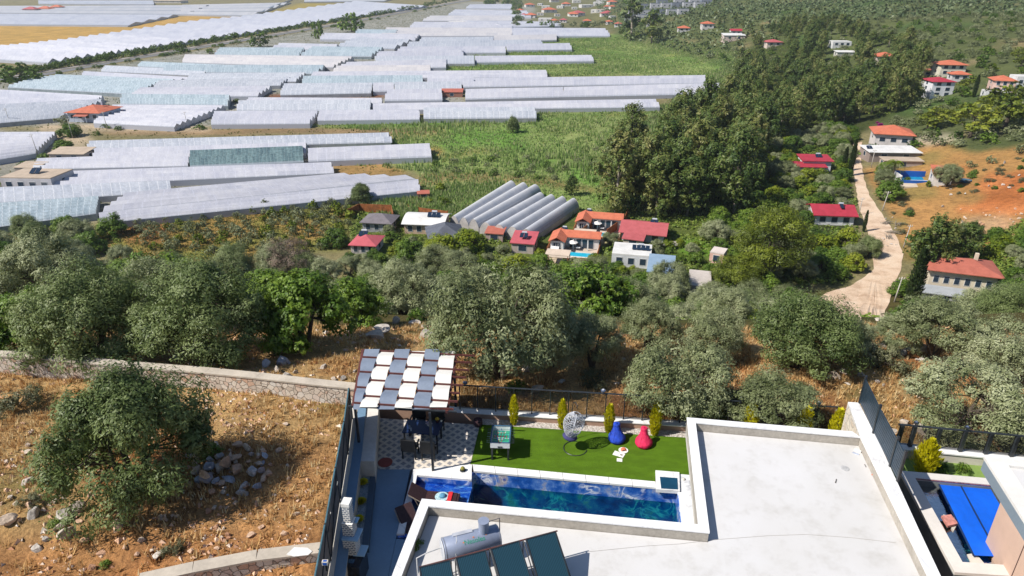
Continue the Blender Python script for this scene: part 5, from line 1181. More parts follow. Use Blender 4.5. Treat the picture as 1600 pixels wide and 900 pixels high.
# rocks
def rock_mesh(seed, sharp=1.0):
    bm = bmesh.new(); bmesh.ops.create_icosphere(bm, subdivisions=3, radius=.5); rg = np.random.default_rng(seed)
    pl = unit(rg, 12); dd = .20 + .15 * rg.random(12); sc3 = (1, .6 + .4 * rg.random(), .5 + .35 * rg.random())
    for v in bm.verts:
        p = np.array(v.co)
        for n_, d in zip(pl, dd):
            s_ = p @ n_ - d
            if s_ > 0: p = p - n_ * s_ * .98 * sharp
        p = p * (1 + .05 * math.sin(9 * p[0] + seed) * math.sin(11 * p[1]) + .015 * rg.normal())
        v.co = Vector(p * np.array(sc3))
    me = bpy.data.meshes.new("rock"); bm.to_mesh(me); bm.free(); return me
def rock_mat(name, cols):
    m, nt, b = new_mat(name); oi = nt.nodes.new('ShaderNodeObjectInfo'); n = len(cols)
    c = ramp(nt, oi.outputs['Random'], [(k / (n - 1), q) for k, q in enumerate(cols)])
    c = mixc(nt, 1.0, c, ramp(nt, noise(nt, 3.5, 6, .7), [(.3, (.55, .55, .56)), (.6, (1.1,) * 3)]), 'MULTIPLY')
    nt.links.new(c, b.inputs['Base Color']); b.inputs['Roughness'].default_value = .9; b.inputs['Specular IOR Level'].default_value = .2; bump(nt, b, noise(nt, 5, 6, .7), .06); return m
RM = rock_mat('limestone', [(.36, .33, .30), (.50, .45, .40), (.44, .36, .29), (.56, .52, .48)])
RR = rock_mat('rusty rubble', [(.52, .33, .22), (.60, .42, .30), (.42, .22, .13), (.55, .45, .36), (.62, .50, .40)])
RS = rock_mat('blue grey rubble', [(.36, .40, .46), (.44, .38, .34), (.30, .34, .42), (.46, .30, .22)])
ROCKS = [rock_mesh(s) for s in range(6)]
def var(me, m): c = me.copy(); c.materials.append(m); return c
RK = {'grey': [var(r, RM) for r in ROCKS], 'rust': [var(r, RR) for r in ROCKS], 'blue': [var(r, RS) for r in ROCKS]}
def rock(kind, px, py, wpx, label, group=None, seed=None, sink=.15, z=None):
    p = G(px, py) if z is None else P(px, py, z); s = wpx / pxm(p) / .95; k = rnd.randrange(6) if seed is None else seed
    o_ = link("rock", RK[kind][k], None, p + Vector((0, 0, s * (.28 - sink))), rnd.uniform(0, 6.28)); o_.scale = (s * rnd.uniform(.9, 1.1), s * rnd.uniform(.9, 1.1), s * rnd.uniform(.8, 1.2))
    return tag(o_, label, "rock", group)
for a in [
 ('grey', 630, 492, 30, "tall cracked grey boulder at the top of the rock heap"), ('grey', 649, 508, 22, "dark grey boulder at the heap's right foot"), ('grey', 618, 505, 20, "grey boulder left of the lime bush"), ('grey', 600, 519, 34, "long pale rock ledge under the boulders"),
 ('grey', 585, 527, 30, "flat pale ledge rock at the heap's left end"), ('grey', 665, 527, 36, "flat pale ledge right of the boulders"), ('grey', 680, 540, 18, "small ledge rock below the flat ledge"), ('grey', 838, 612, 36, "big pinkish white boulder just behind the glass railing"),
 ('rust', 828, 575, 30, "orange earth boulder under the forked olive"), ('grey', 878, 597, 12, "small white rock in the shade behind the railing"), ('grey', 963, 600, 10, "small grey stone on the sunny patch"), ('grey', 1016, 619, 10, "small flat white stone near the pale olive"),
 ('grey', 1306, 592, 22, "larger white boulder of the pair in the dry clearing"), ('grey', 1318, 584, 20, "upper white boulder of the pair in the dry clearing"), ('grey', 1293, 590, 10, "small white stone left of the boulder pair"), ('grey', 1325, 601, 12, "small white stone below the boulder pair"),
 ('grey', 1371, 598, 12, "white stone near the screen fence's top post"), ('grey', 1381, 603, 10, "small white stone lowest of three near the screen fence"), ('grey', 1382, 542, 16, "white rock on the ledge's top"), ('grey', 1360, 546, 24, "flat pale rock of the ledge"), ('grey', 1405, 552, 20, "flat pale rock at the ledge's right end"), ('grey', 1436, 549, 30, "pale rock slab beyond the ledge"),
 ('grey', 1310, 645, 12, "white stone beside the end of the railing"), ('grey', 1412, 662, 22, "white rock outcrop above the smoked railing"), ('grey', 1440, 680, 40, "wide pale rock behind the smoked railing"), ('grey', 1395, 677, 20, "pinkish rock at the screen fence's foot"), ('grey', 1478, 672, 26, "pale rock at the foot of the open-limbed olive"),
 ('grey', 592, 590, 16, "grey rock behind the stone wall nearest the pergola"), ('grey', 536, 594, 14, "white rock behind the wall near the pergola"), ('grey', 523, 594, 12, "small white rock left of the wall-side rock"), ('grey', 432, 580, 18, "white rock on the wall's far side"), ('grey', 505, 575, 14, "grey rock in the shade behind the wall"),
 ('blue', 415, 573, 20, "blue-grey rock in the shade behind the wall"), ('blue', 445, 568, 26, "grey rock row in the olive's shadow"), ('grey', 210, 506, 12, "white rock in the gap between the two dark olives"), ('grey', 228, 530, 12, "pale rock on the orange bank between the dark olives"), ('blue', 275, 560, 14, "blue-grey rock under the dark shady olive"),
 ('grey', 42, 755, 20, "white rock at the plot's left side"), ('grey', 17, 778, 14, "small dark-spotted rock near the left edge"), ('rust', 12, 818, 32, "rusty boulder at the picture's left edge"), ('grey', 52, 806, 26, "grey rock below the rusty top stone"), ('rust', 50, 797, 24, "rust-topped rock beside the grey tuft"),
 ('grey', 104, 808, 38, "flat grey slab rock among the pale heap"), ('grey', 120, 800, 30, "long grey slab behind the flat slab"), ('grey', 95, 825, 26, "grey rock beneath the slabs"), ('grey', 108, 836, 32, "striped pale rock beside the green weed"), ('grey', 74, 843, 14, "white rock left of the striped rock"), ('grey', 62, 860, 22, "white rock lowest of the pale heap"),
 ('rust', 186, 826, 30, "cream angular rock in the open rubble"), ('rust', 134, 845, 16, "cream block alone between slab heap and angular rock"), ('grey', 248, 868, 16, "white pitted rock near the lower wall"), ('rust', 143, 888, 18, "split rock near the bottom edge"), ('rust', 338, 825, 14, "orange stone right of the shade"), ('rust', 392, 838, 16, "pale orange stone near the lower wall's coping")]:
    rock(*a)
r5 = random.Random(21)
for k in range(64):   # the stone heap in the olive's shadow
    a = r5.uniform(0, 6.28); rr = r5.random() ** .6; px = 355 + 72 * rr * math.cos(a); py = 735 + 42 * rr * math.sin(a)
    rock('blue' if r5.random() < .5 else 'rust', px, py, r5.uniform(6, 27), "bluish rubble stone in the heap shaded by the lone olive" , "rubble stones heaped in the olive's shade", sink=r5.uniform(-.15, .2))
for k in range(150):
    px = r5.uniform(0, 520); py = r5.uniform(770, 880) if r5.random() < .6 else r5.uniform(640, 780)
    if 60 < px < 300 and py < 760: continue
    if px > 500 - (py - 640) * .1: continue
    rock('rust', px, py, r5.uniform(6, 15), "small rusty stone scattered on the dry plot", "rusty stones scattered over the dry plot")
for k in range(46):
    px = r5.choice([r5.uniform(560, 720), r5.uniform(380, 560), r5.uniform(1290, 1480), r5.uniform(830, 1000)]); py = r5.uniform(500, 600)
    rock('grey', px, py, r5.uniform(5, 16), "small pale stone lying in the dry grass beyond the railing", "pale stones in the dry grass beyond the railing")
# fine rubble and dry grass: nobody could count them
def near_points(n, ymax=44, seed=1, xr_=(-1.0, 1.05)):
    rg = np.random.default_rng(seed); y_ = 9 + (ymax - 9) * rg.random(n) ** .8; x = (y_ + 12) * (xr_[0] + (xr_[1] - xr_[0]) * rg.random(n))
    z = T(x, y_); ok = z > -2.3
    ok &= ~((np.abs(x - fence_x(y_) + .1) < .35) & (y_ < 25)); ok &= ~((x > -6.3) & (y_ < wall_y(x) + .7))
    return x[ok], y_[ok], z[ok]
x, y_, z = near_points(70000, 42, 3); rg = np.random.default_rng(5)
d = smooth_noise(x, y_, 2.2, 8) + smooth_noise(x, y_, .9, 2) * .6; keep = (d > .15) | (rg.random(len(x)) < .12); keep &= (x < -5) | (rg.random(len(x)) < .25); x, y_, z = x[keep], y_[keep], z[keep]
n = len(x); s = .025 + .11 * rg.random(n) ** 3; tet = np.array([[1, 0, -.4], [-.6, .8, -.4], [-.5, -.9, -.4], [.1, 0, .7]]); rot = rg.random(n) * 6.28; cs, sn = np.cos(rot), np.sin(rot)
vt = np.stack([np.stack([s * (t[0] * cs - t[1] * sn) * (1 + .4 * rg.normal(size=n)) + x, s * (t[0] * sn + t[1] * cs) + y_, z + s * t[2] * (.7 + .5 * rg.random(n)) + s * .2], 1) for t in tet], 1)
tri = np.concatenate([vt[:, [0, 1, 3]], vt[:, [1, 2, 3]], vt[:, [2, 0, 3]]], 0)
m, nt, b = new_mat('fine rubble'); at = nt.nodes.new('ShaderNodeAttribute'); at.attribute_name = 'tone'
nt.links.new(ramp(nt, at.outputs['Fac'], [(0, (.46, .22, .12)), (.4, (.60, .38, .25)), (.75, (.68, .52, .40)), (1, (.70, .63, .56))]), b.inputs['Base Color']); b.inputs['Roughness'].default_value = .9
tag(link("rubble", quads("rubble", tri, m, np.tile(rg.random(n), 3))), kind='stuff')
def blades(name, x, y_, z, h, w, mat_, rg, fan=5, lean=.45):
    n = len(x); hh = h * (.5 + .9 * rg.random(n)); out = []; tn = []
    base = rg.random(n)
    for k in range(fan):
        a = rg.random(n) * 6.28; l = lean * hh * rg.random(n); ww = w * (.6 + .8 * rg.random(n)); jx, jy = rg.normal(size=n) * w * 2.5, rg.normal(size=n) * w * 2.5
        b0 = np.stack([x + jx - ww * np.sin(a), y_ + jy + ww * np.cos(a), z - .03], 1); b1 = np.stack([x + jx + ww * np.sin(a), y_ + jy - ww * np.cos(a), z - .03], 1)
        tp = np.stack([x + jx + l * np.cos(a), y_ + jy + l * np.sin(a), z + hh], 1); out.append(np.stack([b0, b1, tp], 1)); tn.append(np.clip(base + .2 * rg.normal(size=n), 0, 1))
    return quads(name, np.concatenate(out), mat_, np.concatenate(tn))
def grass_mat(name, stops):
    m, nt, b = new_mat(name); at = nt.nodes.new('ShaderNodeAttribute'); at.attribute_name = 'tone'; c = ramp(nt, at.outputs['Fac'], stops)
    t = nt.nodes.new('ShaderNodeBsdfTranslucent'); nt.links.new(c, t.inputs[0]); nt.links.new(c, b.inputs['Base Color']); b.inputs['Roughness'].default_value = .8; b.inputs['Specular IOR Level'].default_value = .15
    ms = nt.nodes.new('ShaderNodeMixShader'); ms.inputs[0].default_value = .35; nt.links.new(b.outputs[0], ms.inputs[1]); nt.links.new(t.outputs[0], ms.inputs[2]); nt.links.new(ms.outputs[0], nt.nodes['Material Output'].inputs[0]); return m
GD = grass_mat('dry straw', [(0, (.34, .18, .075)), (.35, (.54, .33, .135)), (.7, (.66, .45, .21)), (1, (.64, .52, .30))])
x, y_, z = near_points(80000, 48, 9); rg = np.random.default_rng(6); d = smooth_noise(x, y_, 3.1, 4) + smooth_noise(x, y_, 1.2, 6) * .7
keep = (d > -.2) | (rg.random(len(x)) < .2); keep &= (x > -6.5) | (rg.random(len(x)) < np.where(y_ < 17.5, .45, .7)); x, y_, z = x[keep], y_[keep], z[keep]
tag(link("dry_grass", blades("dry_grass", x, y_, z, .20, .026, GD, rg, 6, 1.0)), kind='stuff')
# reeds and green weeds on the valley floor
def in_world(poly, n, seed):
    rg = np.random.default_rng(seed); lo, hi = poly.min(0), poly.max(0); x = lo[0] + (hi[0] - lo[0]) * rg.random(n); y_ = lo[1] + (hi[1] - lo[1]) * rg.random(n)
    m_ = inside(poly, x, y_); return x[m_], y_[m_]
# ---------------------------------------------------------------- greenhouses on the valley floor
def plastic_mat(name, c1, c2, hoop, hoopc, streak=.5, rough=.35, alpha=0.0, mott=0.0, spec=.5):
    """stretched film: u runs along the tunnel in metres (uv.x), hoops every few metres, dust in streaks"""
    m, nt, b = new_mat(name); uv = nt.nodes.new('ShaderNodeUVMap'); sp = nt.nodes.new('ShaderNodeSeparateXYZ'); nt.links.new(uv.outputs[0], sp.inputs[0])
    f = noise(nt, .12, 5, .65, vec=uv.outputs[0], sc3=(1, 1, 1)); c = ramp(nt, f, [(.3, c2), (.65, c1)])
    oi = nt.nodes.new('ShaderNodeObjectInfo'); c = mixc(nt, 1.0, c, ramp(nt, oi.outputs['Random'], [(0, (.86, .87, .9)), (.5, (1, .99, .98)), (1, (1.06, 1.05, 1.04))]), 'MULTIPLY')
    u3 = nt.nodes.new('ShaderNodeUVMap'); u3.uv_map = 'span'; s3 = nt.nodes.new('ShaderNodeSeparateXYZ'); nt.links.new(u3.outputs[0], s3.inputs[0])
    cb = nt.nodes.new('ShaderNodeCombineXYZ'); nt.links.new(math_(nt, 'FLOOR', math_(nt, 'DIVIDE', sp.outputs[0], 11.0)), cb.inputs[0]); nt.links.new(math_(nt, 'FLOOR', s3.outputs[1], 0), cb.inputs[1]); nt.links.new(math_(nt, 'MULTIPLY', oi.outputs['Random'], 90), cb.inputs[2])
    wn = nt.nodes.new('ShaderNodeTexWhiteNoise'); nt.links.new(cb.outputs[0], wn.inputs['Vector']); c = mixc(nt, 1.0, c, ramp(nt, wn.outputs['Value'], [(0, (.80, .82, .86)), (.35, (.94, .94, .96)), (1, (1.05, 1.05, 1.04))]), 'MULTIPLY')
    st = noise(nt, 1.0, 3, .6, vec=uv.outputs[0], sc3=(.5, .05, 1)); c = mixc(nt, streak, c, ramp(nt, st, [(.35, c2), (.6, c1)]))
    if mott: c = mixc(nt, 1.0, c, ramp(nt, noise(nt, 1.4, 5, .75, vec=uv.outputs[0]), [(.35, (1 - mott,) * 3), (.65, (1 + mott * .5,) * 3)]), 'MULTIPLY')
    fr = math_(nt, 'ABSOLUTE', math_(nt, 'SUBTRACT', math_(nt, 'FRACT', math_(nt, 'DIVIDE', sp.outputs[0], hoop)), .5))
    u2 = nt.nodes.new('ShaderNodeUVMap'); u2.uv_map = 'span'; s2 = nt.nodes.new('ShaderNodeSeparateXYZ'); nt.links.new(u2.outputs[0], s2.inputs[0])
    gv = math_(nt, 'ABSOLUTE', math_(nt, 'SUBTRACT', math_(nt, 'FRACT', s2.outputs[1]), .5)); c = mixc(nt, math_(nt, 'MULTIPLY', math_(nt, 'GREATER_THAN', gv, .40), .7), c, (.26, .28, .32)); uv.uv_map = 'UVMap'
    k = math_(nt, 'GREATER_THAN', fr, .46); c = mixc(nt, math_(nt, 'MULTIPLY', k, .55), c, hoopc)
    nt.links.new(c, b.inputs['Base Color']); b.inputs['Roughness'].default_value = rough; b.inputs['Specular IOR Level'].default_value = spec; return m
GH = {
 'w': plastic_mat('white greenhouse film', (.52, .52, .56), (.38, .39, .46), 2.6, (.50, .51, .58), .45, mott=.10),
 'p': plastic_mat('pinkish greenhouse film', (.55, .53, .53), (.43, .42, .45), 2.6, (.46, .44, .47), .45, mott=.10),
 'g': plastic_mat('grey greenhouse film', (.47, .49, .54), (.34, .37, .43), 2.2, (.62, .62, .64), .6, mott=.2),
 'b': plastic_mat('blue grey clear film', (.40, .47, .52), (.24, .31, .36), 1.4, (.62, .66, .68), .7, mott=.3),
 'd': plastic_mat('dark glazed roof', (.16, .24, .25), (.07, .12, .14), 1.0, (.30, .36, .36), .7, mott=.5),
}
GH['t'] = plastic_mat('milky tunnel film', (.60, .59, .60), (.46, .48, .52), 2.0, (.52, .52, .54), .5)
GE = {k: mat('end film ' + k, c, .5, .15, .5) for k, c in {'w': (.56, .56, .60), 'p': (.54, .52, .52), 'g': (.36, .37, .40), 'b': (.28, .33, .36), 'd': (.10, .14, .15), 't': (.50, .47, .46)}.items()}
def greenhouse(S0, S1, E1, E0, n, kind, label, group=None, arch=False, eave=1.45, rise=None, res=None):
    """n joined tunnels; S0-S1 is the line of their starts, E0-E1 of their ends (picture points on the eave plane)"""
    z = PLAIN + eave; s0, s1, e1, e0 = [P(*q, z) for q in (S0, S1, E1, E0)]; c = (s0 + s1 + e0 + e1) / 4; c.z = PLAIN
    w = ((s1 - s0).length + (e1 - e0).length) / 2 / n; w_p = w * abs((e0 - s0).normalized().cross((s1 - s0).normalized()).z)
    rise = rise if rise is not None else min(1.9, w_p * (.42 if arch else .20)) + .25
    na = 10 if arch else 4; rv = []; uv = []; us = []; F = []
    t = thing("greenhouse", label, "greenhouse", c, 0, group)
    L = (e0 - s0).length; nl = max(1, int(L / 14))
    prof = [(k / na, (math.sin(math.pi * k / na) ** .8 if arch else 1 - abs(2 * k / na - 1)) * rise) for k in range(na + 1)]
    rg = random.Random(int(L * 10))
    for i_ in range(n):
        base = len(rv); jog = rg.uniform(-.004, .004)
        for j in range(nl + 1):
            for (u, h) in prof:
                tt_ = (i_ + .012 + u * .976) / n; a = s0.lerp(s1, tt_); b_ = e0.lerp(e1, tt_); p = a.lerp(b_, j / nl + (jog if j else 0)); rv.append((p.x - c.x, p.y - c.y, eave + h + (.06 * math.sin(j * 2.3 + i_) if 0 < h < rise * .9 else 0)))
                uv.append((L * j / nl, (i_ + u) * w)); us.append((j, i_ + u * .999))
        m_ = na + 1
        for j in range(nl):
            for k in range(na): o_ = base + j * m_ + k; F.append((o_, o_ + 1, o_ + m_ + 1, o_ + m_))
    me = bpy.data.meshes.new("film_roof"); me.from_pydata(rv, [], F); me.materials.append(GH[kind]); ul = me.uv_layers.new(name='UVMap')
    li = np.zeros(len(me.loops), np.int32); me.loops.foreach_get('vertex_index', li); ul.data.foreach_set('uv', np.array(uv)[li].reshape(-1).astype(np.float32))
    ul2 = me.uv_layers.new(name='span'); ul2.data.foreach_set('uv', np.array(us)[li].reshape(-1).astype(np.float32))
    if arch: me.polygons.foreach_set('use_smooth', np.ones(len(F), bool))
    link("film_roof", me, t)
    for (A, B) in ((s0, s1), (e0, e1)):
        q = MB()
        for i_ in range(n):
            pts = []
            for (u, h) in prof: p = A.lerp(B, (i_ + .012 + u * .976) / n); pts.append((p.x - c.x, p.y - c.y, eave + h))
            a, b_ = pts[0], pts[-1]; q.poly([(a[0], a[1], -.2)] + pts + [(b_[0], b_[1], -.2)])
        q.build("end_wall", GE[kind], t)
    for (A, B, sg) in ((s1, e1, 1), (s0, e0, -1)):
        q = MB(); d = (B - A).normalized(); nn = Vector((d.y, -d.x, 0)) * .02 * sg
        q.hexa([(p.x - c.x, p.y - c.y, -.2) for p in (A, B, B + nn, A + nn)], [(p.x - c.x, p.y - c.y, eave - .02) for p in (A, B, B + nn, A + nn)]); q.build("side_wall", GH[kind] if kind in 'wp' else GE[kind], t)
    return t
G_ = [
 ((155,335),(157,349),(657,299),(652,282),2,'w',"near white greenhouse with the longest roof, its right end beside the lone orchard tree",1),
 ((200,305),(160,333),(651,280),(521,276),2,'w',"white stepped greenhouse roof joined behind the longest near one",0),
 ((92,270),(84,291),(521,271),(519,256),2,'w',"white greenhouse whose left end touches the flat-roofed unfinished house",1),
 ((-40,296),(-40,320),(268,300),(266,285),2,'g',"grey dusty film greenhouse directly in front of the unfinished house",0),
 ((-40,322),(-40,360),(150,334),(155,309),3,'b',"blue-grey ribbed greenhouse at the left edge behind the olive trees",0),
 ((60,250),(52,265),(294,260),(297,242),2,'w',"white greenhouse left of the dark glazed one",1),
 ((299,240),(297,262),(475,254),(473,233),1,'d',"dark green-grey glazed greenhouse with bright lower edge",0),
 ((482,236),(482,253),(675,246),(671,228),1,'w',"single white tunnel right of the dark glazed greenhouse",1),
 ((142,224),(136,234),(611,223),(609,210),1,'g',"long pale grey tunnel behind the brown strip of soil",0),
 ((150,236),(145,250),(478,240),(480,226),1,'w',"white tunnel between the grey long tunnel and the dark glazed house",0),
 ((-40,209),(-40,256),(56,240),(88,209),4,'w',"white greenhouse block at the left edge below the red-roofed farmhouse",0),
 ((193,152),(188,164),(356,166),(361,153),1,'b',"blue-grey ribbed tunnel behind the broad white block by the farmhouse",0),
 ((178,166),(146,193),(272,199),(352,167),5,'w',"broad white block right of the red-roofed farmhouse with a sawtooth end",0),
 ((-40,139),(-40,165),(138,166),(162,152),3,'w',"white and grey block left of the farmhouse at the left edge",0),
 ((-40,168),(-40,196),(98,184),(164,158),4,'g',"low grey block fading towards the farmhouse trees",0),
 ((54,124),(12,137),(212,148),(246,131),3,'b',"shiny blue-grey block with a glint, left of centre rows",0),
 ((92,118),(56,124),(246,131),(276,126),2,'b',"bluish block stepped above the shiny one",0),
 ((132,113),(128,118),(280,127),(301,123),1,'w',"narrow white tunnel above the bluish stepped block",0),
 ((165,104),(158,112),(316,119),(323,112),2,'g',"grey mottled block with a dark gable near the road trees",0),
 ((222,98),(215,104),(363,112),(370,104),2,'b',"blue-grey block just below the road tree row",0),
 ((290,88),(285,98),(520,106),(553,91),3,'p',"pinkish white broad block ending in a diagonal sawtooth edge",0),
 ((262,106),(255,113),(497,116),(509,105),1,'b',"grey ribbed tunnel in front of the pinkish block",0),
 ((300,118),(292,126),(462,128),(478,116),2,'g',"grey arched block in front of the grey ribbed tunnel",0),
 ((250,129),(240,138),(438,134),(455,123),2,'g',"grey block with dark round ends left of the long clear one",0),
 ((222,140),(205,151),(402,151),(425,137),2,'w',"white block with dark shadowed end above the broad white block",0),
 ((345,78),(335,88),(468,88),(476,78),2,'b',"blue-grey block below the tall road eucalyptuses",0),
 ((490,76),(470,88),(580,89),(600,77),2,'b',"blue-grey mottled block left of the dark grey stepped roof",0),
 ((440,70),(425,77),(520,79),(530,72),1,'w',"white low tunnel above the mottled block",0),
 ((505,54),(500,62),(648,64),(656,56),2,'w',"white stepped block between road hedge and dark grey roof",0),
 ((560,60),(528,73),(616,77),(652,60),3,'g',"dark grey stepped roof among the white ones",0),
 ((560,48),(555,53),(618,54),(622,49),1,'b',"small grey tunnel right under the road hedge",0),
 ((375,162),(370,174),(578,174),(579,161),1,'g',"grey ribbed long tunnel over the double white front row",1),
 ((390,155),(385,161),(596,162),(598,156),1,'w',"thin white tunnel behind the grey ribbed long tunnel",0),
 ((336,177),(330,195),(484,194),(498,176),2,'w',"white front-row block left of the double-roofed one",1),
 ((500,175),(496,189),(656,187),(655,174),2,'w',"white front-row block with a dark door gap at its right",1),
 ((662,173),(662,186),(838,185),(836,172),1,'g',"pale front-row tunnel ending at the reed field",0),
 ((583,166),(583,173),(1031,168),(1020,158),1,'w',"very long white tunnel reaching into the reeds, nearest of the four long ones",1),
 ((607,144),(601,158),(691,157),(690,143),1,'w',"short white block left of the brown shed",1),
 ((728,144),(727,156),(880,152),(880,141),1,'w',"white tunnel between the brown shed and the long green gap",0),
 ((881,141),(880,152),(1127,147),(1122,134),1,'w',"long white tunnel whose end touches the eucalyptus wood",1),
 ((722,127),(724,137),(1102,131),(1101,122),1,'w',"long thin white tunnel second behind the wood-side one",1),
 ((445,134),(438,149),(580,146),(582,133),2,'g',"grey-white mottled block above the brown soil strip",0),
 ((584,134),(583,144),(616,143),(615,134),1,'w',"tiny white block between two grey ones",0),
 ((617,133),(617,143),(722,142),(720,132),1,'g',"grey smooth tunnel behind the short white block",0),
 ((475,123),(472,133),(661,132),(660,122),1,'b',"blue ribbed tunnel left of a small green tree",0),
 ((668,123),(668,132),(740,133),(741,123),1,'w',"white tunnel right of the small green tree",0),
 ((490,115),(486,122),(856,122),(854,112),2,'w',"long white double roof above the blue ribbed tunnel",1),
 ((546,101),(530,108),(697,106),(697,96),1,'w',"white block with brown gable facing the weeds",1),
 ((528,107),(520,114),(672,112),(673,106),1,'p',"low pinkish tunnel in front of the white brown-gabled block",0),
 ((585,91),(588,100),(742,100),(741,90),1,'g',"grey tunnel behind the brown-gabled block",0),
 ((742,91),(743,98),(928,96),(922,90),1,'w',"white tunnel pointing at the yellow-green reeds",0),
 ((593,84),(588,90),(724,89),(723,81),1,'w',"white tunnel left of a clump of green bushes",0),
 ((628,76),(620,83),(790,83),(790,75),1,'w',"white tunnel with a tan patch at its right end",0),
 ((791,72),(792,79),(894,78),(889,70),1,'w',"white tunnel whose end stands in the reeds",0),
 ((640,68),(636,75),(848,72),(845,64),1,'g',"grey tunnel behind the tan patch",0),
 ((660,61),(655,67),(770,67),(772,60),1,'g',"dark-edged grey tunnel, one row behind",0),
 ((772,58),(772,65),(870,63),(870,56),1,'p',"pale tunnel with uneven roof ending near the village",0),
 ((800,45),(800,57),(953,57),(945,46),2,'w',"white block beside the village with the widest roof",0),
 ((605,45),(596,57),(800,57),(800,46),3,'p',"pinkish block between the far rows",0),
 ((648,36),(640,44),(800,44),(800,37),2,'w',"white far block, middle of the valley",0),
 ((700,33),(800,43),(878,41),(870,36),1,'w',"white far tunnel next to the first village trees",0),
 ((674,26),(660,33),(800,33),(800,26),2,'p',"far pinkish block above the white village-side tunnel",0),
 ((712,16),(700,24),(830,27),(822,18),3,'w',"far white block below the dark trees",0),
 ((735,8),(728,13),(800,14),(800,7),2,'w',"farthest white block beside the road's end",0),
]
for S0, S1, E1, E0, n, kd, lb, ar in G_: greenhouse(S0, S1, E1, E0, n * 2 if S0[1] > 60 else n + 1, kd, lb)
greenhouse((702,348),(748,356),(846,300),(790,291),3,'t',"left half of the rounded tunnel greenhouse beside the orange-roofed villas",None,True,1.2,1.7)
greenhouse((749,358),(833,372),(905,322),(836,310),4,'t',"right half of the rounded tunnel greenhouse touching the orange-roofed villas",None,True,1.2,1.7)
# beyond the road: the great white block, built as neighbouring greenhouses
up = lambda x: np.interp(x, [-80, 0, 50, 110, 200, 290, 372, 470, 560, 640], [88, 73, 71, 63, 50, 35, 27.5, 14, 2, -8]); lo_ = lambda x: np.interp(x, [-80, 0, 60, 200, 400, 560, 700], [124, 109.5, 101, 81, 50.5, 26, 5])
k = 0
for xa, xb in ((-80, -20), (-20, 40), (40, 100), (100, 165), (165, 235), (235, 305), (305, 372), (372, 440), (440, 505), (505, 560)):
    sh = lambda x, yv: (x + 0, yv)
    S0 = (xa, float(up(xa))); E1 = (xb + 0, float(lo_(xb)))
    s0 = (xa, float(up(xa)) + .5); s1 = (xb - 1.2, float(up(xb)) + .5)
    # ends slide right along the tunnels until they meet the verge
    def meet(x0, y0):
        t = 0
        while y0 + .068 * t < lo_(x0 + t) and t < 400: t += 1
        return (x0 + t, y0 + .068 * t)
    e0 = meet(*s0); e1 = meet(*s1)
    greenhouse(s0, s1, e1, e0, 4, 'w', "%s white greenhouse bay from the left edge in the great block beyond the tree-lined road" % ("first", "second", "third", "fourth", "fifth", "sixth", "seventh", "eighth", "ninth", "tenth")[k], "bays of the great white block beyond the road", rise=2.4); k += 1
for S0, S1, E1, E0, n, kd, lb in [
 ((-60, 22),(-60, 38),(200, 40),(278, 24),4,'w',"far white block with grey gables behind the golden field"), ((-60, 10),(-60, 20),(290, 23),(330, 8),3,'p',"far pinkish block behind the grey-gabled one"),
 ((285, 8),(282, 23),(392, 25),(455, 4),4,'p',"far pale block right of the pinkish one"), ((60, 1),(60, 6),(240, 7),(240, 1),2,'w',"farthest white block near the farm trees"), ((462, -3),(402, 22),(396, 25),(440, 4),1,'g',"narrow grey strip roof at the far road"), ((480, -8),(475, 3),(600, 2),(640, -8),3,'p',"farthest pinkish block at the picture's top edge")]:
    greenhouse(S0, S1, E1, E0, n, kd, lb)
# ---------------------------------------------------------------- houses
_mc = {}
def cm(col, rough=.75, var=.1, sc=.4, nm='paint'):
    k = (tuple(col), rough)
    if k not in _mc: _mc[k] = mat('%s %.2f %.2f %.2f' % (nm, *col), col, rough, var, sc)
    return _mc[k]
def tile_mat(name, col, dark, ax_scale=2.6):
    m, nt, b = new_mat(name); tc = nt.nodes.new('ShaderNodeTexCoord'); w = nt.nodes.new('ShaderNodeTexWave'); w.inputs['Scale'].default_value = ax_scale; w.inputs['Distortion'].default_value = 1.2; w.bands_direction = 'DIAGONAL'
    nt.links.new(tc.outputs['Object'], w.inputs[0]); c = ramp(nt, noise(nt, .8, 5, .7), [(.3, dark), (.6, col)]); c = mixc(nt, .3, c, ramp(nt, w.outputs['Fac'], [(0, dark), (1, col)]))
    nt.links.new(c, b.inputs['Base Color']); b.inputs['Roughness'].default_value = .8; return m
RO = {'orange': tile_mat('orange roof tiles', (.52, .15, .08), (.34, .085, .045)), 'red': tile_mat('deep red sheet roof', (.38, .025, .05), (.25, .015, .03)), 'rose': tile_mat('faded rose roof', (.42, .095, .105), (.30, .06, .065)), 'white': cm((.68, .67, .66), .6), 'grey': tile_mat('grey slate roof', (.17, .15, .17), (.10, .09, .10)), 'slate': tile_mat('dark slate roof', (.10, .11, .14), (.05, .055, .075), 4),
      'blue': tile_mat('blue grey sheet roof', (.22, .31, .42), (.16, .24, .34)), 'tan': cm((.45, .36, .28), .9), 'rust': tile_mat('rust red roof', (.42, .125, .085), (.28, .075, .05)), 'dark': cm((.07, .08, .10), .5), 'pink': tile_mat('pink roof', (.46, .09, .11), (.34, .06, .08))}
GL = cm((.03, .05, .08), .15, .1, 1, 'window glass'); FRM = cm((.60, .60, .60), .6, .05, 1, 'window frame'); WOOD = mat('orange brown timber', (.38, .13, .04), .7, .25, 1.5); PV = mat('solar glass', (.015, .03, .06), .15, .15, 3)
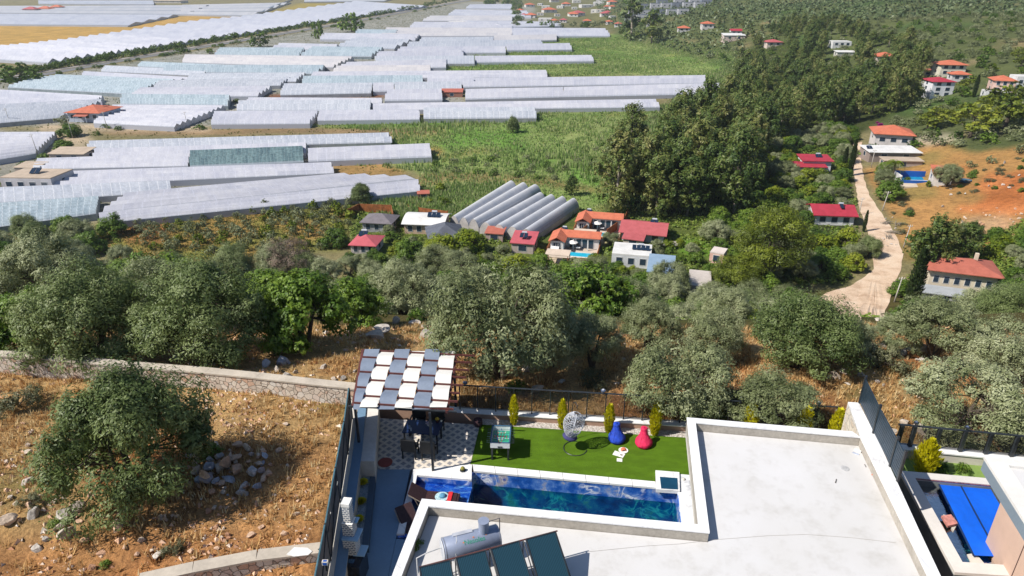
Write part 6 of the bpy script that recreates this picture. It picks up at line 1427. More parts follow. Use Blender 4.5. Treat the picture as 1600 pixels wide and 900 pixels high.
def roof_mb(kind, w, d, h, rise, ov=.5):
    q = MB(); W, D = w / 2 + ov, d / 2 + ov
    if kind == 'flat': q.hexa([(-w/2, -d/2, h), (w/2, -d/2, h), (w/2, d/2, h), (-w/2, d/2, h)], [(-w/2, -d/2, h + .25), (w/2, -d/2, h + .25), (w/2, d/2, h + .25), (-w/2, d/2, h + .25)]); return q
    if kind == 'hip':
        r = max(0, (w - d) / 2 + .01) if w >= d else 0; e = [(-W, -D, h), (W, -D, h), (W, D, h), (-W, D, h)]; a, b_ = (-r, 0, h + rise), (r, 0, h + rise)
        if w < d: r = (d - w) / 2; a, b_ = (0, -r, h + rise), (0, r, h + rise)
        if w >= d: q.poly([e[0], e[1], b_, a]); q.poly([e[2], e[3], a, b_]); q.poly([e[1], e[2], b_]); q.poly([e[3], e[0], a])
        else: q.poly([e[0], e[1], a]); q.poly([e[2], e[3], b_]); q.poly([e[1], e[2], b_, a]); q.poly([e[3], e[0], a, b_])
        q.poly([(x, y_, z - .12) for x, y_, z in e][::-1])
        for i_ in range(4): p, r2 = e[i_], e[(i_ + 1) % 4]; q.poly([(p[0], p[1], p[2] - .12), (r2[0], r2[1], r2[2] - .12), r2, p])
        return q
    if kind == 'gable':
        for s_ in (-1, 1):
            a = [(-W, s_ * D, h - .1), (W, s_ * D, h - .1), (W, 0, h + rise), (-W, 0, h + rise)]
            if s_ > 0: a = [a[1], a[0], a[3], a[2]]
            q.hexa(a, [(x, y_, z + .14) for x, y_, z in a])
        return q
    if kind == 'shed':
        a = [(-W, -D, h), (W, -D, h), (W, D, h + rise), (-W, D, h + rise)]; q.hexa(a, [(x, y_, z + .14) for x, y_, z in a]); return q
    if kind == 'barrel':
        n = 8
        for k in range(n):
            t0, t1 = k / n, (k + 1) / n; y0, y1 = -D + 2 * D * t0, -D + 2 * D * t1; z0, z1 = h + rise * math.sin(math.pi * t0), h + rise * math.sin(math.pi * t1)
            a = [(-W, y0, z0), (W, y0, z0), (W, y1, z1), (-W, y1, z1)]; q.hexa(a, [(x, y_, z + .12) for x, y_, z in a])
        return q
def solar_unit(par, x, y_, z, s=1.0, n=2, col=None):
    q = MB(); q.tube((x - .6 * s, y_, z + .95 * s), (x + .6 * s, y_, z + .95 * s), .26 * s, n=10); q.build("water_tank", cm((.5, .52, .58), .4), par)
    for k in range(n):
        q = MB(); xx = x + (k - (n - 1) / 2) * 1.0 * s; q.hexa([(xx - .45 * s, y_ - 1.5 * s, z + .12), (xx + .45 * s, y_ - 1.5 * s, z + .12), (xx + .45 * s, y_ - .2 * s, z + .8 * s), (xx - .45 * s, y_ - .2 * s, z + .8 * s)], [(xx - .45 * s, y_ - 1.5 * s, z + .2), (xx + .45 * s, y_ - 1.5 * s, z + .2), (xx + .45 * s, y_ - .2 * s, z + .88 * s), (xx - .45 * s, y_ - .2 * s, z + .88 * s)]); q.build("solar_panel", PV, par)
WP = [58,84,58,38,34,18,52,46,66,56,36,28,76,32,64,38,36,22,46,50,64,58,80,60,26,104,64,42,28,36,32,24,32,32,30,30,26,14,34,18,20,20, 18,22,22,20,20,8,14,18,12,12,22] + [17]*18 + [22,18,22,45,16,12]
def house(px, py, w, d, h, rz, rk, rc, wc, label, rise=1.6, ov=.5, win=3, solar=None, chim=False, dz=0.0, pos=None, name='house', storeys=1, porch=None, cat='house'):
    """foot of the front wall's middle at (px, py)"""
    p = G(px, py) if pos is None else Vector(pos); n_ = Vector((-math.sin(rz), math.cos(rz), 0)); c = p + n_ * d / 2; c.z = (p.z if pos is not None else float(T(c.x, c.y))) + dz
    if WP:
        w0 = w; w = max(2.5, WP.pop(0) / pxm(c) - 2 * ov * min(1, w / 12)); f0 = w / w0; d *= f0 * 1.25; h *= f0 ** .5 * .88; rise *= f0 ** .7; c = p + n_ * d / 2; c.z = (p.z if pos is not None else float(T(c.x, c.y))) + dz; ov = min(ov, w * .08)
    t = thing(name, label, cat, c, rz); wm = cm(wc)
    q = MB(); q.box((0, 0, h / 2 - 1.5), (w, d, h + 3 - .02))
    if rk == 'gable':
        for s_ in (-1, 1): q.prism([(0, 0)], 0, 0) if False else q.hexa([(s_ * w / 2 - .1, -d / 2 + .05, h - .05), (s_ * w / 2 + .0, -d / 2 + .05, h - .05), (s_ * w / 2 + .0, d / 2 - .05, h - .05), (s_ * w / 2 - .1, d / 2 - .05, h - .05)], [(s_ * w / 2 - .1, -.05, h + rise * .93), (s_ * w / 2, -.05, h + rise * .93), (s_ * w / 2, .05, h + rise * .93), (s_ * w / 2 - .1, .05, h + rise * .93)])
    q.build("wall", wm, t)
    rf_ = roof_mb(rk, w, d, h, rise, ov).build("roof", RO[rc] if isinstance(rc, str) else cm(rc), t)
    if chim: q = MB(); q.box((w * .22, d * .1, h + rise + .3), (.5, .5, 1.2)); q.build("chimney", wm, rf_)
    if solar: solar_unit(t, w * solar[0], d * solar[1], h + rise * (1 - abs(solar[1]) * 1.6) if rk != 'flat' else h + .25, solar[2] if len(solar) > 2 else 1.0, solar[3] if len(solar) > 3 else 2)
    for st in range(storeys):
        zc = (h / storeys) * (st + .55)
        for k in range(win):
            x = (k - (win - 1) / 2) * w / (win + .3); ww = min(1.5, w / win * .45); f_ = MB(); f_.box((x, -d / 2 - .02, zc), (ww + .16, .05, 1.35)); f = f_.build("window", FRM, t); g = MB(); g.box((x, -d / 2 - .045, zc), (ww, .03, 1.15)); g.build("pane", GL, f)
        for s_ in (-1, 1):
            f_ = MB(); f_.box((s_ * (w / 2 + .02), 0, zc), (.05, 1.3, 1.25)); f = f_.build("window", FRM, t); g = MB(); g.box((s_ * (w / 2 + .045), 0, zc), (.03, 1.1, 1.1)); g.build("pane", GL, f)
    if porch:
        pw, pd_, ph, pc_ = porch; q = MB(); a = [(-pw / 2, -d / 2 - pd_, ph - .5), (pw / 2, -d / 2 - pd_, ph - .5), (pw / 2, -d / 2 - .02, ph), (-pw / 2, -d / 2 - .02, ph)]; q.hexa(a, [(x, y_, z + .12) for x, y_, z in a]); q.build("porch_roof", RO[pc_] if isinstance(pc_, str) else cm(pc_), t)
        for s_ in (-1, 1): q = MB(); q.box((s_ * (pw / 2 - .2), -d / 2 - pd_ + .2, (ph - .5) / 2), (.16, .16, ph - .5)); q.build("porch_post", wm, t)
    return t
house(133, 191, 11, 9, 3.4, -.10, 'hip', 'orange', (.50, .55, .66), "orange hip-roofed farmhouse with pale blue walls among the greenhouses", 1.7, .8, 4, None, True, porch=(5, 2.4, 2.6, 'rust'), dz=.3)
house(45, 299, 17, 9, 4.2, -.06, 'flat', 'tan', (.52, .50, .52), "flat-roofed unfinished house with tan roof edge at the left", 1, .3, 4, (.0, .1, 1.3))
house(106, 252, 11, 5, 2.4, -.04, 'shed', 'tan', (.42, .36, .32), "low tan shed roof below the farmhouse trees", .7, .3, 2)
house(42, 272, 7, 4, 2.0, -.1, 'shed', 'tan', (.40, .34, .30), "small tan hut between dark round bushes", .5, .2, 1, name='hut', cat='hut')
house(706, 152, 8, 4, 2.2, 0, 'shed', 'rust', (.30, .14, .10), "brown-red shed between two white greenhouses", .6, .2, 1, name='shed', cat='shed')
house(662, 311, 4.5, 2.6, 1.8, .15, 'shed', 'rust', (.30, .16, .12), "small rust-roofed hut on the weedy track beside the longest greenhouse", .4, .2, 1, name='hut', cat='hut')
house(589, 363, 10.5, 7, 3.2, -.15, 'hip', 'grey', (.35, .35, .38), "grey hip-roofed house behind the pink-red roof", 1.8, .6, 3)
house(568, 397, 8.5, 7.5, 2.8, -.12, 'hip', 'pink', (.50, .45, .46), "pink-red hip-roofed house beside the magenta bougainvillea", 1.6, .7, 3, (-.2, .33, .9))
house(662, 366, 11, 7.5, 2.8, -.12, 'barrel', 'white', (.55, .40, .30), "white barrel-roofed house with a brown front screen", 1.2, .5, 4, (.22, -.02, .9, 3))
house(700, 390, 8, 8, 2.6, .2, 'hip', 'slate', (.62, .60, .58), "dark slate hip roof next to the rounded tunnels", 2.4, .6, 2)
house(816, 396, 5.5, 5.0, 2.6, -.2, 'shed', 'pink', (.45, .38, .35), "pink shed roof with a rooftop water heater in front of the tunnels", .8, .3, 1, (.0, .0, .8))
house(772, 378, 4.5, 3, 2.2, -.2, 'shed', 'rust', (.4, .3, .28), "small red lean-to at the tunnels' front", .5, .2, 1, name='shed', cat='shed')
house(1003, 378, 12.5, 8.5, 2.6, -.28, 'gable', 'rose', (.60, .60, .62), "faded rose gable-roofed house below the eucalyptus wood", 1.5, .9, 3, (.22, .2, .8))
house(988, 385, 6, 3.2, 2.0, -.35, 'shed', 'rose', (.45, .40, .36), "small faded rose shed in front of the rose-roofed house", .6, .3, 1, name='shed', cat='shed')
house(985, 418, 9.5, 6.5, 3.0, -.22, 'flat', 'white', (.62, .63, .66), "white flat-roofed house with a row of solar panels", 1, .4, 3, (.22, .1, .8, 4))
house(1030, 442, 5.8, 7, 2.6, -.25, 'shed', 'blue', (.45, .47, .50), "blue-grey sheet roof beside the white flat-roofed house", 1.0, .3, 1)
house(1092, 462, 6, 9, 2.2, -.25, 'flat', (.50, .45, .42), (.55, .50, .46), "pale grey flat roof half hidden by the pine", 1, .3, 1)
house(1118, 412, 3.6, 3.6, 2.6, -.5, 'flat', (.64, .56, .52), (.66, .42, .36), "little pink hut with one dark window behind the pine", 1, .2, 1, name='hut', cat='hut')
house(1275, 268, 10, 6, 3.8, -.10, 'shed', 'red', (.70, .70, .72), "white house with flat deep red roof and two rooftop water heaters by the cypresses", .5, .5, 2, (.15, .25, .9))
house(1265, 272, 9, 3.5, 2.2, -.10, 'shed', 'red', (.55, .50, .50), "red-roofed porch in front of the white red-roofed house", .4, .3, 1, name='porch', cat='porch')
house(1302, 352, 9.5, 6, 2.8, -.12, 'gable', 'red', (.70, .70, .72), "white cottage with deep red gable roof beside the gravel road", 1.5, .6, 3, (.2, -.1, .8, 1))
house(1393, 232, 10.5, 8, 4.4, -.32, 'hip', 'orange', (.62, .58, .58), "orange hip-roofed house with white ground floor at the road's upper end", 2.0, .8, 3, storeys=1, dz=.5)
house(1397, 250, 15, 6, 2.6, -.06, 'shed', 'white', (.30, .24, .22), "long white sheet-roofed shelter below the orange hip roof", .4, .4, 2, (-.43, .1, .8), name='shelter', cat='shelter')
house(1410, 262, 13, 3.4, 2.4, -.08, 'shed', 'tan', (.42, .34, .30), "tan canopy in front of the white sheet-roofed shelter", .3, .3, 1, name='canopy', cat='canopy')
house(1470, 290, 4.6, 6, 3.0, -.4, 'shed', 'orange', (.66, .62, .60), "orange sloping roof right of the blue pool terrace", .9, .3, 1)
house(1498, 458, 13.5, 7.5, 5.0, -.35, 'hip', 'rust', (.66, .58, .46), "long cream house with rust-red roof at the foot of the hill", 1.6, .9, 6, None, True)
house(1474, 470, 10, 3.2, 1.6, -.35, 'shed', (.36, .38, .40), (.4, .4, .42), "low blue-grey lean-to in front of the long cream house", .4, .3, 1, name='shelter', cat='shelter')
house(1487, 118, 13, 9, 5.5, -.15, 'hip', 'orange', (.66, .62, .52), "two-storey cream house with orange roof on the hillside", 1.8, .8, 3, None, storeys=2)
house(1500, 127, 8, 5, 3.2, -.2, 'hip', 'orange', (.62, .60, .62), "lower orange-roofed annex in front of the two-storey cream house", 1.2, .5, 2)
house(1470, 151, 9.5, 8, 6.8, -.05, 'hip', 'red', (.70, .70, .76), "three-storey white house with deep red roof and dark balconies", 1.4, .5, 2, None, storeys=3)
house(1566, 146, 8.5, 8, 5.4, -.35, 'hip', 'orange', (.64, .44, .38), "pink two-storey house with orange roof near the right edge", 1.6, .5, 3, None, storeys=2)
house(1598, 137, 7, 7, 4.6, -.2, 'flat', 'white', (.70, .70, .72), "white flat-roofed house at the right edge of the hillside", 1, .4, 2)
house(1556, 152, 8, 5, 2.0, -.3, 'flat', 'white', (.66, .66, .66), "low white terrace building in front of the pink house", 1, .3, 2)
house(1384, 100, 10, 8, 4.0, -.15, 'hip', 'orange', (.60, .52, .46), "orange-roofed house half behind the wood's upper edge", 1.8, .7, 2)
house(1315, 74, 12, 7, 3.0, -.05, 'flat', 'white', (.68, .68, .70), "white flat-roofed house above the eucalyptus wood", 1, .3, 3)
house(1322, 88, 13, 6, 2.5, -.1, 'shed', 'white', (.55, .53, .5), "low white sheet roof just below the white flat-roofed house", .5, .4, 1)
house(1210, 73, 12, 9, 3.2, -.05, 'hip', 'rose', (.62, .52, .46), "rose-roofed house at the wood's far edge", 1.6, .6, 2)
house(1449, 118, 7, 5, 3, -.1, 'shed', 'rust', (.55, .40, .32), "small rust-roofed hut left of the two-storey cream house", .7, .3, 1, name='hut', cat='hut')
house(1147, 64, 14, 8, 3.6, -.1, 'shed', 'white', (.62, .50, .46), "pale-walled house with white sheet roof in the village", .7, .4, 2)
house(1150, 55, 9, 6, 3.4, -.1, 'gable', 'red', (.62, .60, .6), "deep red gable roof behind the white sheet roof", 1.2, .5, 2)
house(1069, 50, 12, 9, 3.4, -.1, 'hip', 'orange', (.60, .58, .6), "orange hip-roofed village house between two eucalyptuses", 2, .6, 2)
house(1106, 46, 12, 9, 5, -.05, 'hip', 'orange', (.60, .56, .56), "taller orange-roofed village house with pale walls", 2, .6, 2)
for (px, py, w, rc, lb) in [(828, 28, 13, 'orange', "orange-roofed village house nearest the far greenhouses"), (860, 20, 13, 'orange', "orange-roofed village house with pale chimney wall"), (851, 34, 15, 'white', "white-roofed shed at the village's edge by the greenhouses"), (905, 25, 12, 'rose', "rose-roofed village house by a bare yard"), (918, 12, 13, 'white', "white village house row's left building"), (843, 9, 8, 'white', "small white tower-like house"), (885, 10, 10, 'orange', "farthest orange-roofed village house"), (935, 8, 12, 'white', "white village house above the row"), (965, 42, 10, 'rust', "rust hut on bare orange ground"), (1015, 42, 9, 'white', "small white house between the big eucalyptuses"), (942, 2, 14, 'dark', "dark-roofed house at the top edge")]:
    house(px, py, w, 9, 4.0, rnd.uniform(-.3, .2), 'hip' if rc in ('orange', 'rose', 'rust') else 'flat', rc, (.62, .60, .60), lb, 2.2, .6, 2)
rv_ = random.Random(3); SP = WP; WP = []
for k in range(26):
    px, py = rv_.uniform(808, 960), rv_.uniform(3, 42)
    if py > 30 and px < 850: continue
    WP = [rv_.uniform(9, 15)]; rc_ = rv_.choice(['orange', 'rose', 'white', 'orange', 'tan']); house(px, py, 10, 8, 4.0, rv_.uniform(-.3, .3), 'hip' if rc_ in ('orange', 'rose') else 'flat', rc_, (.64, .62, .60), "small %s-roofed house among the trees of the far village" % {'orange': 'orange', 'rose': 'rose', 'white': 'white', 'tan': 'tan'}[rc_], 2.0, .5, 2)['group'] = "small houses of the far village"
WP = SP
i_ = 0
for row, (y0, xs_) in enumerate(((31, (985, 1003, 1021)), (24, (990, 1010, 1030, 1050, 1068)), (14, (1005, 1025, 1042, 1058, 1076, 1094)), (7, (1035, 1062, 1086, 1104)))):
    for x in xs_:
        i_ += 1; house(x, y0 - (x - 1000) * .03 * (row < 3), 10, 8, 5, -.08, 'flat', 'dark', (.42, .42, .46) if i_ % 3 else (.20, .22, .28), "dark flat-roofed modern villa of the hillside development", 1, .3, 2)['group'] = "dark modern villas of the hillside development"
for (px, py, rc, lb) in [(67, 17, 'orange', "far orange-roofed farmhouse, middle one of the top-left trio"), (86, 14, 'orange', "far orange-roofed farmhouse right of the trio"), (45, 18, 'rose', "far rose-roofed farmhouse left of the trio"), (262, 5, 'tan', "far long tan-roofed barn at the top edge")]:
    house(px, py, 34 if rc == 'tan' else 24, 14, 4, -.1, 'hip', rc, (.6, .56, .52), lb, 4, 1, 2)
house(293, 100, 12, 6, 3, -.1, 'shed', 'rust', (.55, .48, .42), "low tan-walled hut beside the road's tall bushes", .6, .3, 2, name='hut', cat='hut')
house(342, 88, 8, 6, 3, -.1, 'gable', 'orange', (.55, .48, .42), "tiny orange-roofed hut under the road trees", 1, .3, 1, name='hut', cat='hut')
# two villas with L-shaped orange roofs and pools
def villa_l(px, py, lb, lb2, s):
    p = G(px, py); rz = -.22; t = thing("holiday_villa", lb, "villa", p, rz); t.location.z = PLAIN + .1; t.scale = (.84, .84, .84)
    wh = cm((.72, .71, .70)); pv = cm((.55, .46, .38), .85)
    def B(nm, c, d, m, par=t): q = MB(); q.box(c, d); return q.build(nm, m, par)
    B("terrace", (0, 3.2, -.9), (11.6, 9.6, 2.0), pv); z0 = .1
    B("wall", (1.0, 6.6, z0 + 1.35), (9.0, 2.9, 2.7), wh); B("wall", (-3.6, 4.2, z0 + 1.35), (2.9, 5.6, 2.7), wh)
    for (cx, cy, w, d, rot) in ((.95, 6.6, 9.1, 3.2, 0), (-3.6, 4.2, 6.1, 3.1, math.pi / 2)):
        q = roof_mb('gable', w, d, z0 + 2.7, .95, .4); cs, sn = math.cos(rot), math.sin(rot); q.v = [(cx + x * cs - y_ * sn, cy + x * sn + y_ * cs, z + (.02 if rot else 0)) for x, y_, z in q.v]; q.build("roof", RO['orange'], t)
    f = B("window", (-3.6, 1.37, z0 + 1.25), (1.7, .06, 1.9), GL); q = MB()
    for k in range(4): q.box((-4.4 + k * .53, 1.335, z0 + 1.25), (.06, .03, 1.95))
    q.build("frame", wh, f)
    for x in (-.6, .9, 2.3, 3.7): f = B("glass_door", (x, 5.12, z0 + 1.1), (1.1, .05, 2.1), GL); B("frame", (x + .58, 5.10, z0 + 1.1), (.07, .08, 2.2), wh, f)
    for x in (-.2, 3.1): B("column", (x, 3.9, z0 + 1.2), (.22, .22, 2.4), wh)
    B("parasol_table", (1.0, 3.6, z0 + .75), (.9, .9, .06), wh); 
    q = MB(); q.lathe([(0.02, 0), (.03, 1.9), (1.25, 1.75), (0.02, 2.25)], (-.4, 3.9, z0), 8); q.build("parasol", cm((.72, .70, .68)), t)
    B("pool_edge", (1.7, .9, z0 + .02), (7.0, 3.0, .08), cm((.70, .66, .60))); q = MB(); q.box((1.7, .9, z0 + .075), (6.0, 2.3, .03)); q.build("pool_water", mat('turquoise water', (.02, .42, .62), .1, .1, 1.2), t)
    for (cx, cy, w, d, hh) in ((5.7, 3.2, .15, 9.6, 1.3), (3.0, -1.55, 5.5, .15, .35), (-5.75, 4.4, .12, 7, 1.3)): B("timber_screen", (cx, cy, z0 - .2 + hh / 2), (w, d, hh + .2), WOOD)
    B("terrace_front", (2.0, -1.66, -.75), (7.4, .06, 1.7), WOOD)
    solar_unit(t, -2.9, 8.4, z0 + 3.0, .8)
    g = thing("carport", lb2, "carport", p + Vector((-2.8, -3.4, 0)), rz); B("canopy", (0, 0, 2.2), (4.4, 3.0, .12), cm((.62, .50, .40)), g)
    for sx in (-2, 2):
        for sy in (-1.3, 1.3): B("post", (sx, sy, 1.1), (.14, .14, 2.2), WOOD, g)
    return t
villa_l(893, 401, "white holiday villa with L-shaped orange roof and turquoise pool, nearer of the pair", "cream canopy carport beside the nearer orange-roofed villa", 1)
villa_l(932, 369, "white holiday villa with L-shaped orange roof and turquoise pool, farther of the pair", "cream canopy on the farther orange-roofed villa's terrace", 1)
# car under the canopy
cr_ = thing("parked_car", "white car parked beside the villa's cream canopy", "car", P(869, 393, PLAIN + .05), 1.2); q = MB(); prof = [(-2.0, .35), (-2.0, .75), (-1.3, .85), (-.8, 1.35), (.8, 1.4), (1.4, .9), (2.05, .75), (2.05, .35)]
n = len(prof); q.v = [(x, -.8, z) for x, z in prof] + [(x, .8, z) for x, z in prof]; q.f = [tuple(range(n)), tuple(range(2 * n - 1, n - 1, -1))] + [(k, (k + 1) % n, n + (k + 1) % n, n + k)[::-1] for k in range(n)]; q.m = [0] * len(q.f); q.build("body", cm((.72, .73, .75), .3), cr_)
q = MB(); q.box((0, 0, 1.13), (1.7, 1.63, .26)); q.build("windows", GL, cr_)
for sx in (-1.25, 1.3):
    for sy in (-.78, .78): q = MB(); q.tube((sx, sy - .1, .32), (sx, sy + .1, .32), .32, n=12); q.build("wheel", M['metal_dark'], cr_)
for k, (pts_, lb) in enumerate((([(545, 340), (562, 331), (612, 333), (615, 346)], "orange-brown timber fence round the grey hip-roofed house"), ([(655, 337), (700, 343)], "orange-brown timber fence behind the white barrel roof"), ([(884, 385), (908, 372), (925, 358)], "brown timber fence between the two villas' lane"), ([(948, 372), (975, 352), (980, 340)], "brown timber fence along the farther villa"))):
    pp = [G(*a) for a in pts_]; t = thing("timber_fence", lb, "fence", pp[0])
    for j in range(len(pp) - 1):
        a, b_ = pp[j] - pp[0], pp[j + 1] - pp[0]; d = (b_ - a).normalized(); nn = Vector((-d.y, d.x, 0)) * .05; q = MB(); q.hexa([p - nn * s_ for p, s_ in ((a, 1), (b_, 1), (b_, -1), (a, -1))], [p - nn * s_ + Vector((0, 0, 1.9)) for p, s_ in ((a, 1), (b_, 1), (b_, -1), (a, -1))]); q.build("board_panel", WOOD, t)
        for e in (a, b_): q = MB(); q.box((e.x, e.y, e.z + 1.0), (.16, .16, 2.1)); q.build("post", WOOD, t)
# blue pool terrace on the right
p = G(1428, 284); t = thing("terrace_pool", "bright blue walled swimming pool on a pale terrace right of the palm", "pool", p, -.12); bluem = cm((.01, .10, .42), .5); 
for nm, c, d, m in (("terrace", (0, 0, -1.0), (11, 10, 2.1), cm((.58, .48, .38), .9)), ("back_wall", (0, 3.4, .9), (7.5, .2, 1.9), bluem), ("pool_wall", (0, -1.6, .35), (7.8, .3, .8), bluem), ("side_wall", (-3.8, .9, .9), (.25, 5, 1.9), cm((.68, .68, .7))), ("pool_deck", (1.0, -.9, .3), (5.2, 1.2, .5), cm((.55, .56, .56))), ("pool_water", (0, 1.2, .2), (7.2, 4.2, .4), mat('pool turquoise', (.02, .32, .55), .1, .2, 1.5))): q = MB(); q.box(c, d); q.build(nm, m, t)
q = MB(); q.lathe([(1.2, 0), (1.3, .5), (1.2, .5), (1.1, .2)], n=16); tank2 = tag(q.build("round_cistern", cm((.05, .12, .20), .5)), "dark blue round cistern on the red earth beside the shrubs", "cistern"); tank2.location = G(1508, 284)
pc_ = G(1483, 402); t = thing("solar_collector", "tilted dark solar collector standing among green trees above the cream house", "solar collector", pc_ + Vector((0, 0, 0)), -.3); q = MB(); q.hexa([(-1, -.8, .4), (1, -.8, .4), (1, .6, 1.9), (-1, .6, 1.9)], [(-1, -.85, .5), (1, -.85, .5), (1, .55, 2.0), (-1, .55, 2.0)]); q.build("glass", PV, t); q = MB(); q.tube((-.8, .5, -.3), (-.8, .5, 1.9), .05); q.tube((.8, .5, -.3), (.8, .5, 1.9), .05); q.build("frame", M['metal_dark'], t)
pc_ = G(1050, 386); bmr = ROCKS[2].copy(); bmr.materials.append(cm((.52, .46, .42), .9, .2, .3)); t = link("tarpaulin_heap", bmr, None, pc_ + Vector((0, 0, .6)), .4); t.scale = (6.5, 4.2, 3.6); tag(t, "pale crumpled tarpaulin heap below the rose-roofed house", "tarpaulin")
p = G(665, 402); q = MB(); q.lathe([(.7, 0), (.75, 1.0), (.6, 1.2), (0, 1.25)], n=14); tag(q.build("blue_barrel", cm((.01, .12, .50), .4)), "blue water barrel beside the dark slate roof", "barrel").location = p
# utility poles
conc = mat('pale concrete pole', (.50, .47, .43), .8, .1, 2)
def pole(px, py, h, lb, arms=1, lean=0.0):
    p = G(px, py); t = thing("utility_pole", lb, "utility pole", p); q = MB(); q.path([(0, 0, -.5), (lean * .5, 0, h / 2), (lean, 0, h)], .12, 8, .07); q.build("pole", conc, t, smooth=True)
    for k in range(arms): q = MB(); q.box((lean, 0, h - .35 - k * .6), (1.0, .08, .08)); ca = q.build("crossarm", conc, t)
    for s_ in (-.4, 0, .4): q = MB(); q.tube((lean + s_, 0, h - .3), (lean + s_, 0, h - .05), .05, n=6); q.build("insulator", M['render'], ca)
    q = MB(); q.path([(lean, 0, h - .9), (lean - .7, -.1, h - .7), (lean - 1.2, -.1, h - .72)], .035, 5); q.build("lamp_arm", M['metal_dark'], t)
for a in [(1397, 472, 4.4, "pale concrete pole beside the dark cypress at the road bend", 1, .3), (1378, 330, 4.6, "pale concrete pole right of the gravel road by the broad green tree", 1, .5), (1411, 388, 4.8, "pale concrete pole at the eucalyptus clump's left edge", 1, .3), (1361, 262, 5.0, "pole beside the road near the palm", 1, .0), (17, 196, 6, "thin pole near the left edge among grey greenhouses", 1, -.3), (61, 247, 7, "thin pole beside the dark farm bushes", 1, -.4), (114, 216, 6.5, "thin pole in front of the farmhouse trees", 1, -.2), (168, 202, 6, "thin pole right of the farmhouse", 1, -.3), (293, 197, 5, "thin pole at the broad white block's corner", 1, -.2), (1342, 336, 4, "slim pole beside the deep red gable roof", 1, 0)]: pole(*a)
# ---------------------------------------------------------------- trees of the slope, valley and hill
r3 = random.Random(5)
taken = []
def free(x, y_, d):
    for a, b_, c in taken:
        if (a - x) ** 2 + (b_ - y_) ** 2 < (d + c) ** 2 * .25: return False
    taken.append((x, y_, d)); return True
ROADP = Q([(1270, 445), (1330, 440), (1370, 405), (1345, 350), (1328, 285), (1324, 225), (1355, 225), (1362, 290), (1385, 330), (1418, 395), (1412, 460), (1395, 505), (1330, 512), (1270, 480)])
def in1(poly, x, y_): return bool(inside(poly, np.array([x]), np.array([y_]))[0])
ORCH = Q([(175, 350), (400, 328), (560, 316), (548, 350), (540, 385), (430, 398), (200, 400)])
VILL = Q([(535, 330), (905, 285), (1060, 335), (1075, 420), (1130, 395), (1130, 440), (1020, 445), (930, 425), (850, 400), (760, 385), (720, 395), (640, 400), (600, 410), (540, 400)])
KEEP = [(1500, 455, 10), (1470, 470, 6)]
for o_ in list(SC.objects):
    if o_.get('category') in ('house', 'villa', 'hut', 'shed', 'pool', 'shelter', 'canopy', 'porch') and o_.location.y > 45: taken.append((o_.location.x, o_.location.y, 6.5))
cnt = 0
PROT = [(1330,220,1362,262),(1330,262,1372,330),(1345,330,1400,380),(1368,380,1414,470),(1300,440,1400,492),(1440,402,1556,455),(1272,328,1338,362),(1250,235,1312,266),(1365,190,1430,228),(1356,226,1440,254),(1402,250,1468,300),(548,332,606,350),(546,352,588,384),(624,336,702,360),(670,348,720,372),(705,288,900,368),(806,374,830,388),(856,345,935,392),(935,330,962,362),(966,338,1040,360),(978,362,1000,371),(956,382,1016,402),(1018,400,1048,412),(1074,412,1096,435),(1104,388,1130,412),(-50,150,660,332),(225,330,560,388),(1440,300,1700,352),(1460,90,1515,126),(1448,124,1490,154),(1535,112,1620,152),(1366,74,1400,100),(1296,60,1340,90),(1194,56,1230,74),(1126,44,1168,68),(1054,34,1120,52),(815,-10,955,38),(955,-10,1115,38),(655,320,705,345)]
def hides(x, y_, z, r, H):
    ax_, ay, zc = project((x, y_, z + H)); by = project((x, y_, z))[1]; rp = FPX * r / zc * .7
    return any(a - rp < ax_ < c + rp and ay < d - 2 and by > b_ + 4 for a, b_, c, d in PROT)
LAB = {'olive': ("silvery olive tree in the thicket below the villa's slope", "silvery olives of the slope thicket"), 'olive_dark': ("dark olive tree in the slope thicket", "dark olives of the slope thicket"), 'carob': ("deep green carob tree in the slope thicket", "carob trees of the slope thicket"), 'lime': ("yellow-green tree in the slope thicket", "yellow-green trees of the slope thicket")}
def slope(n, x0, x1, y0, y1, gap, seed, wts):
    rr = random.Random(seed)
    for _ in range(n):
        x, y_ = rr.uniform(x0, x1), rr.uniform(y0, y1)
        if abs(x) > (y_ + 12) * .95: continue
        if in1(ROADP, x, y_) or in1(ORCH, x, y_) or (y_ > 84 and in1(VILL, x, y_)): continue
        if (x > 20 and y_ < 50) or hides(x, y_, float(T(x, y_)), 3, 5) or not free(x, y_, gap): continue
        kd = rr.choices(list(wts), list(wts.values()))[0]; lb, gp = LAB[kd]; qx = project((x, y_, float(T(x, y_))))[0]; zn = ' behind the stone wall' if qx < 380 else ' behind the pergola' if qx < 700 else ' below the village roofs' if qx < 1050 else ' below the roadside pine' if qx < 1330 else ' right of the dark cypress'; lb += zn; gp += zn
        s_ = rr.uniform(.75, 1.12); tree(kd, rr.randrange(9), Vector((x, y_, float(T(x, y_)) - .1)), s_, rr.uniform(0, 6.28), lb, gp, sq=rr.uniform(.85, 1.15))
slope(420, -75, -14, 40, 98, 5.0, 1, {'olive': 3, 'olive_dark': 3, 'carob': 4, 'lime': .8})
slope(400, -130, -70, 96, 141, 5.0, 4, {'olive': 3, 'olive_dark': 2, 'carob': 3, 'lime': 1})
slope(200, -72, -22, 96, 112, 5.0, 14, {'olive': 3, 'olive_dark': 2, 'carob': 3, 'lime': 1})
slope(500, -14, 45, 46, 98, 5.2, 2, {'olive': 4, 'olive_dark': 1, 'carob': 2.5, 'lime': .5})
slope(300, -26, 45, 96, 112, 4.4, 5, {'olive': 2, 'carob': 3, 'lime': 1.2})
slope(420, 30, 112, 52, 100, 5.6, 3, {'olive': 4, 'olive_dark': 1, 'carob': 3, 'lime': .5})
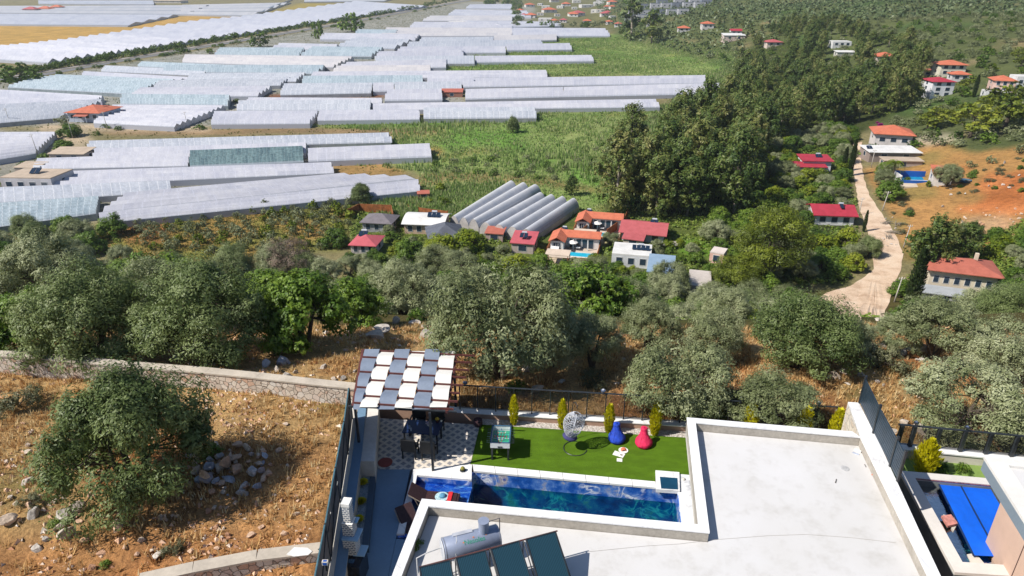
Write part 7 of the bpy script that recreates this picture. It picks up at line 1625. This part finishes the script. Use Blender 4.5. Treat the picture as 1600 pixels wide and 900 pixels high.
# named trees farther down
def T2(kd, v, px, py, w, lb, sq=None, name=None, rz=None, gp=None): return treepx(kd, v, px, py, w, lb, gp, rz, sq, name)
for a in [('pine', 0, 1195, 440, 140, "large yellow-green pine beside the little pink hut", .95), ('pine', 1, 1150, 458, 90, "yellow-green pine in front of the large one", .8), ('dead', 0, 455, 428, 90, "bare pinkish-brown tree standing out of the left thicket", 1.0),
 ('carob', 1, 527, 385, 45, "dark round tree left of the pink-red roof", 1.0), ('magenta' if False else 'bush', 0, 0, 0, 0, None, None),
 ('lime', 0, 690, 400, 60, "bright yellow-green tree before the slate roof", .9), ('carob', 2, 640, 420, 60, "green tree covering the yard before the barrel roof", 1.2), ('lime', 1, 735, 395, 70, "lime green tree in front of the tunnels", .8), ('carob', 3, 626, 352, 24, "small green tree between grey and white roofs", 1.0),
 ('carob_mid', 0, 652, 345, 24, "dark round tree left of the white barrel roof's fence", .9), ('olive_dark', 0, 565, 318, 40, "lone grey-green tree in front of the longest greenhouse", 1.15), ('olive_dark', 1, 801, 207, 23, "lone dark tree standing in the reed field", 1.6), ('carob', 0, 1170, 350, 40, "round green tree at the wood's foot", .9),
 ('olive_dark', 1, 1355, 400, 40, "dark rounded olive at the road's bend", 1.2), ('carob', 3, 1388, 312, 48, "broad green tree right of the road below the pool terrace", 1.0), ('olive', 2, 1478, 292, 48, "grey feathery tree right of the pool terrace", 1.1), ('lime', 2, 1418, 285, 12, "small round lime shrub before the blue pool", 1.2), ('lime', 1, 1449, 292, 9, "small slim lime shrub right of the blue pool", 1.8),
 ('euc', 2, 1440, 440, 62, "yellow-green eucalyptus left of the pale-trunked pair", .95), ('euc', 3, 1472, 420, 40, "slender eucalyptus with pale trunk above the cream house", 1.1), ('euc', 4, 1503, 415, 44, "eucalyptus right of the pale-trunked one", .9), ('carob', 2, 1408, 462, 44, "green bushy tree at the dark cypress's foot", .9),
 ('cyp', 0, 1419, 492, 24, "tall dark cypress beside the concrete pole", .95), ('cyp', 1, 1327, 275, 9, "right one of the cypress pair beside the white red-roofed house", 1.3), ('cyp', 0, 1317, 268, 8, "left one of the cypress pair beside the white red-roofed house", 1.0), ('cyp', 1, 1349, 362, 6, "thin cypress beside the gravel road's middle", 1.2), ('cyp', 0, 1521, 152, 7, "dark cypress on the hillside near the pink house", 1.0),
 ('pine_mid', 0, 1515, 215, 90, "large pine on the bank above the red earth", .7), ('pine_mid', 1, 1570, 200, 100, "large pine at the right edge above the red earth", .8), ('pine_mid', 2, 1460, 200, 60, "pine right of the orange hip-roofed house", .7), ('olive_mid', 0, 1517, 262, 18, "small olive with a shadow on the dry bank", 1.0), ('olive_mid', 1, 1548, 255, 20, "small olive above the red earth cut", 1.0), ('olive_mid', 2, 1593, 240, 26, "olive at the right edge on the dry bank", 1.0),
 ('carob_mid', 1, 1340, 245, 20, "green tree between cypresses and road", 1.0), ('carob_mid', 2, 1362, 240, 26, "green tree before the sheet-roofed shelter", 1.0), ('carob', 0, 1380, 275, 30, "dark tree under the palm", 1.1),
 ('euc_far', 0, 986, 62, 42, "big round eucalyptus at the wood's far tip", .75), ('euc_far', 1, 1018, 68, 34, "second big eucalyptus at the wood's far tip", .75), ('euc', 0, 985, 235, 48, "dark conical eucalyptus at the reed field's edge", .85), ('euc', 3, 968, 232, 20, "slim dark tree left of the conical eucalyptus", 1.0), ('euc', 1, 893, 305, 22, "slim green tree beside the rounded tunnels", .8),
 ('carob_mid', 2, 551, 50, 42, "tall dark round-topped tree on the road's verge", 1.1), ('carob_mid', 1, 498, 60, 22, "tall slim two-part tree on the road's verge", 2.2), ('carob_mid', 0, 407, 73, 30, "dark round tree on the road's verge, left of the slim one", 1.2), ('carob_mid', 0, 30, 131, 66, "wide dark tree clump at the road's left end", .75), ('carob_mid', 3, 282, 84, 18, "dark shrubby tree beside the road above the huts", .9), ('carob_mid', 3, 328, 84, 16, "dark tree right of the huts beside the road", .9),
 ('carob', 1, 112, 213, 38, "bright green tree before the red farmhouse", .8), ('olive_mid', 3, 97, 196, 26, "grey tree left of the farmhouse", .9), ('carob_mid', 1, 152, 211, 14, "small dark tree before the farmhouse yard", .9), ('carob', 2, 100, 234, 32, "bright green round tree below the farmhouse pole", .7), ('carob_mid', 2, 167, 200, 20, "low dark bush right of the farmhouse", .6), ('carob_mid', 0, 186, 203, 16, "dark bush second right of the farmhouse", .6), ('carob_mid', 1, 312, 202, 22, "round green bush at the broad white block's corner", .6), ('carob_mid', 3, 72, 248, 26, "dark bush beside the tan shed", .6), ('carob_mid', 2, 38, 258, 22, "dark hedge bush at the left edge", .5), ('carob_mid', 0, 5, 292, 16, "dark bush beside the unfinished house", .7), ('carob_mid', 1, 665, 132, 8, "tiny green tree beside the blue ribbed tunnel", .9), ('carob_mid', 2, 370, 160, 14, "green bush at the sawtooth end", .7), ('olive_mid', 1, 215, 362, 16, "little tree alone on the red earth of the orchard", 1.1)]:
    if a[5]: T2(*a[:6], sq=a[6])
cw = TREES['carob'][1]
rg = np.random.default_rng(77); C = dome(rg, 16, 1.3, 2.2, .2); V, tn = leaf_faces(rg, C, .5 * (.7 + .5 * rg.random(16)), 130, .10, .8, .4, .2)
mg = quads("magenta_crown", V, LEAF['magenta'], tn)
for k, (px, py, s_, lb) in enumerate([(578, 390, 1.0, "magenta bougainvillea covering the pink-red roofed house's corner"), (1372, 205, 1.3, "purple-magenta bougainvillea beside the orange hip roof")]):
    p = G(px, py); t = thing("bougainvillea", lb, "bougainvillea", p, k); t.scale = (s_,) * 3; link("trunk", TREES['bush'][0][1], t); link("foliage", mg, t)
# palm
p = G(1392, 285); t = thing("palm_tree", "tall palm tree with arching fronds left of the blue pool", "tree", p); q = MB(); q.path([(0, 0, -.3), (.1, 0, 3), (0, 0, 5.2)], .24, 8); q.build("trunk", M['bark'], t)
fr = []; tn = []; rg = np.random.default_rng(8)
for k in range(34):
    a = k * 2.4; e = rg.uniform(.1, 1.3); L = rg.uniform(2.0, 2.7)
    for j in range(16):
        u = (j + .5) / 16; r_ = L * u * math.cos(e * .6); z = 5.2 + L * (math.sin(e) * u - 1.0 * u * u); c = np.array([math.cos(a) * r_, math.sin(a) * r_, z]); sd = np.array([-math.sin(a), math.cos(a), 0])
        for s_ in (-1, 1): ln = .5 * (1 - u * .6); tip = c + sd * s_ * ln + np.array([math.cos(a), math.sin(a), 0]) * .2 + np.array([0, 0, -.2]); w_ = np.array([math.cos(a), math.sin(a), 0]) * .05; fr.append([c - w_, c + w_, tip + w_ * .3, tip - w_ * .3]); tn.append(rg.random())
link("fronds", quads("fronds", np.array(fr), LEAF['lime'], np.array(tn)), t)
# orchard rows in the red-brown field
def px_region(poly_px, n, gap, seed, kinds, wrange, labs, group, cat='tree', sq=(.9, 1.1), zone=None, simple=False, name=None, place=None):
    poly = Q(poly_px); rr = random.Random(seed); lo, hi = poly.min(0), poly.max(0); made = 0; tries = 0
    while made < n and tries < n * 30:
        tries += 1; x, y_ = rr.uniform(lo[0], hi[0]), rr.uniform(lo[1], hi[1])
        if not in1(poly, x, y_) or in1(ROADP, x, y_) or (not group or 'orchard' not in str(group)) and hides(x, y_, float(T(x, y_)), 2.0, 2.6 if 'euc' not in kinds[0] else 10) or not free(x, y_, gap): continue
        k = rr.randrange(len(kinds)); kd = kinds[k]; s_ = rr.uniform(*wrange); z = float(T(x, y_)) - .05
        if 'euc' in kd: s_ *= min(1.05, max(.5, 1.12 - (y_ - 190) / 420))
        if group == 'eucalyptuses of the dense wood':
            qx, qy, _z = project((x, y_, z)); zn = ('in the front rank near the rose-roofed house' if qy > 290 else 'along the reed field edge of the wood' if qx < 1080 else 'in the dark middle of the wood' if qy > 200 and qx < 1250 else 'in the wood above the white red-roofed house' if qx < 1330 and qy > 150 else 'in the wood behind the orange hip roof' if qx >= 1330 else 'at the wood\'s far upper end'); tree(kd, rr.randrange(9), Vector((x, y_, z)), s_, rr.uniform(0, 6.28), 'tall olive-brown eucalyptus ' + zn, 'eucalyptuses ' + zn, name, cat, sq=rr.uniform(*sq)); made += 1; continue
        if simple:
            crown = TREES[kd][rr.randrange(9) % len(TREES[kd])][0]; o_ = link(name, crown, None, (x, y_, z), rr.uniform(0, 6.28)); o_.scale = (s_, s_, s_ * rr.uniform(*sq)); tag(o_, labs[k], cat, group[k] if isinstance(group, list) else group)
        else: tree(kd, rr.randrange(9), Vector((x, y_, z)), s_, rr.uniform(0, 6.28), labs[k], group[k] if isinstance(group, list) else group, name, cat, sq=rr.uniform(*sq))
        made += 1
    return made
px_region([(215, 352), (400, 330), (556, 318), (548, 350), (520, 388), (430, 398), (230, 396)], 120, 2.6, 8, ['olive_mid', 'olive_mid', 'lime_mid'], (.26, .48), ["small young olive in the brown orchard", "small young olive in the brown orchard", "small yellow-green orchard tree"], ["young olives in the orchard", "young olives in the orchard", "yellow-green orchard trees"], sq=(1.0, 1.4), name='orchard_tree')
WOODP = [(950, 335), (962, 305), (1020, 268), (1070, 225), (1125, 190), (1160, 120), (1190, 90), (1240, 82), (1330, 100), (1400, 128), (1445, 165), (1440, 185), (1370, 195), (1290, 200), (1200, 225), (1165, 300), (1130, 365), (1040, 345), (960, 342)]
px_region(WOODP, 240, 5.6, 9, ['euc'], (.78, 1.12), ["tall olive-brown eucalyptus in the dense wood beside the reed field"], "eucalyptuses of the dense wood", sq=(.75, 1.12))
px_region([(1010, 62), (1060, 78), (1150, 105), (1190, 112), (1190, 88), (1120, 62), (1050, 52)], 30, 11, 10, ['euc_far'], (.8, 1.1), ["eucalyptus in the line between the village and the reeds"], "eucalyptuses between village and reeds", sq=(.7, .95))
px_region([(1165, 235), (1300, 200), (1340, 215), (1338, 330), (1345, 390), (1330, 440), (1200, 440), (1110, 400), (1120, 340)], 430, 3.7, 11, ['lime', 'carob', 'carob', 'olive'], (.55, .95), ["lime green tree in the groves left of the gravel road", "deep green tree in the groves left of the gravel road", "deep green tree in the groves left of the gravel road", "grey olive in the groves left of the gravel road"], ["lime green trees of the roadside groves", "deep green trees of the roadside groves", "deep green trees of the roadside groves", "grey olives of the roadside groves"], sq=(.8, 1.05))
px_region([(870, 405), (960, 345), (1000, 395), (1100, 380), (1180, 440), (1060, 440), (900, 440)], 150, 2.6, 12, ['carob', 'lime', 'olive'], (.34, .58), ["green garden tree among the village houses", "lime green garden tree among the village houses", "grey garden olive among the village houses"], ["green garden trees of the village", "lime garden trees of the village", "garden olives of the village"])
px_region([(1420, 440), (1440, 400), (1600, 360), (1600, 440), (1600, 520), (1560, 480), (1540, 455), (1470, 490)], 110, 3.6, 13, ['carob', 'lime', 'olive'], (.45, .8), ["green tree around the long cream house", "lime green tree around the long cream house", "grey olive around the long cream house"], ["green trees around the cream house", "lime trees around the cream house", "olives around the cream house"])
px_region([(1325, 222), (1395, 236), (1380, 330), (1360, 330), (1348, 260)], 10, 4.0, 14, ['carob', 'olive'], (.5, .8), ["green tree beside the gravel road near the palm", "grey tree beside the gravel road near the palm"], "trees between road and palm")
px_region([(1430, 165), (1600, 150), (1600, 225), (1500, 235), (1440, 225)], 30, 9, 15, ['pine_mid', 'lime_mid', 'carob_mid'], (.7, 1.0), ["yellow-green pine on the lower hillside", "lime green tree on the lower hillside", "deep green tree on the lower hillside"], ["pines of the lower hillside", "lime trees of the lower hillside", "green trees of the lower hillside"], sq=(.7, .9))
px_region([(540, 330), (625, 325), (720, 335), (860, 372), (860, 410), (700, 412), (545, 415)], 70, 2.7, 16, ['carob', 'olive', 'lime'], (.3, .5), ["green garden tree around the grey, pink-red and slate roofs", "grey garden olive around the grey, pink-red and slate roofs", "lime garden tree around the grey, pink-red and slate roofs"], ["green garden trees round the western roofs", "grey garden olives round the western roofs", "lime garden trees round the western roofs"])
px_region([(640, 268), (760, 275), (940, 285), (950, 250), (1000, 200), (900, 240), (700, 250)], 46, 4.0, 17, ['carob_mid', 'olive_mid'], (.28, .5), ["low green thicket tree in the reed field's near edge", "low grey thicket tree in the reed field's near edge"], "thicket along the reed field", sq=(.6, .9), name='thicket_tree')
px_region([(560, 320), (640, 300), (760, 295), (700, 335), (600, 335)], 10, 3, 18, ['lime_mid'], (.3, .5), ["low lime shrub on the weedy ground behind the roofs"], "lime shrubs behind the village roofs", name='shrub', cat='shrub')
px_region([(590, 395), (880, 392), (900, 440), (600, 450)], 40, 4.2, 19, ['carob', 'lime', 'olive'], (.5, .8), ["green tree just below the village roofs", "lime green tree just below the village roofs", "grey olive just below the village roofs"], ["green trees below the village", "lime trees below the village", "olives below the village"])
px_region([(1350, 260), (1420, 300), (1500, 300), (1600, 290), (1600, 400), (1545, 395), (1420, 405), (1400, 350)], 46, 2.6, 20, ['scrub', 'bush', 'scrub'], (.4, 1.0), ["grey-green scrub tuft on the dry slope of red earth", "small green bush on the dry slope of red earth", "grey-green scrub tuft on the dry slope of red earth"], ["scrub on the red earth slope", "bushes on the red earth slope", "scrub on the red earth slope"], name='bush', cat='bush')
for k in range(60):
    px, py = (r3.uniform(1500, 1600), r3.uniform(325, 375)) if k < 36 else (r3.uniform(1372, 1400), r3.uniform(335, 385)) if k < 48 else (r3.uniform(1420, 1600), r3.uniform(215, 330))
    rock('rust' if k < 36 else 'grey', px, py, r3.uniform(2.5, 8), "small reddish stone on the red earth slope" if k < 36 else "small grey stone beside the gravel road or on the dry bank", "stones of the red earth slope" if k < 36 else "grey stones by the road and bank")
for k, (px, py, rz) in enumerate([(1385, 350, .3), (1395, 365, -.4), (1388, 372, 1.2), (1402, 352, .9)]):
    p = G(px, py); q = MB(); rb = random.Random(k)
    for j in range(16): a = rb.uniform(-.5, .5); l = rb.uniform(1.2, 2.6); c0 = Vector((rb.uniform(-.6, .6), rb.uniform(-.5, .5), rb.uniform(.1, .5))); dd2 = Vector((math.cos(a), math.sin(a), rb.uniform(-.1, .2))) * l / 2; q.path([c0 - dd2, c0 + Vector((0, 0, .08)), c0 + dd2], .035, 4)
    o_ = q.build("brushwood_pile", M['bark_pale']); o_.location = p; o_.rotation_euler = (0, 0, rz); tag(o_, ["pile of cut grey branches beside the road, uppermost", "pile of cut grey branches beside the road, middle one", "pile of cut grey branches at the road's edge, lowest", "pile of cut grey branches set back from the road"][k], "branch pile")
px_region([(805, 44), (950, 44), (975, 20), (960, 3), (800, 3)], 70, 9, 24, ['carob_mid', 'olive_mid'], (1.0, 1.7), ["green tree between the far village houses", "grey tree between the far village houses"], ["green trees of the far village", "grey trees of the far village"], simple=True, name='village_tree')
px_region([(740, 6), (800, 2), (800, 8), (760, 10)], 8, 9, 25, ['carob_mid'], (1.8, 2.6), ["dark tree clump where the far road ends"], "dark trees where the far road ends", simple=True, name='village_tree')
# row along the road
for k in range(118):
    u = k / 117; px = -30 + 745 * u ** 1.12; py = np.interp(px, [-60, 60, 200, 400, 560, 735], [127, 112, 89, 56, 30, -3]) + r3.uniform(-.5, .5)
    if abs(px - 180) < 4 or r3.random() < .07: continue
    p = P(px, py, PLAIN); s_ = r3.uniform(.55, .95) * (1 + .9 * u); crown = TREES['carob_mid'][k % 4][0]; o_ = link("verge_tree", crown, None, p, r3.uniform(0, 6)); o_.scale = (s_, s_, s_ * r3.uniform(.9, 1.2)); tag(o_, "small dark green round tree of the row along the far road", "tree", "trees lining the far road")
for k in range(60):
    px = r3.uniform(-20, 720); py = np.interp(px, [-60, 60, 200, 400, 560, 735], [138, 121.5, 96.5, 62.5, 35.5, 1]) + r3.uniform(0, 1.2); p = P(px, py, PLAIN); s_ = r3.uniform(.3, .55) * (1 + px / 500)
    o_ = link("verge_shrub", TREES['carob_mid'][k % 4][0], None, p, r3.uniform(0, 6)); o_.scale = (s_, s_, s_ * .7); tag(o_, "low green shrub on the near verge of the far road", "shrub", "shrubs on the near verge of the far road")
# hillside olives: the ones that show largest as trees, the rest as one cover
def hill_pts(n, seed, gap, y0, y1, x1=620):
    rr = random.Random(seed); out = []
    cell = {}
    for _ in range(n):
        y_ = y0 + (y1 - y0) * rr.random() ** 1.3; x = rr.uniform(40, min(x1, (y_) * .85)); xe_ = float(np.interp(y_, [a for a, b_ in XEY], [b_ for a, b_ in XEY]))
        if x < xe_ + 4: continue
        px, py, zc = project((x, y_, float(T(x, y_))))
        if py > 232 or py < -25 or px > 1650: continue
        if 1500 < px and 225 < py: continue
        g = gap * (1 + y_ / 700); c = (int(x / g), int(y_ / g))
        if any((x - a) ** 2 + (y_ - b_) ** 2 < g * g for i1 in (-1, 0, 1) for j1 in (-1, 0, 1) for a, b_ in cell.get((c[0] + i1, c[1] + j1), [])): continue
        if any((x - a) ** 2 + (y_ - b_) ** 2 < 60 for a, b_, c2 in taken): continue
        cell.setdefault(c, []).append((x, y_)); out.append((x, y_))
    return out
hp = sorted(hill_pts(120000, 31, 4.3, 150, 1500), key=lambda p: p[1]); ri = random.Random(6)
for (x, y_) in hp[:270]:
    kd, nm, lb, gp = ri.choice([('olive_mid', 'hill_olive', "rounded grey-green olive on the stony hillside", "olives scattered over the hillside")] * 3 + [('carob_mid', 'hill_shrub_tree', "dark green maquis tree on the stony hillside", "maquis trees of the hillside")])
    qx, qy, _z = project((x, y_, 0)); zn = (' above the village' if qx < 1250 else ' above the wood' if qx < 1420 else ' around the two-storey cream house' if qx < 1520 else ' near the pink two-storey house'); lb += zn; gp += zn
    s_ = ri.uniform(.55, .9); o_ = link(nm, TREES[kd][ri.randrange(4)][0], None, (x, y_, float(T(x, y_)) - .1), ri.uniform(0, 6)); o_.scale = (s_, s_, s_ * ri.uniform(.75, 1)); tag(o_, lb, "tree", gp)
rest = hp[270:9000]; rg = np.random.default_rng(12)
C = np.array([[x, y_, float(T(x, y_)) + 1.6] for x, y_ in rest]); R = 2.6 * (.6 + .6 * rg.random(len(C))) * (1 + C[:, 1] / 1500)
V, tn = leaf_faces(rg, C, R, 22, .85, .8, .6, 0, .7, .3, .6, .4); V[:, :, 2] = np.maximum(V[:, :, 2], np.repeat(C[:, 2] - 1.7, 22)[:, None])
SCRUB = leaf_mat('hillside olive cover', [(.025, .055, .015), (.065, .10, .032), (.12, .155, .065), (.20, .22, .12)], .15)
tag(link("hillside_scrub", quads("hillside_scrub", V, SCRUB, tn)), kind='stuff')
# undergrowth between the trees of the slope, the groves and the village gardens
rg = np.random.default_rng(90)
xs_, ys_ = [], []
for poly, n_ in ((np.array([(-135, 44), (112, 44), (112, 100), (-14, 112), (-75, 112), (-80, 138), (-150, 138)], float), 9000), (Q([(1165, 235), (1300, 200), (1340, 215), (1338, 330), (1345, 390), (1330, 450), (1000, 450), (560, 440), (545, 330), (905, 380), (960, 345), (1120, 340)]), 9000), (Q([(1420, 440), (1440, 400), (1600, 375), (1700, 450), (1600, 520), (1470, 500)]), 2500), (Q(WOODP), 3500)):
    a, b_ = in_world(poly, int(n_ * 1.6), 91); xs_.append(a[:n_]); ys_.append(b_[:n_])
x = np.concatenate(xs_); y_ = np.concatenate(ys_); ok = ~inside(ROADP, x, y_) & ~inside(ORCH, x, y_) & ((smooth_noise(x, y_, 6, 70) > -.5) | (y_ > 100)) & ((y_ > 50) | (x < -12))
for o_ in SC.objects:
    if o_.get('category') in ('villa', 'house', 'carport', 'pool', 'car', 'canopy', 'shelter') and o_.location.y > 45: ok &= ((x - o_.location.x) ** 2 + (y_ - o_.location.y) ** 2) > (49 if o_['category'] == 'villa' else 20)
ok &= ~inside(Q([(850, 372), (925, 366), (940, 372), (930, 400), (905, 405), (852, 400)]), x, y_) & ~inside(Q([(925, 345), (972, 345), (972, 372), (930, 374)]), x, y_)
lane = Q([(850, 400), (905, 378), (975, 350), (985, 362), (915, 402), (870, 435), (845, 420)]); ok &= ~inside(lane, x, y_)
x, y_ = x[ok], y_[ok]; C = np.stack([x, y_, T(x, y_) + .25], 1); R = .45 + .75 * rg.random(len(x)) ** 2
V, tn = leaf_faces(rg, C, R, 16, .24, .6, .7, 0, .75, .5, .5, .5); UG = leaf_mat('undergrowth leaves', [(.045, .085, .012), (.10, .165, .02), (.18, .25, .035), (.29, .31, .08)], .3)
tag(link("undergrowth", quads("undergrowth", V, UG, tn)), kind='stuff')
# reeds and weeds
GR = grass_mat('green reeds', [(0, (.13, .22, .05)), (.4, (.20, .30, .085)), (.75, (.29, .35, .14)), (1, (.38, .39, .20))])
x, y_ = in_world(reed, 90000, 41); z = T(x, y_); rg = np.random.default_rng(42); kd = smooth_noise(x, y_, 9, 6); keep = (kd > -.7) & (y_ < 620) & (rg.random(len(x)) < np.clip(1.25 - y_ / 900, .2, 1)); x, y_, z = x[keep], y_[keep], z[keep]; h = .5 + .9 * np.clip(smooth_noise(x, y_, 17, 3) + .4, 0, 1.2)
x2, y2 = in_world(Q([(560, 318), (640, 300), (700, 290), (790, 286), (700, 340), (600, 340)]), 3500, 43)
x = np.concatenate([x, x2]); y_ = np.concatenate([y_, y2]); z = np.concatenate([z, T(x2, y2)]); h = np.concatenate([h, np.full(len(x2), .8)])
tag(link("reeds", blades("reeds", x, y_, z, h, .20, GR, rg, 3, .3)), kind='stuff')
# weeds along the tracks in the plain
GW = grass_mat('track weeds', [(0, (.07, .10, .02)), (.5, (.13, .15, .035)), (1, (.24, .20, .08))])
x, y_ = in_world(Q([(-60, 140), (700, 10), (960, 60), (1130, 150), (640, 300), (150, 360), (-60, 380)]), 26000, 44)
tag(link("weeds", blades("weeds", x, y_, T(x, y_), .45, .22, GW, rg, 3, .6)), kind='stuff')
x, y_ = in_world(Q([(150, 352), (400, 328), (560, 318), (545, 388), (430, 400), (180, 425)]), 9000, 45)
tag(link("orchard_weeds", blades("orchard_weeds", x, y_, T(x, y_), .3, .10, GW, rg, 3, .8)), kind='stuff')

# ---------------------------------------------------------------- the valley air
hz = MB(); hz.box((0, 4480, -4.5), (21000, 9200, 60)); m_ = bpy.data.materials.new('valley air'); m_.use_nodes = True; nt = m_.node_tree; nt.nodes.clear()
v = nt.nodes.new('ShaderNodeVolumePrincipled'); v.inputs['Density'].default_value = .00011; v.inputs['Color'].default_value = (.82, .89, 1, 1); v.inputs['Anisotropy'].default_value = .2
ou = nt.nodes.new('ShaderNodeOutputMaterial'); nt.links.new(v.outputs[0], ou.inputs[1]); tag(hz.build("haze", m_), kind='stuff')
